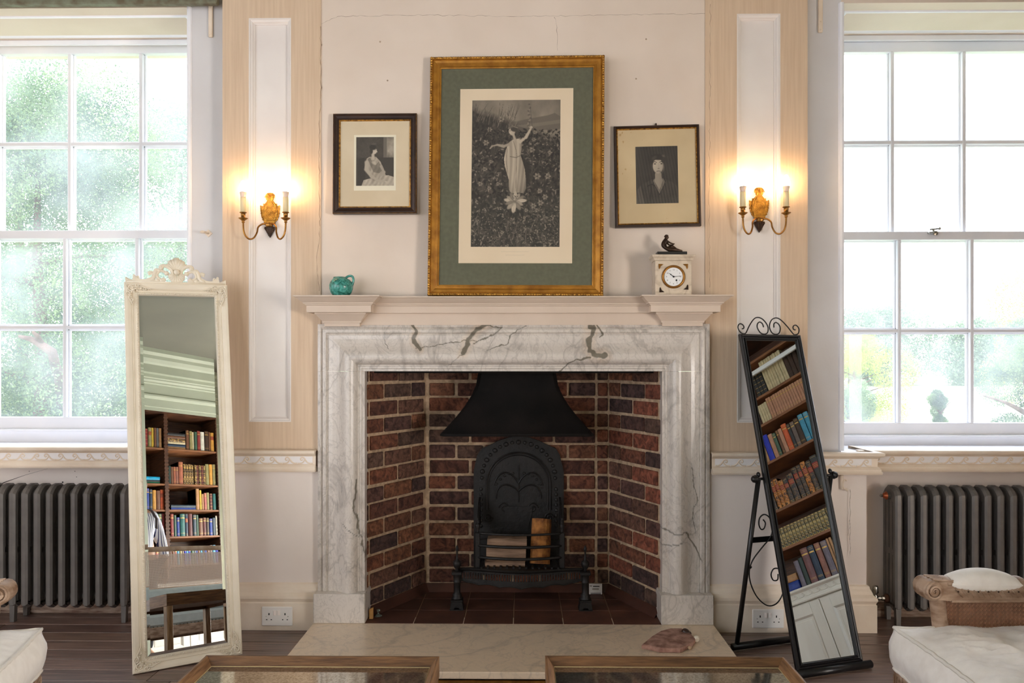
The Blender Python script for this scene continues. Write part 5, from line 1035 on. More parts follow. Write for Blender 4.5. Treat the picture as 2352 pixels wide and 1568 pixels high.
# ============================================================ RADIATORS
def radiator(label, x0, n, lo_end, valve, yf=.088, ztop=None):
    pitch = .0611; H = .672; d = .135; zb = .072
    root = empty('column_radiator', (x0, yf + d / 2, 0), label, 'radiator', 'cast iron column radiators')
    def section():
        mb = MB(); hw = .0172
        # outer loop: front column, arched top, rear column
        loopY = [(-d / 2, zb + .012), (-d / 2, H - .040), (-d / 2 + .018, H - .018), (-d * .22, H - .004), (0, H), (d * .22, H - .004), (d / 2 - .018, H - .018), (d / 2, H - .040), (d / 2, zb + .012), (d * .28, zb - .006 + .0), (0, zb + .006), (-d * .28, zb - .006 + .0)]
        def inset(k): c = (0, (H + zb) / 2); return [(y - math.copysign(k, y) if abs(y) > .02 else y, z - k * (1 if z > c[1] else -1)) for y, z in loopY]
        lo, li = loopY, inset(.007); m = len(lo)
        vs = []
        for x, L in ((-hw, li), (-hw * .45, lo), (hw * .45, lo), (hw, li)): vs += [(x, y, z) for y, z in L]
        fs = [(a * m + i, a * m + (i + 1) % m, (a + 1) * m + (i + 1) % m, (a + 1) * m + i) for a in range(3) for i in range(m)]
        # side faces as strips with slots: ring from loop to slots approximated by full web set back plus raised column ribs
        mb.add(vs, fs)
        ys = [-d / 2 + .0065, -d / 2 + .032, -.017, .017, d / 2 - .032, d / 2 - .0065]
        for x in (-hw, hw):
            s = 1 if x > 0 else -1
            for a, b in ((-d / 2 + .007, -d / 2 + .029), (-.032, -.006), (.006, .032), (d / 2 - .029, d / 2 - .007)):
                mb.add([(x, a, zb + .02), (x, b, zb + .02), (x, b, H - .075), (x, a, H - .075)], [(0, 1, 2, 3)])
                for e in (a, b): mb.add([(x, e, zb + .02), (0, e, zb + .02), (0, e, H - .075), (x, e, H - .075)], [(0, 1, 2, 3)])
            mb.add([(x, y, z) for y, z in [(-d / 2 + .007, H - .076)] + li[1:8] + [(d / 2 - .007, H - .076)]], [list(range(9))])
            mb.add([(x, y, z) for y, z in [(d / 2 - .007, zb + .03)] + li[8:] + [(-d / 2 + .007, zb + .03)]], [list(range(6))])
            for yy in (-.038, 0, .038):
                mb.add([(x, yy - .006, zb + .030), (x, yy + .006, zb + .030), (x, yy + .006, zb + .034), (x, yy - .006, zb + .034)], [(0, 1, 2, 3)])
                zz = (H + zb) / 2 - .012; mb.box((min(0, x), yy - .008, zz - .022), (max(0, x), yy + .008, zz + .006))
        for zz, rr in ((H - .052, .021), (zb + .045, .021)):
            mb.lathe([(rr, -.0306), (rr, .0306)], (0, 0, zz), 16, 'x')
        return mb
    inv = 1
    sec = section().build('section', RADM, root)
    for i in range(1, n): c = sec.copy(); COL.objects.link(c); c.parent = root; c.location = (pitch * i, 0, 0)
    for i in ([0, n - 1] if lo_end is None else lo_end):
        for yy in (-d / 2 + .018, d / 2 - .018): mb = MB(); x = pitch * i; mb.prism([(x - .013, zb + .02), (x + .013, zb + .02), (x + .010, .001), (x - .010, .001)], yy - .012, yy + .012); mb.build('foot', RADM, root)
    if valve:
        mb = MB(); mb.smooth = True; x = -.022; zt = H - .052; mb.lathe([(.020, 0), (.020, -.012), (.014, -.016), (.013, -.022), (.006, -.026), (0, -.026)], (x, 0, zt), 12, 'x'); mb.build('end_plug', COPPER, root)
        mb = MB(); mb.lathe([(.006, -.026), (.008, -.036), (.004, -.040), (0, -.041)], (x, 0, zt), 8, 'x'); mb.build('bleed_valve', CHROME, root)
        zl = zb + .045; mb = MB(); mb.smooth = True; mb.lathe([(.022, 0), (.022, -.014), (.014, -.018), (.012, -.020)], (x, 0, zl), 12, 'x'); mb.build('bottom_plug', mat('rusty_bush', (92, 60, 44), rough=.6, metal=.4), root)
        mb = MB(); mb.lathe([(.012, -.018), (.012, -.032), (.007, -.034), (.007, -.040), (.010, -.040), (.010, -.05)], (x, 0, zl), 8, 'x'); mb.smooth = True; xv = x - .062; mb.lathe([(.010, -.03), (.010, -.022), (.008, -.018), (.012, .0), (.012, .012), (.009, .016), (.009, .022), (.015, .028), (.0125, .058), (.010, .062), (0, .062)], (xv, 0, zl), 16); mb.tube([(xv, 0, zl), (x - .045, 0, zl)], .008, 8); mb.build('valve', CHROME, root)
        mb = MB(); mb.smooth = True; mb.tube([(xv, 0, zl - .03), (xv, 0, .001)], .0078, 12); mb.build('pipe', COPPER, root)
    return root
px_r = WX(2063, .10)
rr_ = radiator('grey cast iron radiator under the right window', px_r, 14, (0, 13), True)
mb = MB(); x = WX(2233, .12) - px_r; mb.box((x - .008, -.03, WZ(1196, .12) - .0), (x + .008, -.028, WZ(1178, .12))); mb.ball((x, -.031, WZ(1187, .12)), .004, 8); mb.build('wall_stay_washer', mat('dull_steel', (150, 150, 150), rough=.4, metal=.6), rr_)
px_l = WX(285, .10) - .0611 * 13
rl_ = radiator('grey cast iron radiator under the left window', px_l, 14, (4, 13), False)
mb = MB(); x = WX(152, .12) - px_l; mb.box((x - .008, -.03, WZ(1200, .12)), (x + .008, -.028, WZ(1180, .12))); mb.ball((x, -.031, WZ(1190, .12)), .004, 8); mb.build('wall_stay_washer', MATS['dull_steel'], rl_)

# ============================================================ STANDING MIRRORS
def plane_matrix(x, y, z, yaw, tilt, roll):
    u = Vector((cos(yaw), sin(yaw), 0)); n = Vector((sin(yaw), -cos(yaw), 0)); v = Vector((0, 0, cos(tilt))) - n * sin(tilt)
    u2 = u * cos(roll) + v * sin(roll); v2 = -u * sin(roll) + v * cos(roll); b = u2.cross(v2) * -1
    b = v2.cross(u2); return Matrix(((u2.x, b.x, v2.x, x), (u2.y, b.y, v2.y, y), (u2.z, b.z, v2.z, z), (0, 0, 0, 1)))
# cream carved mirror
MWd, MLn = .4258, 1.6439
cm = empty('cheval_mirror', label='tall cream carved floor mirror with a shell crest, leaning in front of the left window', cat='mirror')
cm.matrix_world = plane_matrix(-1.5831, -.5268, .002, .4973, .168, .0169)
mb = MB(); mb.rframe(0, MWd, 0, MLn, [(.004, .034), (0, .030), (0, .004), (.003, 0), (.012, .0), (.026, .004), (.029, .007), (.032, .005), (.035, .009), (.040, .009), (.043, .0085), (.045, .006), (.053, .006), (.0555, .011), (.058, .018)]); mb.build('frame', CREAMF, cm)
mb = MB(); mb.box((.01, .026, .01), (MWd - .01, .034, MLn - .01)); mb.build('backboard', OAK_SHADED, cm)
mb = MB(); mb.smooth = True
def rope(x0, z0, x1, z1):
    L = math.hypot(x1 - x0, z1 - z0); n = int(L / .0078); ang = atan2(z1 - z0, x1 - x0)
    for i in range(n):
        t = (i + .5) / n; M0 = mb.M; mb.M = T(x0 + (x1 - x0) * t, .0058, z0 + (z1 - z0) * t) @ RY(-ang - .7); mb.ball((0, 0, 0), .0042, 4, (1.25, .7, .6)); mb.M = M0
e = .049; rope(e, e, MWd - e, e); rope(e, MLn - e, MWd - e, MLn - e); rope(e, e, e, MLn - e); rope(MWd - e, e, MWd - e, MLn - e)
mb.build('rope_beading', CREAMF, cm)
mb = MB(); a, b = .056, .069; y0, y1 = .0156, .0150
o_ = [(a, y0, a), (MWd - a, y0, a), (MWd - a, y0, MLn - a), (a, y0, MLn - a)]; i_ = [(b, y1, b), (MWd - b, y1, b), (MWd - b, y1, MLn - b), (b, y1, MLn - b)]
mb.add(o_ + i_, [(4, 5, 6, 7)] + [(k, (k + 1) % 4, 4 + (k + 1) % 4, 4 + k) for k in range(4)]); mb.build('mirror_glass', MIRR, cm)
def corner_orn(mb, x, z, sx, sz):
    def tb(P, r=.003): mb.tube([(x + sx * a, -.0015, z + sz * b) for a, b in P], r, 6)
    tb(spiral(.026, .026, .015, .003, .5, 1.3), .0032); tb(spiral(.016, .052, .011, .002, 2, 1.2), .003); tb(spiral(.052, .016, .011, .002, 0, -1.2), .003)
    tb(catmull([(.008, .010), (.020, .008), (.036, .012), (.050, .006)], 4)); tb(catmull([(.010, .008), (.008, .020), (.012, .036), (.006, .050)], 4))
    tb(catmull([(.055, .024), (.072, .018), (.088, .026), (.104, .030)], 4), .0028); tb(catmull([(.024, .055), (.018, .072), (.026, .088), (.032, .104)], 4), .0028)
    tb(spiral(.080, .030, .008, .002, 0, 1.2), .0024); tb(spiral(.030, .080, .008, .002, 1, 1.2), .0024)
    for a, b, q in ((.034, .034, .008), (.044, .028, .005), (.028, .044, .005), (.066, .026, .0045), (.026, .066, .0045), (.012, .012, .006), (.094, .033, .003), (.034, .094, .003), (.038, .044, .004), (.05, .036, .004)):
        mb.ball((x + sx * a, .0005, z + sz * b), q, 6, (1.1, .5, 1))
for x, z, sx, sz in ((0, 0, 1, 1), (MWd, 0, -1, 1), (0, MLn, 1, -1), (MWd, MLn, -1, -1)): mb = MB(); mb.smooth = True; corner_orn(mb, x, z, sx, sz); mb.build('corner_carving', CREAMF, cm)
mb = MB(); q = .000384; cxm = MWd / 2; zc = MLn
def CP_(dx, dz): return (cxm + dx * q, zc + dz * q)
base = [(-540, -4), (-540, 60), (-500, 25), (-470, 30), (-455, 100), (-430, 60), (-380, 38), (-320, 46), (-270, 75), (-240, 40), (-190, 12), (-60, 18), (0, 22), (60, 18), (190, 12), (240, 40), (270, 75), (320, 46), (380, 38), (430, 60), (455, 100), (470, 30), (500, 25), (540, 60), (540, -4)]
mb.prism([CP_(a, b) for a, b in base], .006, .024)
mb.smooth = True
def tb(P, r, y=.008, fl=1.0): mb.tube([(CP_(a, b)[0], y, CP_(a, b)[1]) for a, b in P], r, 8, flat=fl)
for s in (-1, 1):
    for k, (a_, L) in enumerate(((0, 185), (.24, 172), (.48, 168), (.72, 150))):
        if k == 0 and s < 0: continue
        ex, ez = s * L * sin(a_), 135 + L * cos(a_); tb([(s * 22 * sin(a_), 160), (ex * .6, 135 + (ez - 135) * .6), (ex, ez - 8)], [.004, .0085, .0125 if k == 0 else .0085], .010, .55)
    for k in range(5): a_ = pi - .16 - k * .30; L = 112 - 4 * k; tb([(s * 12, 115), (s * L * .6 * sin(a_), 120 + L * .6 * cos(a_)), (s * L * sin(a_), 118 + L * cos(a_))], [.003, .0060, .0075], .009, .55)
    tb(catmull([(s * 45, 110), (s * 55, 165), (s * 105, 208), (s * 155, 212), (s * 172, 190), (s * 158, 172)], 5), .0078, .010, .8); mb.ball((CP_(s * 158, 186)[0], .009, CP_(s * 158, 186)[1]), .0085, 8)
    tb(catmull([(s * 118, 40), (s * 185, 55), (s * 212, 100), (s * 180, 150), (s * 130, 140), (s * 105, 128)], 5), .0062, .010, .8); mb.ball((CP_(s * 108, 122)[0], .008, CP_(s * 108, 122)[1]), .0105, 8)
    tb(catmull([(s * 130, 60), (s * 170, 28), (s * 120, 22)], 5), .008, .009, .7)
    tb(catmull([(s * 180, 150), (s * 215, 160), (s * 235, 120), (s * 250, 60), (s * 300, 24), (s * 240, 14)], 5), .0085, .010, .7)
    tb(catmull([(s * 235, 130), (s * 270, 135), (s * 305, 118)], 4), [.003] * 4 + [.0062] * 5, .010, .6); tb(catmull([(s * 240, 118), (s * 280, 112), (s * 300, 98)], 4), .0045, .010, .6); tb([(s * 245, 105), (s * 262, 60), (s * 330, 30)], .006, .010, .6)
    tb(catmull([(s * 270, 60), (s * 340, 32), (s * 420, 42), (s * 455, 95)], 5), [.006] * 10 + [.0085] * 3 + [.005] * 3, .012, .7); tb(catmull([(s * 400, 50), (s * 410, 78), (s * 418, 70)], 4), .004, .012)
    tb([(s * 470, 20), (s * 510, 32), (s * 538, 62)], [.006, .007, .003], .012, .6); tb([(s * 225, 50), (s * 190, 20)], .01, .010, .5)
mb.ball((cxm, .002, zc + 135 * q), .0135, 10, (1, .9, 1)); tb([(-530, 8), (530, 8)], .0045, .006)
mb.build('shell_crest', CREAMF, cm)
mb = MB(); fr = cm.matrix_world.inverted() @ Vector((-1.5831 + .187 - .14, -.5268 + .10 + .28, .006)); mb.tube([(MWd / 2, .035, 1.15), tuple(fr)], .012, 8); mb.build('easel_strut', OAK_SHADED, cm)

# black iron cheval mirror
BWd, BLn = .3291, 1.4266; byaw, bt = .339, .28
M2 = plane_matrix(1.1075, -.524, .03, byaw, bt, -.0053)
bm_ = empty('cheval_mirror', label='narrow black iron framed mirror tilted on a scrollwork stand, right of the fireplace', cat='mirror'); bm_.matrix_world = M2
mb = MB(); mb.rframe(0, BWd, .0, BLn, [(.004, .024), (0, .018), (-.001, .008), (.002, .001), (.007, -.002), (.012, .0), (.015, .005), (.018, .006), (.020, .001), (.024, -.001), (.027, .003), (.028, .011)]); mb.box((.006, .016, .006), (BWd - .006, .024, BLn - .006)); mb.build('frame', BLACK, bm_)
mb = MB(); a = .026; mb.add([(a, .010, a), (BWd - a, .010, a), (BWd - a, .010, BLn - a), (a, .010, BLn - a)], [(0, 1, 2, 3)]); mb.build('mirror_glass', MIRR, bm_)
mb = MB(); mb.smooth = True; q = .000527
for s in (-1, 1):
    P_ = [(-252, 55), (-266, 48), (-290, 50), (-292, 82), (-272, 92), (-252, 72), (-256, 50)][::-1]
    P_ = [(-277, 48), (-262, 50), (-255, 66), (-266, 86), (-290, 92), (-310, 76), (-316, 50), (-300, 16), (-272, 3), (-244, 12), (-195, 80), (-140, 138), (-96, 155), (-50, 140), (-18, 100), (-8, 58), (-24, 16), (-60, 2), (-98, 16), (-119, 60), (-110, 96), (-84, 113), (-60, 98), (-54, 66)]
    mb.tube([(BWd / 2 + s * a_ * q, .008, BLn + .001 + b_ * q) for a_, b_ in catmull(P_, 4)], .0028, 6)
mb.build('scroll_crest', BLACK, bm_)
mb = MB(); mb.smooth = True; mb.tube([(-.012, -.002, -.012), (BWd + .03, -.002, -.012)], .0165, 16); mb.build('foot_rod', BLACK, bm_)
def projy(P): d = np.array(P) - CP; return 835 - F * d[2] / float(d @ fw)
lo_, hi_ = .2, 1.3
for _ in range(40):
    m_ = (lo_ + hi_) / 2
    if projy(M2 @ Vector((0, 0, m_))) > 1098: lo_ = m_
    else: hi_ = m_
zp = lo_
fl = Wz(1692, 1484, .018); uu = Vector((cos(byaw), sin(byaw), 0)); frt = fl + uu * (BWd + .075)
iv = M2.inverted(); pL = Vector((-.026, .012, zp)); pR = Vector((BWd + .026, .012, zp))
fL, fR = iv @ fl, iv @ frt
for nm, a_, b_ in (('stand_leg', pL, fL), ('stand_leg', pR, fR)): mb = MB(); mb.smooth = True; mb.tube([tuple(a_), tuple(b_)], .0105, 12); mb.build(nm, BLACK, bm_)
mb = MB(); mb.smooth = True; ul = (fR - fL).normalized(); mb.tube([tuple(fL - ul * .022), tuple(fR + ul * .022)], .0155, 14); mb.build('stand_crossbar', BLACK, bm_)
mb = MB(); t_ = .36; a_ = pL + (fL - pL) * t_; b_ = pR + (fR - pR) * t_; dd = (fL - pL).normalized(); mb.add([tuple(a_ - dd * .013), tuple(b_ - dd * .013), tuple(b_ + dd * .013), tuple(a_ + dd * .013)] + [tuple(v + Vector((0, .004, 0))) for v in (a_ - dd * .013, b_ - dd * .013, b_ + dd * .013, a_ + dd * .013)], [(0, 1, 2, 3), (4, 5, 6, 7), (0, 1, 5, 4), (1, 2, 6, 5), (2, 3, 7, 6), (3, 0, 4, 7)]); mb.build('stand_brace', BLACK, bm_)
for s, p_ in ((-1, pL), (1, pR)):
    mb = MB(); mb.smooth = True; mb.tube([(p_[0] - s * .026, .012, zp), (p_[0] + s * .012, .012, zp)], .006, 8); mb.lathe([(.010, 0), (.016, s * .004), (.018, s * .010), (.013, s * .014), (.015, s * .02), (.008, s * .027), (0, s * .028)], (p_[0] + s * .006, .012, zp), 12, 'x'); mb.ball((p_[0] - s * .002, .010, zp + .018), .010, 8, (.8, 1, 1.2)); mb.build('pivot_knob', BLACK, bm_)
# S scroll lies in the plane of the stand
pl_o = M2 @ pL; pl_n = ((M2 @ pL) - fl).cross(frt - fl).normalized()
def onstand(px, py): d = Vector(ray(px, py)); c_ = Vector(CP); t = (fl - c_).dot(pl_n) / d.dot(pl_n); return iv @ (c_ + d * t)
SP = [(1753, 1193), (1758, 1201), (1755, 1213), (1748, 1215), (1743, 1204), (1745, 1189), (1755, 1181), (1767, 1188), (1774, 1208), (1770, 1232), (1748, 1260), (1729, 1286), (1721, 1312), (1725, 1342), (1740, 1372), (1762, 1390), (1783, 1386), (1797, 1365), (1804, 1335), (1800, 1318), (1789, 1306), (1777, 1306), (1771, 1319), (1776, 1332), (1786, 1331), (1787, 1318)]
mb = MB(); mb.smooth = True; mb.tube([tuple(onstand(a_, b_)) for a_, b_ in catmull(SP, 4)], .0030, 6); p_ = onstand(1722, 1302); mb.ball(tuple(p_), .008, 6, (1.4, 1, 1)); mb.build('stand_scroll', BLACK, bm_)

# ============================================================ TRAY TABLES
def tray_table(label, a, b, zt, depth=.71):
    w = b.x - a.x; root = empty('tray_coffee_table', ((a.x + b.x) / 2, a.y - depth / 2, 0), label, 'coffee table', 'mirrored tray coffee tables'); hw, hd = w / 2, depth / 2
    for s, nm in ((1, 'x'), (-1, 'x')):
        mb = MB(); mb.prism([(s * hd, zt), (s * (hd - .006), zt + .0), (s * (hd - .026), zt - .024), (s * (hd - .026), zt - .062), (s * hd, zt - .062)], -hw + 0, hw, 'x')
        mb.v = [(v[0] * (1 - (hd - abs(v[1])) / hw) if abs(v[0]) > hw - .0001 else v[0], v[1], v[2]) for v in mb.v]; mb.build('tray_rail', OAK_SHADED, root)
    for s in (1, -1):
        mb = MB(); mb.prism([(s * hw, zt), (s * (hw - .006), zt), (s * (hw - .026), zt - .024), (s * (hw - .026), zt - .062), (s * hw, zt - .062)], -hd, hd, 'y')
        mb.v = [(v[0], v[1] * (1 - (hw - abs(v[0])) / hd) if abs(v[1]) > hd - .0001 else v[1], v[2]) for v in mb.v]; mb.build('tray_rail', OAKY, root)
    for sx in (-1, 1):
        for sy in (-1, 1): mb = MB(); mb.box((sx * (hw - .003), sy * (hd - .003), 0.0005), (sx * (hw - .038), sy * (hd - .038), zt - .06), .003); mb.build('leg', mat('limed_oak_leg', (176, 142, 104), (126, 94, 62), 9, (14, 14, 1.2), rough=.5, bump=.35, bscale=30), root)
    mb = MB(); mb.box((-hw + .02, -hd + .02, zt - .045), (hw - .02, hd - .02, zt - .029)); mb.build('tray_base', OAK_SHADED, root)
    mb = MB(); mb.box((-hw + .026, -hd + .026, zt - .0288), (hw - .026, hd - .026, zt - .0242), .0015); mb.build('mirror_top', ANTIQ, root)
    mb = MB()
    for s in (-1, 1): mb.box((-hw + .027, s * (hd - .0275), zt - .0246), (hw - .027, s * (hd - .0265), zt - .0228)); mb.box((s * (hw - .0275), -hd + .027, zt - .0246), (s * (hw - .0265), hd - .027, zt - .0228))
    mb.build('brass_inlay', mat('dull_brass_line', (196, 176, 130), rough=.6, metal=.2), root); return root
zt = .362
tray_table('square oak tray table with foxed mirror top, left of the gap, nearer the cream mirror', Wz(474, 1504, zt), Wz(1010, 1504, zt), zt)
tray_table('square oak tray table with foxed mirror top, right of the gap, nearer the black mirror', Wz(1252, 1505, zt), Wz(1793, 1499.5, zt), zt)

# ============================================================ CANE ARMCHAIRS
def cane_panel(w, h, x0=0, pitch=.0118, r=.0008, y=0):
    mb = MB()
    def strip(a, b, wd, yy): d = Vector((b[0] - a[0], 0, b[1] - a[1])).normalized(); n = Vector((-d.z, 0, d.x)) * wd; A = Vector((a[0], yy, a[1])); B_ = Vector((b[0], yy, b[1])); mb.add([tuple(A - n), tuple(B_ - n), tuple(B_ + n), tuple(A + n), tuple(A - n + Vector((0, .0008, 0))), tuple(B_ - n + Vector((0, .0008, 0))), tuple(B_ + n + Vector((0, .0008, 0))), tuple(A + n + Vector((0, .0008, 0)))], [(0, 1, 2, 3), (7, 6, 5, 4), (0, 4, 5, 1), (3, 2, 6, 7)])
    nx = int(w / pitch); nz = int(h / pitch)
    for i in range(nx + 1):
        for d in (-.0016, .0016): x = x0 + i * w / nx + d; strip((x, 0), (x, h), r * 1.3, y)
    for i in range(nz + 1):
        for d in (-.0016, .0016): z = i * h / nz + d; strip((x0, z), (x0 + w, z), r * 1.3, y - .0009)
    for k in range(-nz, nx + 1):
        for sgn in (1, -1):
            c_ = (k + .5) * pitch
            if sgn > 0: xa, za, xb, zb = c_, 0, c_ + h, h
            else: xa, za, xb, zb = c_ + h, 0, c_, h
            # clip to panel
            t0, t1 = 0.0, 1.0; dx = xb - xa
            for lim, s_ in ((0, 1), (w, -1)):
                if dx * s_ > 0: t0 = max(t0, (lim - xa) / dx)
                else: t1 = min(t1, (lim - xa) / dx)
            if t1 > t0: strip((x0 + xa + dx * t0, h * t0 + za), (x0 + xa + dx * t1, h * t1 + za), r * 1.15, y - .0018)
    return mb
def cushion(w, d, h, seed=1, puff=.03, wr=.004):   # w along y, d along x, centred, z 0..h
    mb = MB(); mb.smooth = True; n = 60; top = []; r = random.Random(seed)
    def edge(u): return u
    def P(u, v, s):
        x = u * d / 2; y = v * w / 2; pin = 1 - .035 * (u * u) * (1 - v * v) * 0 - .03 * ((1 - abs(u)) * 0)
        bx = max(0, (1 - u ** 4) * (1 - v ** 4)); z = h / 2 + s * (h * .36 + puff * bx ** .6)
        k = noise.noise(Vector((x * 9 + seed, y * 3.2, 1))) ; k2 = noise.noise(Vector((x * 26, y * 7 + seed, 4))); k3 = noise.noise(Vector((x * 6 + y * 30, y * 5 - x * 9 + seed, 7))); k3 = (1 - min(1, abs(k3) * 3.2)) * 1.1
        z += s * (wr * 1.6 * k + wr * .8 * k2 + wr * .8 * k3) * (.35 + bx)
        q = 1 - .018 * (1 - max(abs(u), abs(v)) ** 1) * 0
        xx = x * (1 - .03 * (1 - abs(v)) * 0); return (xx, y, z)
    for s in (1, -1): mb.grid([[P(-1 + 2 * i / n, -1 + 2 * j / n, s) for j in range(n + 1)] for i in range(n + 1)])
    m = 160; rows = []
    per = [(-1 + 2 * i / 40, -1) for i in range(40)] + [(1, -1 + 2 * i / 40) for i in range(40)] + [(1 - 2 * i / 40, 1) for i in range(40)] + [(-1, 1 - 2 * i / 40) for i in range(41)]
    for u, v in per:
        a = P(u, v, 1); b = P(u, v, -1); row = []
        for t in np.linspace(0, 1, 9): bul = .022 * sin(pi * t) * (1 - .5 * (max(0, min(abs(u), abs(v)) - .8) / .2)) + .004 * noise.noise(Vector((u * 5, v * 5, t * 3 + seed))); row.append((a[0] + bul * (u if abs(u) >= abs(v) else u * .2), a[1] + bul * (v if abs(v) >= abs(u) else v * .2), a[2] + (b[2] - a[2]) * t))
        rows.append(row)
    mb.grid(rows); pip = [[P(u, v, s) for u, v in per[:-1]] for s in (1, -1)]
    return mb, pip
def carved(mb, path, r, n=10, flat=1): mb.tube(path, r, n, flat=flat)
def armchair(label, x, y, rot, seed):
    root = empty('cane_armchair', (x, y, 0), label, 'armchair', 'cane sided armchairs', rot=rot); W2, D2 = .30, .30; zs = .355
    # local +x = the way the chair faces
    for sy in (-1, 1):
        mb = MB(); mb.box((D2 - .0, sy * (W2 - .0), zs - .06), (D2 + .045, sy * (W2 + .045), zs + .004), .004); 
        for k in range(3): mb.box((D2 + .045, sy * (W2 + .008 + k * .013), zs - .05), (D2 + .048, sy * (W2 + .014 + k * .013), zs - .01), .001)
        mb.smooth = True; mb.tube([(D2 + .022, sy * (W2 + .022), z) for z in (zs - .06, zs - .12, .12, .02, .0005)], [.021, .023, .014, .012, .014], 10); mb.build('front_leg', CARV, root)
        mb = MB(); mb.smooth = True; mb.tube([(-D2 - .02, sy * W2, zs), (-D2 - .03, sy * W2, .2), (-D2 - .07, sy * W2, .0005)], [.024, .020, .015], 8); mb.build('rear_leg', CARV, root)
        # arm: post, rail with volute, pad, cane side
        ya = sy * (W2 + .035); za = .632
        mb = MB(); mb.smooth = True; xa = D2 - .055
        mb.tube(catmull([(xa + .035, ya, zs - .0), (xa - .0, ya, zs + .05), (xa - .035, ya, zs + .10), (xa - .03, ya, zs + .16), (xa - .02, ya, za - .03)], 5), .022, 10, flat=1)
        for k in (-1, 1): mb.tube(catmull([(xa + .035 - k * .0, ya - .018, zs), (xa - .0 + k * .009, ya - .02, zs + .05), (xa - .035 + k * .009, ya - .02, zs + .10), (xa - .02 + k * .009, ya - .02, za - .03)], 5), .006, 6)
        mb.build('arm_post', CARV, root)
        mb = MB(); mb.smooth = True; yo = ya
        mb.lathe([(0, -.036), (.026, -.034), (.031, -.028), (.026, -.02), (.032, -.010), (.028, 0), (.032, .010), (.026, .02), (.031, .028), (.026, .034), (0, .036)], (xa + .002, ya, za - .030), 20, 'y')
        for s2 in (-1, 1): mb.tube([(xa + .002 + a_, ya + s2 * .037, za - .030 + b_) for a_, b_ in spiral(0, 0, .026, .004, pi / 2, -1.9)], .0038, 6); mb.tube([(xa + .002 + a_, ya + s2 * .037, za - .030 + b_) for a_, b_ in spiral(0, 0, .014, .003, 0, -1.2)], .003, 6)
        mb.smooth = False
        L = .62; pts = [(xa, za - .004), (xa - .13, za - .004), (xa - .17, za - .012), (xa - L * .72, za - .010), (xa - L, za + .03), (xa - L, za - .02), (xa - L * .72, za - .055), (xa - .2, za - .058), (xa - .05, za - .060), (xa - .0, za - .055)]
        mb.prism(pts, ya - .030, ya + .030)
        for k in (-.024, -.008, .008, .024): mb.tube([(xa + .002, ya + k, za + .000), (xa - .06, ya + k, za - .003), (xa - .12, ya + k, za - .004)], .004, 6)
        for k in range(30): xx = xa - .06 - k * .016; mb.tube([(xx, ya - sy * .0305, za - .018), (xx - .010, ya - sy * .033, za - .034), (xx - .022, ya - sy * .0305, za - .048)], .0018, 5)
        mb.tube([(xa - .05, ya - sy * .030, za - .060), (xa - L * .72, ya - sy * .030, za - .056), (xa - L, ya - sy * .03, za - .024)], .004, 6)
        for dx_ in (-.045, -.26): mb.ball((xa + dx_, ya, za - .010), .016, 10, (1.1, 2.15, 1.0))
        mb.build('arm_rail', CARV, root)
        mb = MB(); mb.smooth = True; rows = []
        for i in range(21):
            t = i / 20; ev = (sin(pi * t) ** .5 if 0 < t < 1 else 0); xx = xa - .050 - .205 * t; row = [(xx, ya + (.033 + .005 * ev) * math.copysign(abs(cos(a_)) ** .6, cos(a_)), za - .012 + ((.004 + .036 * ev) if sin(a_) > 0 else (.006 + .020 * ev)) * sin(a_)) for a_ in np.linspace(0, 2 * pi, 21)]; rows.append(row)
        mb.grid(rows)
        pd = mb.build('arm_pad', LINEN, root); mb = MB()
        for k in range(7): xx = xa - .066 - .029 * k; mb.ball((xx, ya - sy * .036, za - .030), .0026, 6)
        mb.build('nail_heads', BRONZE, pd)
        mb = cane_panel(.46, za - .06 - zs, x0=xa - .02 - .46, r=.00046, pitch=.0124, y=ya - .006 * sy); mb.v = [(v[0], v[1], v[2] + zs) for v in mb.v]; mb.build('cane_panel', CANE, root)
        mb = MB(); mb.box((xa - .48, ya + .010 * sy, zs), (xa - .02, ya + .013 * sy, za - .058)); mb.build('lit_cane_backing', mat('lit_cane_peach', (226, 184, 150), (212, 170, 138), 30, rough=.9), root)  # added panel; its peach stands in for window light on the outer cane
        mb = MB(); mb.box((-D2 - .03, ya - .02, zs - .06), (D2, ya + .0, zs), .003); mb.build('side_rail', CARV, root)
    mb = MB(); mb.box((D2 + .01, -W2, zs - .055), (D2 + .04, W2, zs - .002), .004); mb.build('front_rail', CARV, root)
    mb = MB(); mb.box((-D2, -W2 - .02, zs - .05), (D2 + .01, W2 + .02, zs - .012), .004); mb.build('seat_deck', LINEN, root)
    mb = MB(); mb.smooth = True
    for sy in (-1, 1): mb.tube([(-D2 - .02, sy * W2, zs), (-D2 - .09, sy * W2, .98)], .02, 8)
    mb.tube(catmull([(-D2 - .09, -W2, .97), (-D2 - .10, -W2 * .5, 1.0), (-D2 - .10, 0, 1.02), (-D2 - .10, W2 * .5, 1.0), (-D2 - .09, W2, .97)], 5), .024, 8); mb.tube([(-D2 - .03, -W2, zs + .06), (-D2 - .03, W2, zs + .06)], .015, 8); mb.build('back_frame', CARV, root)
    mb = cane_panel(2 * W2 - .04, .52, x0=-W2 + .02); mb.v = [(-D2 - .036 - (v[2]) * .1 + v[1], v[0], v[2] + zs + .07) for v in mb.v]; mb.build('cane_back', CANE, root)
    cu, pip = cushion(.66, .66, .165, seed, .018, .0085); cu.v = [(v[0] + .02, v[1], v[2] + zs - .012) for v in cu.v]; c_ = cu.build('seat_cushion', LINEN, root)
    mb = MB(); mb.smooth = True
    for pl_ in pip: mb.tube([(p_[0] + .02, p_[1], p_[2] + zs - .012) for p_ in pl_], .0055, 6, closed=True)
    mb.build('piping', LINEND, c_)
    return root
armchair('cane-sided armchair with linen cushion in front of the right radiator', 1.447, -1.665, pi, 3)
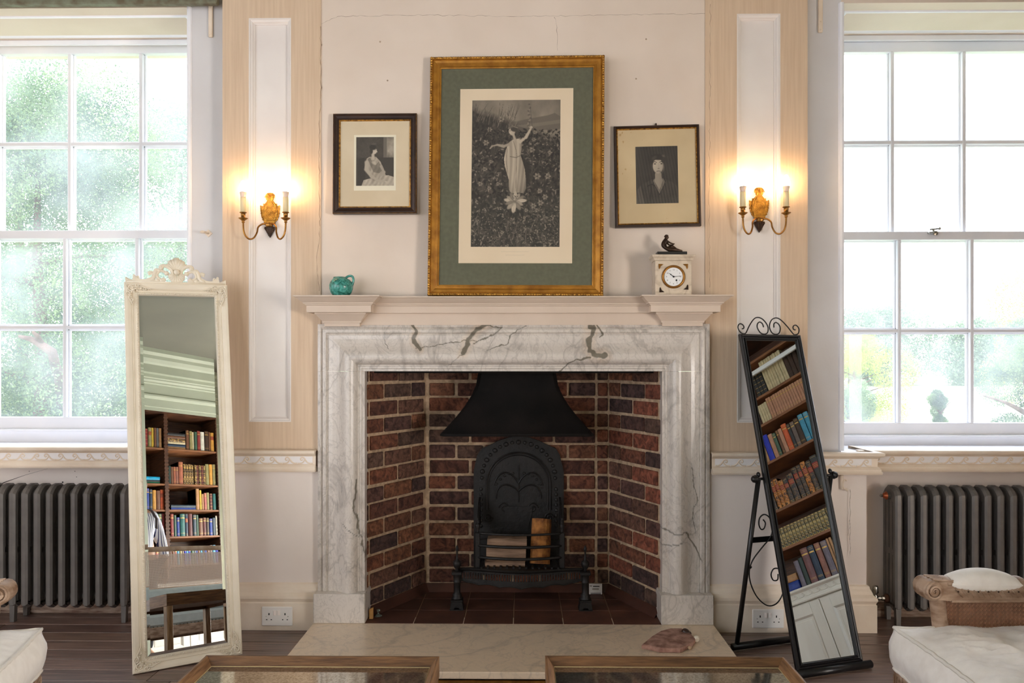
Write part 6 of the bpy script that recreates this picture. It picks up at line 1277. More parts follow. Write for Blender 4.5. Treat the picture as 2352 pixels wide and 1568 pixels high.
armchair('cane-sided armchair with linen cushion in front of the left radiator', -1.66, -1.795, .27, 8)

# ============================================================ SOFA (behind the tables, seen in the cream mirror)
so = empty('cane_sofa', (.48, -3.65, 0), 'pale cane-backed sofa with nailed blue-grey seat, reflected in the cream mirror', 'sofa')
mb = MB()
for sx in (-1, 1):
    mb.box((sx * .96, .50, .0005), (sx * .91, .55, .2), .004); mb.box((sx * .96, -.12, .0005), (sx * .91, -.07, .2), .004)
    m1 = MB(); m1.box((sx * .96, .50, .0005), (sx * .91, .55, .19), .004); m1.build('leg', CARV, so); m1 = MB(); m1.box((sx * .96, -.12, .0005), (sx * .91, -.07, .19), .004); m1.build('leg', CARV, so)
mb = MB(); mb.box((-.97, .51, .185), (.97, .555, .265), .006); mb.box((-.97, -.12, .185), (.97, -.08, .265), .006); mb.box((-.97, -.12, .185), (-.93, .55, .265)); mb.box((.93, -.12, .185), (.97, .55, .265)); mb.build('seat_rail', CARV, so)
mb = MB(); mb.box((-.95, -.08, .262), (.95, .545, .36), .02); mb.build('upholstered_seat', SOFAC, so)
mb = MB()
for i in range(60): mb.ball((-.94 + i * 1.88 / 59, .548, .268), .005, 5)
mb.build('nail_trim', CHROME, so)
mb = MB(); mb.box((-.93, -.06, .362), (.93, .53, .46), .03); mb.build('seat_cushion', SOFAC, so)
mb = MB(); mb.box((-.93, -.08, .46), (.93, .0, .60), .02); mb.build('back_bolster', SOFAC, so)
mb = cane_panel(1.86, .30, x0=-.93, pitch=.014, r=.0011); mb.v = [(v[0], -.09 + v[1] - v[2] * .1, v[2] + .60) for v in mb.v]; mb.build('cane_back', mat('pale_cane', (228, 206, 190), rough=.6), so)
mb = MB(); mb.smooth = True; mb.tube([(x, -.13, .93 + .02 * cos(x * 1.6)) for x in np.linspace(-.98, .98, 21)], .022, 8); mb.tube([(-.96, -.09, .6), (.96, -.09, .6)], .012, 8)
for sx in (-1, 1): mb.tube([(sx * .95, -.09, .25), (sx * .96, -.13, .93)], .022, 8)
mb.build('back_frame', mat('pale_limed_wood', (206, 182, 160), (170, 140, 114), 10, rough=.6, bump=.3), so)

# ============================================================ BUILT-IN BOOKCASES AND BOOKS
PAGES = mat('book_pages', (226, 208, 170), (200, 178, 136), 80, rough=.9)
GILT = mat('gilt_tooling', (206, 168, 96), rough=.4, metal=.5)
BOOKC = dict(blue=((30, 62, 150), 'blue'), royal=((30, 50, 190), 'royal blue'), lilac=((118, 108, 122), 'lilac-grey'), green=((66, 96, 78), 'green'), dkgreen=((34, 56, 50), 'dark green'), mauve=((122, 78, 80), 'mauve'), navy=((28, 50, 76), 'navy'), pinkb=((150, 98, 84), 'dusty pink'),
             tan=((186, 140, 96), 'tan'), cream=((214, 198, 160), 'cream'), brown=((116, 76, 54), 'brown'), orange=((214, 96, 54), 'orange'), charcoal=((52, 52, 54), 'charcoal'), taupe=((112, 96, 90), 'taupe'), sky=((70, 152, 186), 'sky blue'), grey=((96, 96, 98), 'grey'), olive=((150, 142, 96), 'olive'),
             red=((140, 50, 50), 'red'), maroon=((96, 44, 44), 'maroon'), white=((224, 220, 206), 'white'), dkbrown=((64, 44, 34), 'dark brown'), ochre=((206, 150, 66), 'ochre'), yellow=((206, 172, 60), 'yellow'), teal=((38, 106, 104), 'teal'), slate=((62, 78, 92), 'slate'), copper=((170, 100, 76), 'copper'),
             blackgold=((56, 40, 36), 'gilt-lettered black'), mottled=((70, 62, 48), 'mottled green'), marbo=((196, 124, 54), 'marbled orange'), marbd=((44, 44, 48), 'marbled black'), pinktan=((196, 144, 116), 'pinkish tan'), cyan=((20, 170, 220), 'cyan'), pink=((190, 110, 104), 'pink'), emerald=((20, 116, 84), 'emerald'))
BM = {}
def bookmat(k):
    if k not in BM:
        c = BOOKC[k][0]; sp = k.startswith('marb') or k in ('mottled', 'blackgold'); c2 = {'marbo': (40, 34, 34), 'marbd': (110, 80, 54), 'mottled': (178, 160, 104), 'blackgold': (196, 160, 96)}.get(k, tuple(v * .82 for v in c))
        BM[k] = mat('book_cover_' + BOOKC[k][1].replace(' ', '_').replace('-', '_'), c, c2, 40 if sp else 30, (1, 1, 1), 4, rough=.45, bump=.15, lo=.45 if sp else .35, hi=.6 if sp else .7, dist=1.5 if sp else 0)
    return BM[k]
LABELR = mat('red_leather_label', (140, 40, 40), rough=.5)
def book(k, w, h, d, style=0):
    """spine on local y=0 facing -y, thickness along x (0..w)"""
    mb = MB(); n = 6; arc = [(w / 2 - w / 2 * cos(pi * i / n), -w * .16 * sin(pi * i / n)) for i in range(n + 1)]
    poly = arc + [(w, d), (0, d)]; m = len(poly)
    mb.m = 0; mb.add([(x, y, 0) for x, y in poly] + [(x, y, h) for x, y in poly], [(i, (i + 1) % m, m + (i + 1) % m, m + i) for i in range(m)]); mb.prism([(0, .004), (.0022, .004), (.0022, d), (0, d)], 0, h, 'z'); mb.prism([(w - .0022, .004), (w, .004), (w, d), (w - .0022, d)], 0, h, 'z'); mb.add([(x, y, h) for x, y in arc], [list(range(n + 1))]); mb.add([(x, y, 0) for x, y in poly], [list(range(m))])
    mb.m = 1; mb.box((.002, .002, .003), (w - .002, d - .004, h - .004))
    def band(z0, z1, mi, g=.0005):
        mb.m = mi; a = [(w / 2 + (x - w / 2) * .995, y - g) for x, y in arc[1:-1]]; k_ = len(a); mb.add([(x, y, z0) for x, y in a] + [(x, y, z1) for x, y in a], [(i, i + 1, k_ + i + 1, k_ + i) for i in range(k_ - 1)])
    if style == 1:
        for t in (.12, .15, .82, .90, .94): band(h * t, h * t + .0015, 2)
        band(h * .80, h * .84, 2)
    if style == 2:
        for t in (.04, .1, .95): band(h * t, h * t + .0015, 2)
        band(h * .62, h * .80, 3); band(h * .66, h * .668, 2, .0009); band(h * .70, h * .708, 2, .0009); band(h * .745, h * .753, 2, .0009)
    if style == 3:
        for t in (.03, .2, .4, .6, .8, .96): band(h * t, h * t + .003, 2)
    return mb.build('book', [bookmat(k), PAGES, GILT, LABELR], recalc=True)
CACHE = {}
def place_book(k, w, h, d, style, M, label, group):
    key = (k, round(w, 3), round(h, 2), style)
    if key in CACHE: o = CACHE[key].copy(); COL.objects.link(o)
    else: o = book(k, w, h, d, style); CACHE[key] = o
    for q in ('label', 'group', 'category'):
        if q in o: del o[q]
    o.matrix_world = M; tag(o, label, 'book', group); return o
ORD = 'first second third fourth fifth sixth seventh eighth ninth tenth eleventh twelfth thirteenth fourteenth fifteenth sixteenth'.split()
def row_labels(ks, where):
    names = [BOOKC[k][1] for k in ks]; out = []
    for i, n in enumerate(names):
        l = names[i - 1] if i else None; r_ = names[i + 1] if i < len(names) - 1 else None
        if l and r_: s = '%s book between %s and %s ones, %s' % (n, l, r_, where)
        elif r_: s = '%s book at the left end beside a %s one, %s' % (n, r_, where)
        else: s = '%s book at the right end beside a %s one, %s' % (n, l, where)
        out.append(s)
    return out
def case(label, width, zs, posts, name_posts=True, doors=4, M=Matrix(), z_top=2.86, dd=.34):
    """local: x along wall, y into the wall, z up; front plane y=0"""
    root = empty('built_in_bookcase', label=label, cat='bookcase'); root.matrix_world = M
    mb = MB(); mb.box((0, dd - .02, .85), (width, dd, z_top)); mb.build('back_panel', SHELFW, root)
    edges = [0] + posts + [width]
    for p_ in [0.0] + posts + [width - .04]:
        mb = MB(); mb.box((p_, .008, .85), (p_ + .04, dd, z_top)); z = .9
        while z < z_top - .05: mb.prism([(p_ - .007, z), (p_ + .047, z), (p_ + .047, z + .022), (p_ - .007, z + .022)], .004, .02); z += .045
        mb.build('upright', SHELFW, root)
    mb = MB(); mb.box((0, .004, z_top - .03), (width, dd, z_top)); mb.build('top_board', SHELFW, root)
    for z in zs: mb = MB(); mb.box((0, .01, z - .022), (width, dd, z), .002); mb.build('shelf', SHELFB, root)
    return root
def cupboard(label, width, doors, M, z=.83):
    root = empty('panelled_cupboard', label=label, cat='cupboard'); root.matrix_world = M
    mb = MB(); mb.box((0, .02, .0), (width, .36, z - .08)); mb.build('carcass', DOORW, root)
    mb = MB(); DP = [(o_, zz - .857 + z) for o_, zz in DPROF]; mb.sweep([(0, .02), (width, .02)], [(o_ + 0, zz) for o_, zz in DP]); mb.box((0, .0, z - .02), (width, .4, z - .001)); mb.build('cornice_rail', DOORW, root)
    m2 = MB(); m2.smooth = True; n_ = int(width / .0705)
    for i in range(n_): scroll_motif(m2, .04 + .0705 * i, .004, z - .0685, .0365, 1)
    m2.build('wave_scroll_ornament', DOORW, root)
    dw = width / doors
    for i in range(doors):
        a, b = i * dw + .004, (i + 1) * dw - .004; mb = MB(); y0, y1 = .0, .022; zt = z - .115; zb = .04; s = .085
        mb.box((a, y0, zb), (a + s, y1, zt), .003); mb.box((b - s, y0, zb), (b, y1, zt), .003); mb.box((a + s, y0, zb), (b - s, y1, zb + s)); mb.box((a + s, y0, zt - s), (b - s, y1, zt))
        mb.rframe(a + s, b - s, zb + s, zt - s, [(0, 0), (.006, .006), (.014, .014), (.03, .014), (.034, .010), (.05, .010)]); mb.box((a + s + .045, .009, zb + s + .045), (b - s - .045, .0195, zt - s - .045)); mb.box((a + s, .0155, zb + s), (b - s, .0205, zt - s))
        dr = mb.build('door', DOORW, root); mb = MB(); x = (b - .03) if i % 2 == 0 else (a + .03); mb.box((x - .003, -.001, zt - .20), (x + .003, .001, zt - .185)); mb.ball((x, -.0005, zt - .18), .005, 6, (1, .3, 1)); mb.build('keyhole', BLKPAINT, dr)
        if i % 2 == 0: mb = MB(); mb.smooth = True; mb.tube([(b + .004, -.002, zb), (b + .004, -.002, zt)], .005, 6); mb.build('astragal', DOORW, dr)
    return root
# --- east side (seen in the black mirror): local x -> world -y
ME = Matrix(((0, 1, 0, XR), (-1, 0, 0, -.55), (0, 0, 1, 0), (0, 0, 0, 1)))
ZE = [1.155, 1.45, 1.835, 2.15, 2.38, 2.70]
case('dark oak bookcase built into the wall above white cupboards, reflected in the black mirror', 2.55, ZE, [], M=ME, z_top=2.95)
cupboard('white panelled cupboards with scroll rail under the bookcase reflected in the black mirror', 2.55, 4, ME @ T(0, -.0, 0), .83)
def erow(z, items, where, group, series=None, lean=0):
    ks = [i[2] for i in items]; labs = row_labels(ks, where) if not series else ([series % ORD[i] for i in range(len(items))] if '%s' in series else [series])
    for (a, b, k, h, st), lb_ in zip(items, labs):
        w = b - a - .0012; M = Matrix(((0, 1, 0, XR + .035 + R.uniform(0, .008)), (-1, 0, 0, b - .0006), (0, 0, 1, z + .0006), (0, 0, 0, 1)))
        place_book(k, w, h, .16, st, M, lb_, group)
E0 = [(-1.947, -1.905, 'lilac', .205, 0), (-1.903, -1.863, 'dkgreen', .215, 0), (-1.859, -1.793, 'mauve', .272, 1), (-1.79, -1.736, 'navy', .27, 1), (-1.732, -1.68, 'pinkb', .27, 1), (-1.672, -1.62, 'lilac', .265, 1), (-1.616, -1.597, 'tan', .27, 0), (-1.595, -1.573, 'tan', .272, 0), (-1.571, -1.53, 'brown', .24, 0)]
erow(.8305, E0, 'black mirror, lowest shelf', 'books on the lowest shelf in the black mirror')
for k, z0, h_, lb_ in (('blue', .8305, .07, 'thick blue book lying flat, lowest shelf in the black mirror'), ('tan', .901, .055, 'tan book lying on the thick blue one in the black mirror')):
    M = Matrix(((0, 0, 0, 0),) * 4); M = T(XR + .04, -1.957, z0) @ RZ(-pi / 2) @ T(0, 0, 0) @ Matrix(((0, 0, 1, 0), (0, 1, 0, 0), (-1, 0, 0, h_), (0, 0, 0, 1))); place_book(k, h_ - .001, .16, .14, 0, M, lb_, 'books lying flat on the lowest shelf')
erow(ZE[0] + .0005, [(-1.998 + .0333 * i, -1.998 + .0333 * (i + 1), 'mottled', .158, 3) for i in range(16)], '', 'small gilt-banded green volumes on one shelf', '%s small gilt-banded green volume from the left, second shelf in black mirror')
E2 = [(-1.99, -1.95, 'marbd', .21, 2), (-1.948, -1.907, 'marbd', .21, 2), (-1.905, -1.866, 'marbo', .235, 2), (-1.864, -1.827, 'marbo', .24, 2), (-1.826, -1.782, 'marbo', .21, 2), (-1.78, -1.737, 'marbd', .205, 2), (-1.735, -1.68, 'marbd', .225, 2), (-1.677, -1.632, 'marbd', .255, 2), (-1.629, -1.593, 'marbd', .255, 2), (-1.59, -1.545, 'marbo', .265, 2), (-1.543, -1.494, 'marbd', .25, 2), (-1.492, -1.43, 'charcoal', .27, 2), (-1.42, -1.39, 'dkbrown', .25, 2)]
ks = [i[2] for i in E2]; words = ['leftmost marbled black book with red label', 'second marbled black book from the left with red label', 'leftmost marbled orange book with red label', 'second marbled orange book from the left', 'third marbled orange book from the left', 'marbled black book just right of three orange ones', 'wide marbled black book, shorter, two after the orange trio', 'taller marbled black book stepping up mid-row', 'narrow marbled black book left of the lone orange one', 'tall marbled orange book alone among black ones', 'marbled black book right of the lone orange one', 'tall charcoal book with red label', 'dark brown book at the right end with red label']
for it, wd_ in zip(E2, words): erow(ZE[1] + .0005, [it], '', 'red-labelled books on the third shelf', wd_ + ', third shelf in the black mirror')
E3 = [(-1.90, -1.86, 'brown', .2, 0), (-1.858, -1.826, 'tan', .2, 0), (-1.824, -1.772, 'royal', .23, 0), (-1.769, -1.725, 'pinktan', .215, 0), (-1.724, -1.693, 'green', .205, 1), (-1.69, -1.666, 'brown', .215, 1), (-1.664, -1.629, 'pinktan', .215, 0), (-1.626, -1.575, 'orange', .235, 1), (-1.572, -1.544, 'charcoal', .215, 1), (-1.541, -1.502, 'taupe', .215, 1), (-1.5, -1.456, 'dkbrown', .225, 1), (-1.453, -1.408, 'sky', .235, 1), (-1.406, -1.362, 'sky', .235, 1), (-1.36, -1.33, 'grey', .22, 1)]
erow(ZE[2] + .0005, E3, 'black mirror, fourth shelf', 'cloth books on the fourth shelf in the black mirror')
g4 = 'slim uniform volumes on the fifth shelf in the black mirror'
erow(ZE[3] + .0005, [(-1.765 + .0245 * i, -1.765 + .0245 * (i + 1), 'cream', .17, 0) for i in range(4)], '', g4 + ', cream', '%s slim cream volume from the left, fifth shelf in the black mirror')
erow(ZE[3] + .0005, [(-1.664 + .0243 * i, -1.664 + .0243 * (i + 1), 'pinktan', .19, 1) for i in range(16)], '', g4 + ', tan', '%s slim tan volume right of the cream ones, fifth shelf in black mirror')
erow(ZE[4] + .0005, [(-1.715 + .0345 * i, -1.715 + .0345 * (i + 1), 'charcoal', .20, 3) for i in range(3)], '', 'dark volumes on the top shelf', '%s dark banded volume from the left, top shelf in the black mirror')
erow(ZE[4] + .0005, [(-1.606 + .0249 * i, -1.606 + .0249 * (i + 1), 'cream', .285, 0) for i in range(9)], '', 'tall cream volumes on the top shelf', '%s tall cream volume from the left, top shelf in the black mirror')
erow(ZE[4] + .0005, [(-1.381 + .042 * i, -1.381 + .042 * (i + 1), 'dkbrown', .255, 0) for i in range(3)], '', 'brown volumes on the top shelf', '%s dark brown volume right of the cream run, top shelf in black mirror')
mb = MB(); mb.box((XR - .045, -2.2, 2.55), (XR - .02, -.7, 2.585), .004); tag(mb.build('picture_rail_bar', mat('white_bar', (236, 240, 244), rough=.4)), 'long white bar crossing in front of the top shelf in the black mirror', 'rail')
# --- south side (seen in the cream mirror): faces +y
MS = Matrix(((1, 0, 0, .95), (0, -1, 0, YB), (0, 0, 1, 0), (0, 0, 0, 1)))
ZSs = [1.03, 1.36, 1.675, 1.985, 2.42]
case('tall dark oak bookcase with notched uprights, reflected in the cream mirror', 2.2, ZSs, [.835, 1.55], M=MS, z_top=2.88)
cupboard('white panelled cupboards with scroll rail under the bookcase reflected in the cream mirror', 2.2, 4, MS, .83)
def srow(z, items, where, group, yy=0):
    ks = [i[2] for i in items]; labs = row_labels(ks, where)
    seen = {}
    for (a, b, k, h, st), lb_ in zip(items, labs):
        M = Matrix(((-1, 0, 0, b - .0005), (0, -1, 0, YB - .03 - R.uniform(0, .008)), (0, 0, 1, z + .0006), (0, 0, 0, 1))); place_book(k, b - a - .001, h, .17, st, M, lb_, group)
def sstack(z, a, b, items, where, group):
    for k, t in items:
        M = T(a, YB - .04, z + .0006) @ Matrix(((0, 0, 1, 0), (0, -1, 0, 0), (1, 0, 0, 0), (0, 0, 0, 1))); place_book(k, t - .001, b - a, .15, 0, M, '%s book lying in the stack, %s' % (BOOKC[k][1], where), group); z += t
gm = 'cream mirror'
srow(ZSs[4], [(1.44, 1.505, 'dkbrown', .2, 0), (1.512, 1.538, 'olive', .206, 0), (1.546, 1.587, 'red', .224, 3), (1.593, 1.634, 'olive', .242, 2), (1.636, 1.665, 'yellow', .243, 1), (1.668, 1.695, 'brown', .244, 0), (1.696, 1.727, 'grey', .245, 0), (1.73, 1.766, 'tan', .245, 0)], 'cream mirror top left bay', 'books on the top shelf, left bay')
sstack(ZSs[4], 1.845, 2.08, [('tan', .032), ('navy', .036), ('cream', .026), ('blackgold', .042), ('brown', .036), ('charcoal', .036)], 'top shelf in the cream mirror', 'stacked books on the top shelf')
srow(ZSs[4], [(2.088, 2.131, 'brown', .254, 1), (2.135, 2.172, 'olive', .245, 1), (2.174, 2.199, 'cream', .237, 0), (2.202, 2.24, 'green', .242, 0), (2.241, 2.283, 'red', .257, 1), (2.286, 2.343, 'white', .248, 0), (2.347, 2.404, 'dkbrown', .262, 1), (2.405, 2.427, 'brown', .255, 0), (2.431, 2.485, 'ochre', .249, 2)], 'cream mirror top right bay', 'books on the top shelf, right bay')
sstack(ZSs[3], 1.53, 1.735, [('emerald', .024), ('charcoal', .022), ('cyan', .04)], 'left bay, second shelf in the cream mirror', 'stacked books, second shelf')
srow(ZSs[3], [(1.835, 1.873, 'dkgreen', .22, 0), (1.874, 1.908, 'brown', .213, 0), (1.909, 1.939, 'copper', .214, 1), (1.94, 1.974, 'pinkb', .214, 1), (1.976, 2.035, 'copper', .279, 1)] + [(2.038 + .035 * i, 2.038 + .035 * (i + 1), 'blackgold', .255 - .004 * (i % 2), 1) for i in range(4)] + [(2.191 + .030 * i, 2.191 + .03 * (i + 1), 'maroon' if i % 2 else 'blackgold', .249, 3) for i in range(5)] + [(2.344, 2.392, 'olive', .27, 0), (2.393, 2.44, 'ochre', .268, 0), (2.442, 2.488, 'olive', .27, 1)], 'cream mirror second shelf', 'books on the second shelf, right bay')
srow(ZSs[2], [(1.50, 1.55, 'green', .21, 0), (1.554, 1.594, 'blue', .25, 1), (1.596, 1.634, 'navy', .242, 1), (1.636, 1.68, 'ochre', .232, 0), (1.683, 1.733, 'brown', .227, 0), (1.735, 1.78, 'orange', .24, 2)], 'cream mirror third left bay', 'books on the third shelf, left bay')
sstack(ZSs[2], 1.87, 2.195, [('blue', .03), ('slate', .034)], 'third shelf in the cream mirror', 'flat blue books on the third shelf')
srow(ZSs[2], [(2.199, 2.244, 'tan', .262, 0), (2.246, 2.276, 'yellow', .245, 0), (2.279, 2.305, 'tan', .199, 0), (2.309, 2.344, 'pink', .211, 1), (2.346, 2.383, 'olive', .218, 0), (2.387, 2.427, 'maroon', .206, 3), (2.434, 2.48, 'teal', .205, 0)], 'cream mirror third right bay', 'books on the third shelf, right bay')
srow(ZSs[1], [(1.50, 1.555, 'maroon', .25, 0), (1.561, 1.606, 'ochre', .272, 0), (1.608, 1.652, 'navy', .27, 3), (1.654, 1.692, 'tan', .247, 0), (1.694, 1.744, 'green', .268, 1), (1.75, 1.78, 'red', .272, 0)], 'cream mirror fourth left bay', 'books on the fourth shelf, left bay')
srow(ZSs[1], [(1.856, 1.898, 'red', .268, 1), (1.899, 1.93, 'green', .253, 0), (1.934, 1.97, 'blue', .225, 1), (1.977, 2.041, 'teal', .266, 1), (2.044, 2.083, 'navy', .267, 2), (2.087, 2.143, 'maroon', .268, 0), (2.149, 2.191, 'slate', .256, 1), (2.193, 2.221, 'green', .254, 0), (2.225, 2.28, 'brown', .214, 1), (2.283, 2.325, 'maroon', .221, 1), (2.328, 2.367, 'dkbrown', .218, 1), (2.37, 2.412, 'blue', .207, 1), (2.416, 2.454, 'slate', .218, 0), (2.458, 2.485, 'white', .242, 0)], 'cream mirror fourth right bay', 'books on the fourth shelf, right bay')
rk = random.Random(21); x = 1.56; its = []
while x < 2.46:
    w = rk.uniform(.022, .045)
    if x + w > 1.77 and x < 1.84: x = 1.842; continue
    its.append((x, x + w, rk.choice(['pink', 'blue', 'sky', 'olive', 'charcoal', 'brown', 'green', 'royal', 'navy', 'dkbrown', 'taupe', 'slate']), rk.uniform(.17, .215), rk.choice([0, 1]))); x += w + .001
srow(ZSs[0], its, 'cream mirror fifth shelf', 'books on the fifth shelf in the cream mirror')

# ============================================================ PERSON (only a striped shoulder shows in the cream mirror)
SKINM = mat('skin', (214, 168, 140), rough=.5)
def stripe():
    m = bpy.data.materials.new('blue_striped_cotton'); m.use_nodes = True; n = m.node_tree; p_ = n.nodes['Principled BSDF']; p_.inputs['Roughness'].default_value = .8
    tc = n.nodes.new('ShaderNodeTexCoord'); w = n.nodes.new('ShaderNodeTexWave'); w.inputs['Scale'].default_value = 14; w.inputs['Distortion'].default_value = .6; w.bands_direction = 'X'
    r_ = n.nodes.new('ShaderNodeValToRGB'); r_.color_ramp.interpolation = 'CONSTANT'; r_.color_ramp.elements[0].color = lin((244, 246, 252)); r_.color_ramp.elements[1].color = lin((40, 52, 110)); r_.color_ramp.elements[1].position = .80
    n.links.new(tc.outputs['Object'], w.inputs[0]); n.links.new(w.outputs[0], r_.inputs[0]); n.links.new(r_.outputs[0], p_.inputs[0]); return m
pe = empty('person', (.70, -4.45, 0), 'person in a blue-striped white shirt with a dark shoulder strap, standing behind the sofa', 'person')
nd = [(0, 0, .95, .13), (0, .0, 1.12, .125), (0, .0, 1.30, .14), (0, 0, 1.42, .07), (0, .01, 1.49, .05), (0, .02, 1.58, .085), (0, .02, 1.66, .085), (0, .015, 1.71, .05),
      (.15, 0, 1.37, .062), (.215, -.0, 1.20, .048), (.235, .03, 1.08, .040), (.235, .08, .93, .032), (.23, .10, .84, .028),
      (-.15, 0, 1.37, .062), (-.215, -.0, 1.20, .048), (-.235, .03, 1.08, .040), (-.235, .08, .93, .032), (-.23, .10, .84, .028),
      (.09, 0, .86, .095), (.095, .01, .50, .062), (.095, -.01, .10, .042), (.10, .12, .035, .034), (-.09, 0, .86, .095), (-.095, .01, .50, .062), (-.095, -.01, .10, .042), (-.10, .12, .035, .034)]
ed = [(0, 1), (1, 2), (2, 3), (3, 4), (4, 5), (5, 6), (6, 7), (2, 8), (8, 9), (9, 10), (10, 11), (11, 12), (2, 13), (13, 14), (14, 15), (15, 16), (16, 17), (0, 18), (18, 19), (19, 20), (20, 21), (0, 22), (22, 23), (23, 24), (24, 25)]
nd = [(*n_[:3], n_[3] * 1.12) for n_ in nd]
skin('body', nd, ed, SKINM, pe)
sh = [(n_[0] * 1.02, n_[1], n_[2], n_[3] * 1.16) for n_ in nd]; keep = [0, 1, 2, 3, 8, 9, 10, 11, 13, 14, 15, 16]; mp_ = {k: i for i, k in enumerate(keep)}
SH = [list(sh[k]) for k in keep]; SH[3][3] = .075; SH[3][2] = 1.405
skin('striped_shirt', SH, [(mp_[a], mp_[b]) for a, b in ed if a in mp_ and b in mp_], stripe(), pe)
keep = [0, 18, 19, 20, 22, 23, 24]; mp_ = {k: i for i, k in enumerate(keep)}
skin('trousers', [[*nd[k][:3], nd[k][3] * 1.15] for k in keep], [(mp_[a], mp_[b]) for a, b in ed if a in mp_ and b in mp_], mat('dark_trousers', (44, 46, 56), rough=.9), pe)
mb = MB(); mb.smooth = True; mb.ball((0, .0, 1.665), .112, 10, (.86, 1, .9)); mb.build('hair', mat('brown_hair', (70, 48, 34), rough=.6), pe)
mb = MB(); mb.smooth = True; mb.tube([(.11, .155, 1.22), (.135, .12, 1.32), (.12, .06, 1.41), (.05, -.06, 1.46), (-.05, -.06, 1.46), (-.12, .06, 1.41), (-.135, .12, 1.32), (-.11, .155, 1.22)], .018, 6, flat=.25); mb.build('camera_strap', mat('strap_webbing', (70, 60, 64), rough=.7), pe)
for s in (-1, 1):
    mb = MB(); mb.smooth = True; X_ = s * .232
    mb.ball((X_, .105, .80), .036, 8, (.45, 1, 1.15))
    for k in range(4): L = (.066, .076, .072, .056)[k]; y_ = .080 + k * .018; mb.tube([(X_, y_, .775), (X_ - s * .006, y_ + .004, .775 - L * .5), (X_ - s * .022, y_ + .006, .775 - L)], [.009, .0085, .007], 6)
    mb.tube([(X_, .125, .815), (X_ - s * .014, .150, .79), (X_ - s * .02, .158, .76)], [.011, .010, .008], 6); mb.build('hand', SKINM, pe)

# ============================================================ OUTSIDE
mb = MB(); rows = []
for j in range(24):
    yy = .9 + (j / 23) ** 2 * 160; rows.append([(x, yy, -.9 + .3 * noise.noise(Vector((x * .05, yy * .05, 0))) + max(0, yy - 30) * .012) for x in np.linspace(-110, 110, 40)])
mb.grid(rows); struct(mb.build('ground_meadow', GRASS), 'pale green meadow outside the windows')
def foliage(name, blobs, n, size, m, parent, seed=1, squash=1):
    rs = np.random.RandomState(seed); vol = np.array([b[3] ** 2 for b in blobs]); vol = vol / vol.sum(); ids = rs.choice(len(blobs), n, p=vol); B_ = np.array(blobs)
    d = rs.normal(size=(n, 3)); d /= np.linalg.norm(d, axis=1)[:, None]; rad = rs.uniform(.35, 1, n) ** .5; c = B_[ids, :3] + d * (B_[ids, 3] * rad)[:, None] * np.array([1, 1, squash])
    a = rs.normal(size=(n, 3)); a /= np.linalg.norm(a, axis=1)[:, None]; b = np.cross(a, rs.normal(size=(n, 3))); b /= np.linalg.norm(b, axis=1)[:, None]
    s = size * rs.uniform(.5, 1.3, n)[:, None]; v = np.stack([c - a * s, c - b * s * .5, c + a * s, c + b * s * .5], 1).reshape(-1, 3)
    me = bpy.data.meshes.new(name); me.vertices.add(4 * n); me.vertices.foreach_set('co', v.ravel().astype(np.float32)); me.loops.add(4 * n); me.loops.foreach_set('vertex_index', np.arange(4 * n, dtype=np.int32)); me.polygons.add(n); me.polygons.foreach_set('loop_start', np.arange(0, 4 * n, 4, dtype=np.int32)); me.update(calc_edges=True); me.materials.append(m)
    o = bpy.data.objects.new(name, me); COL.objects.link(o); o.parent = parent; return o
def tree(label, x, y, zb, H, rad, n, size, m, seed, group=None, z0=.15, nb=26, trunk=.16, branches=5):
    r = random.Random(seed); root = empty('tree', (x, y, zb), label, 'tree', group); bl = []
    for i in range(nb):
        t = r.random(); a = r.uniform(0, 2 * pi); zz = H * (z0 + (1 - z0) * t); env = rad * (sin(pi * min(1, (t * .85 + .12))) ** .7); q = env * r.uniform(.25, .85); bl.append((q * cos(a), q * sin(a), zz, rad * r.uniform(.22, .42)))
    foliage('foliage', bl, int(n * (4.2 if size < .1 else 2.5)), size * (.34 if size < .1 else .42), m, root, seed)
    mb = MB(); mb.smooth = True; mb.tube([(0, 0, 0), (.1, 0, H * .3), (-.05, .05, H * .6), (0, 0, H * .85)], [trunk, trunk * .8, trunk * .5, .03], 8)
    for k in range(branches):
        a = r.uniform(0, 2 * pi); z_ = H * r.uniform(.25, .65); mb.tube(catmull([(0, 0, z_), (rad * .4 * cos(a), rad * .4 * sin(a), z_ + .3), (rad * .85 * cos(a), rad * .85 * sin(a), z_ + .5)], 4), [trunk * .45 * (1 - i / 10) for i in range(9)], 6)
    mb.build('trunk', BARK, root); return root
tree('large dense yew filling the lower left window panes', -8.4, 9.5, -.9, 6.6, 3.0, 52000, .075, LEAF1, 4, z0=.02, nb=60)
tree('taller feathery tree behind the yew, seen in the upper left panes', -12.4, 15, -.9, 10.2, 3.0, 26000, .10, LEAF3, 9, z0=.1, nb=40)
tree('pointed tree behind the yew, right of the taller one', -8.6, 15.5, -.9, 8.2, 2.5, 22000, .10, LEAF3, 13, z0=.1, nb=36)
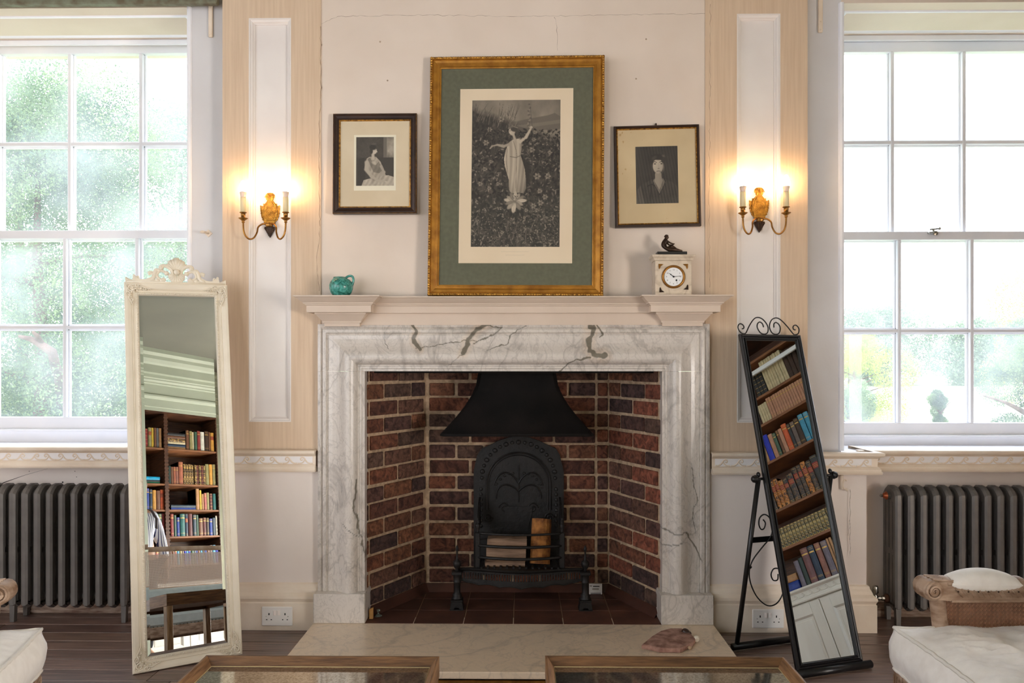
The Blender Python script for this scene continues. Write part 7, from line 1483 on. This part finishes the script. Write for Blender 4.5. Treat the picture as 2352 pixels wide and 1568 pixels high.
tree('bushy tree seen at the right edge of the left window', -4.9, 13, -.9, 6.0, 2.0, 18000, .08, LEAF1, 17, z0=.03, nb=34)
br = empty('fallen_branch_tree', (-7.2, 7.5, 0), 'thick bare pinkish branch forking outside the lower left panes', 'branch')
mb = MB(); mb.smooth = True
for pts, rr in (([(128, 850, 8.0), (120, 808, 7.5), (92, 790, 7.4), (70, 778, 7.3), (42, 772, 7.2)], [.07, .065, .055, .04, .02]), ([(98, 794, 7.45), (86, 772, 7.3), (76, 762, 7.2)], [.045, .035, .02]), ([(122, 812, 7.5), (135, 860, 8.2), (142, 930, 9.0)], [.06, .07, .08])):
    P_ = [W(*q) for q in pts]; mb.tube([(p_.x + 7.2, p_.y - 7.5, p_.z) for p_ in P_], rr, 8)
mb.build('branch', BARK, br)
tree('yellow-green tree at the right edge of the right window', 15.9, 17.5, -.9, 5.4, 2.9, 30000, .085, LEAF2, 23, z0=.1, nb=44)
tree('darker leaning tree below the yellow-green one', 12.6, 15.5, -.9, 2.9, 1.35, 9000, .07, LEAF1, 29, z0=.1, nb=20)
g = 'round garden bushes beyond the right window'
tree('pale blossoming bush at the left of the right window', 12.0, 24, -.9, 3.0, 2.0, 9000, .09, LEAF2, 31, z0=.0, nb=16, trunk=.06)
tree('low green bush below the pale one in the right window', 9.6, 19, -.9, 1.5, 1.2, 5000, .07, LEAF3, 37, z0=0, nb=12, trunk=.05)
tree('small dark clipped bush in the meadow, middle of the right window', 13.9, 22, -.9, 1.3, .55, 4000, .06, LEAF1, 41, z0=.1, nb=10, trunk=.05)
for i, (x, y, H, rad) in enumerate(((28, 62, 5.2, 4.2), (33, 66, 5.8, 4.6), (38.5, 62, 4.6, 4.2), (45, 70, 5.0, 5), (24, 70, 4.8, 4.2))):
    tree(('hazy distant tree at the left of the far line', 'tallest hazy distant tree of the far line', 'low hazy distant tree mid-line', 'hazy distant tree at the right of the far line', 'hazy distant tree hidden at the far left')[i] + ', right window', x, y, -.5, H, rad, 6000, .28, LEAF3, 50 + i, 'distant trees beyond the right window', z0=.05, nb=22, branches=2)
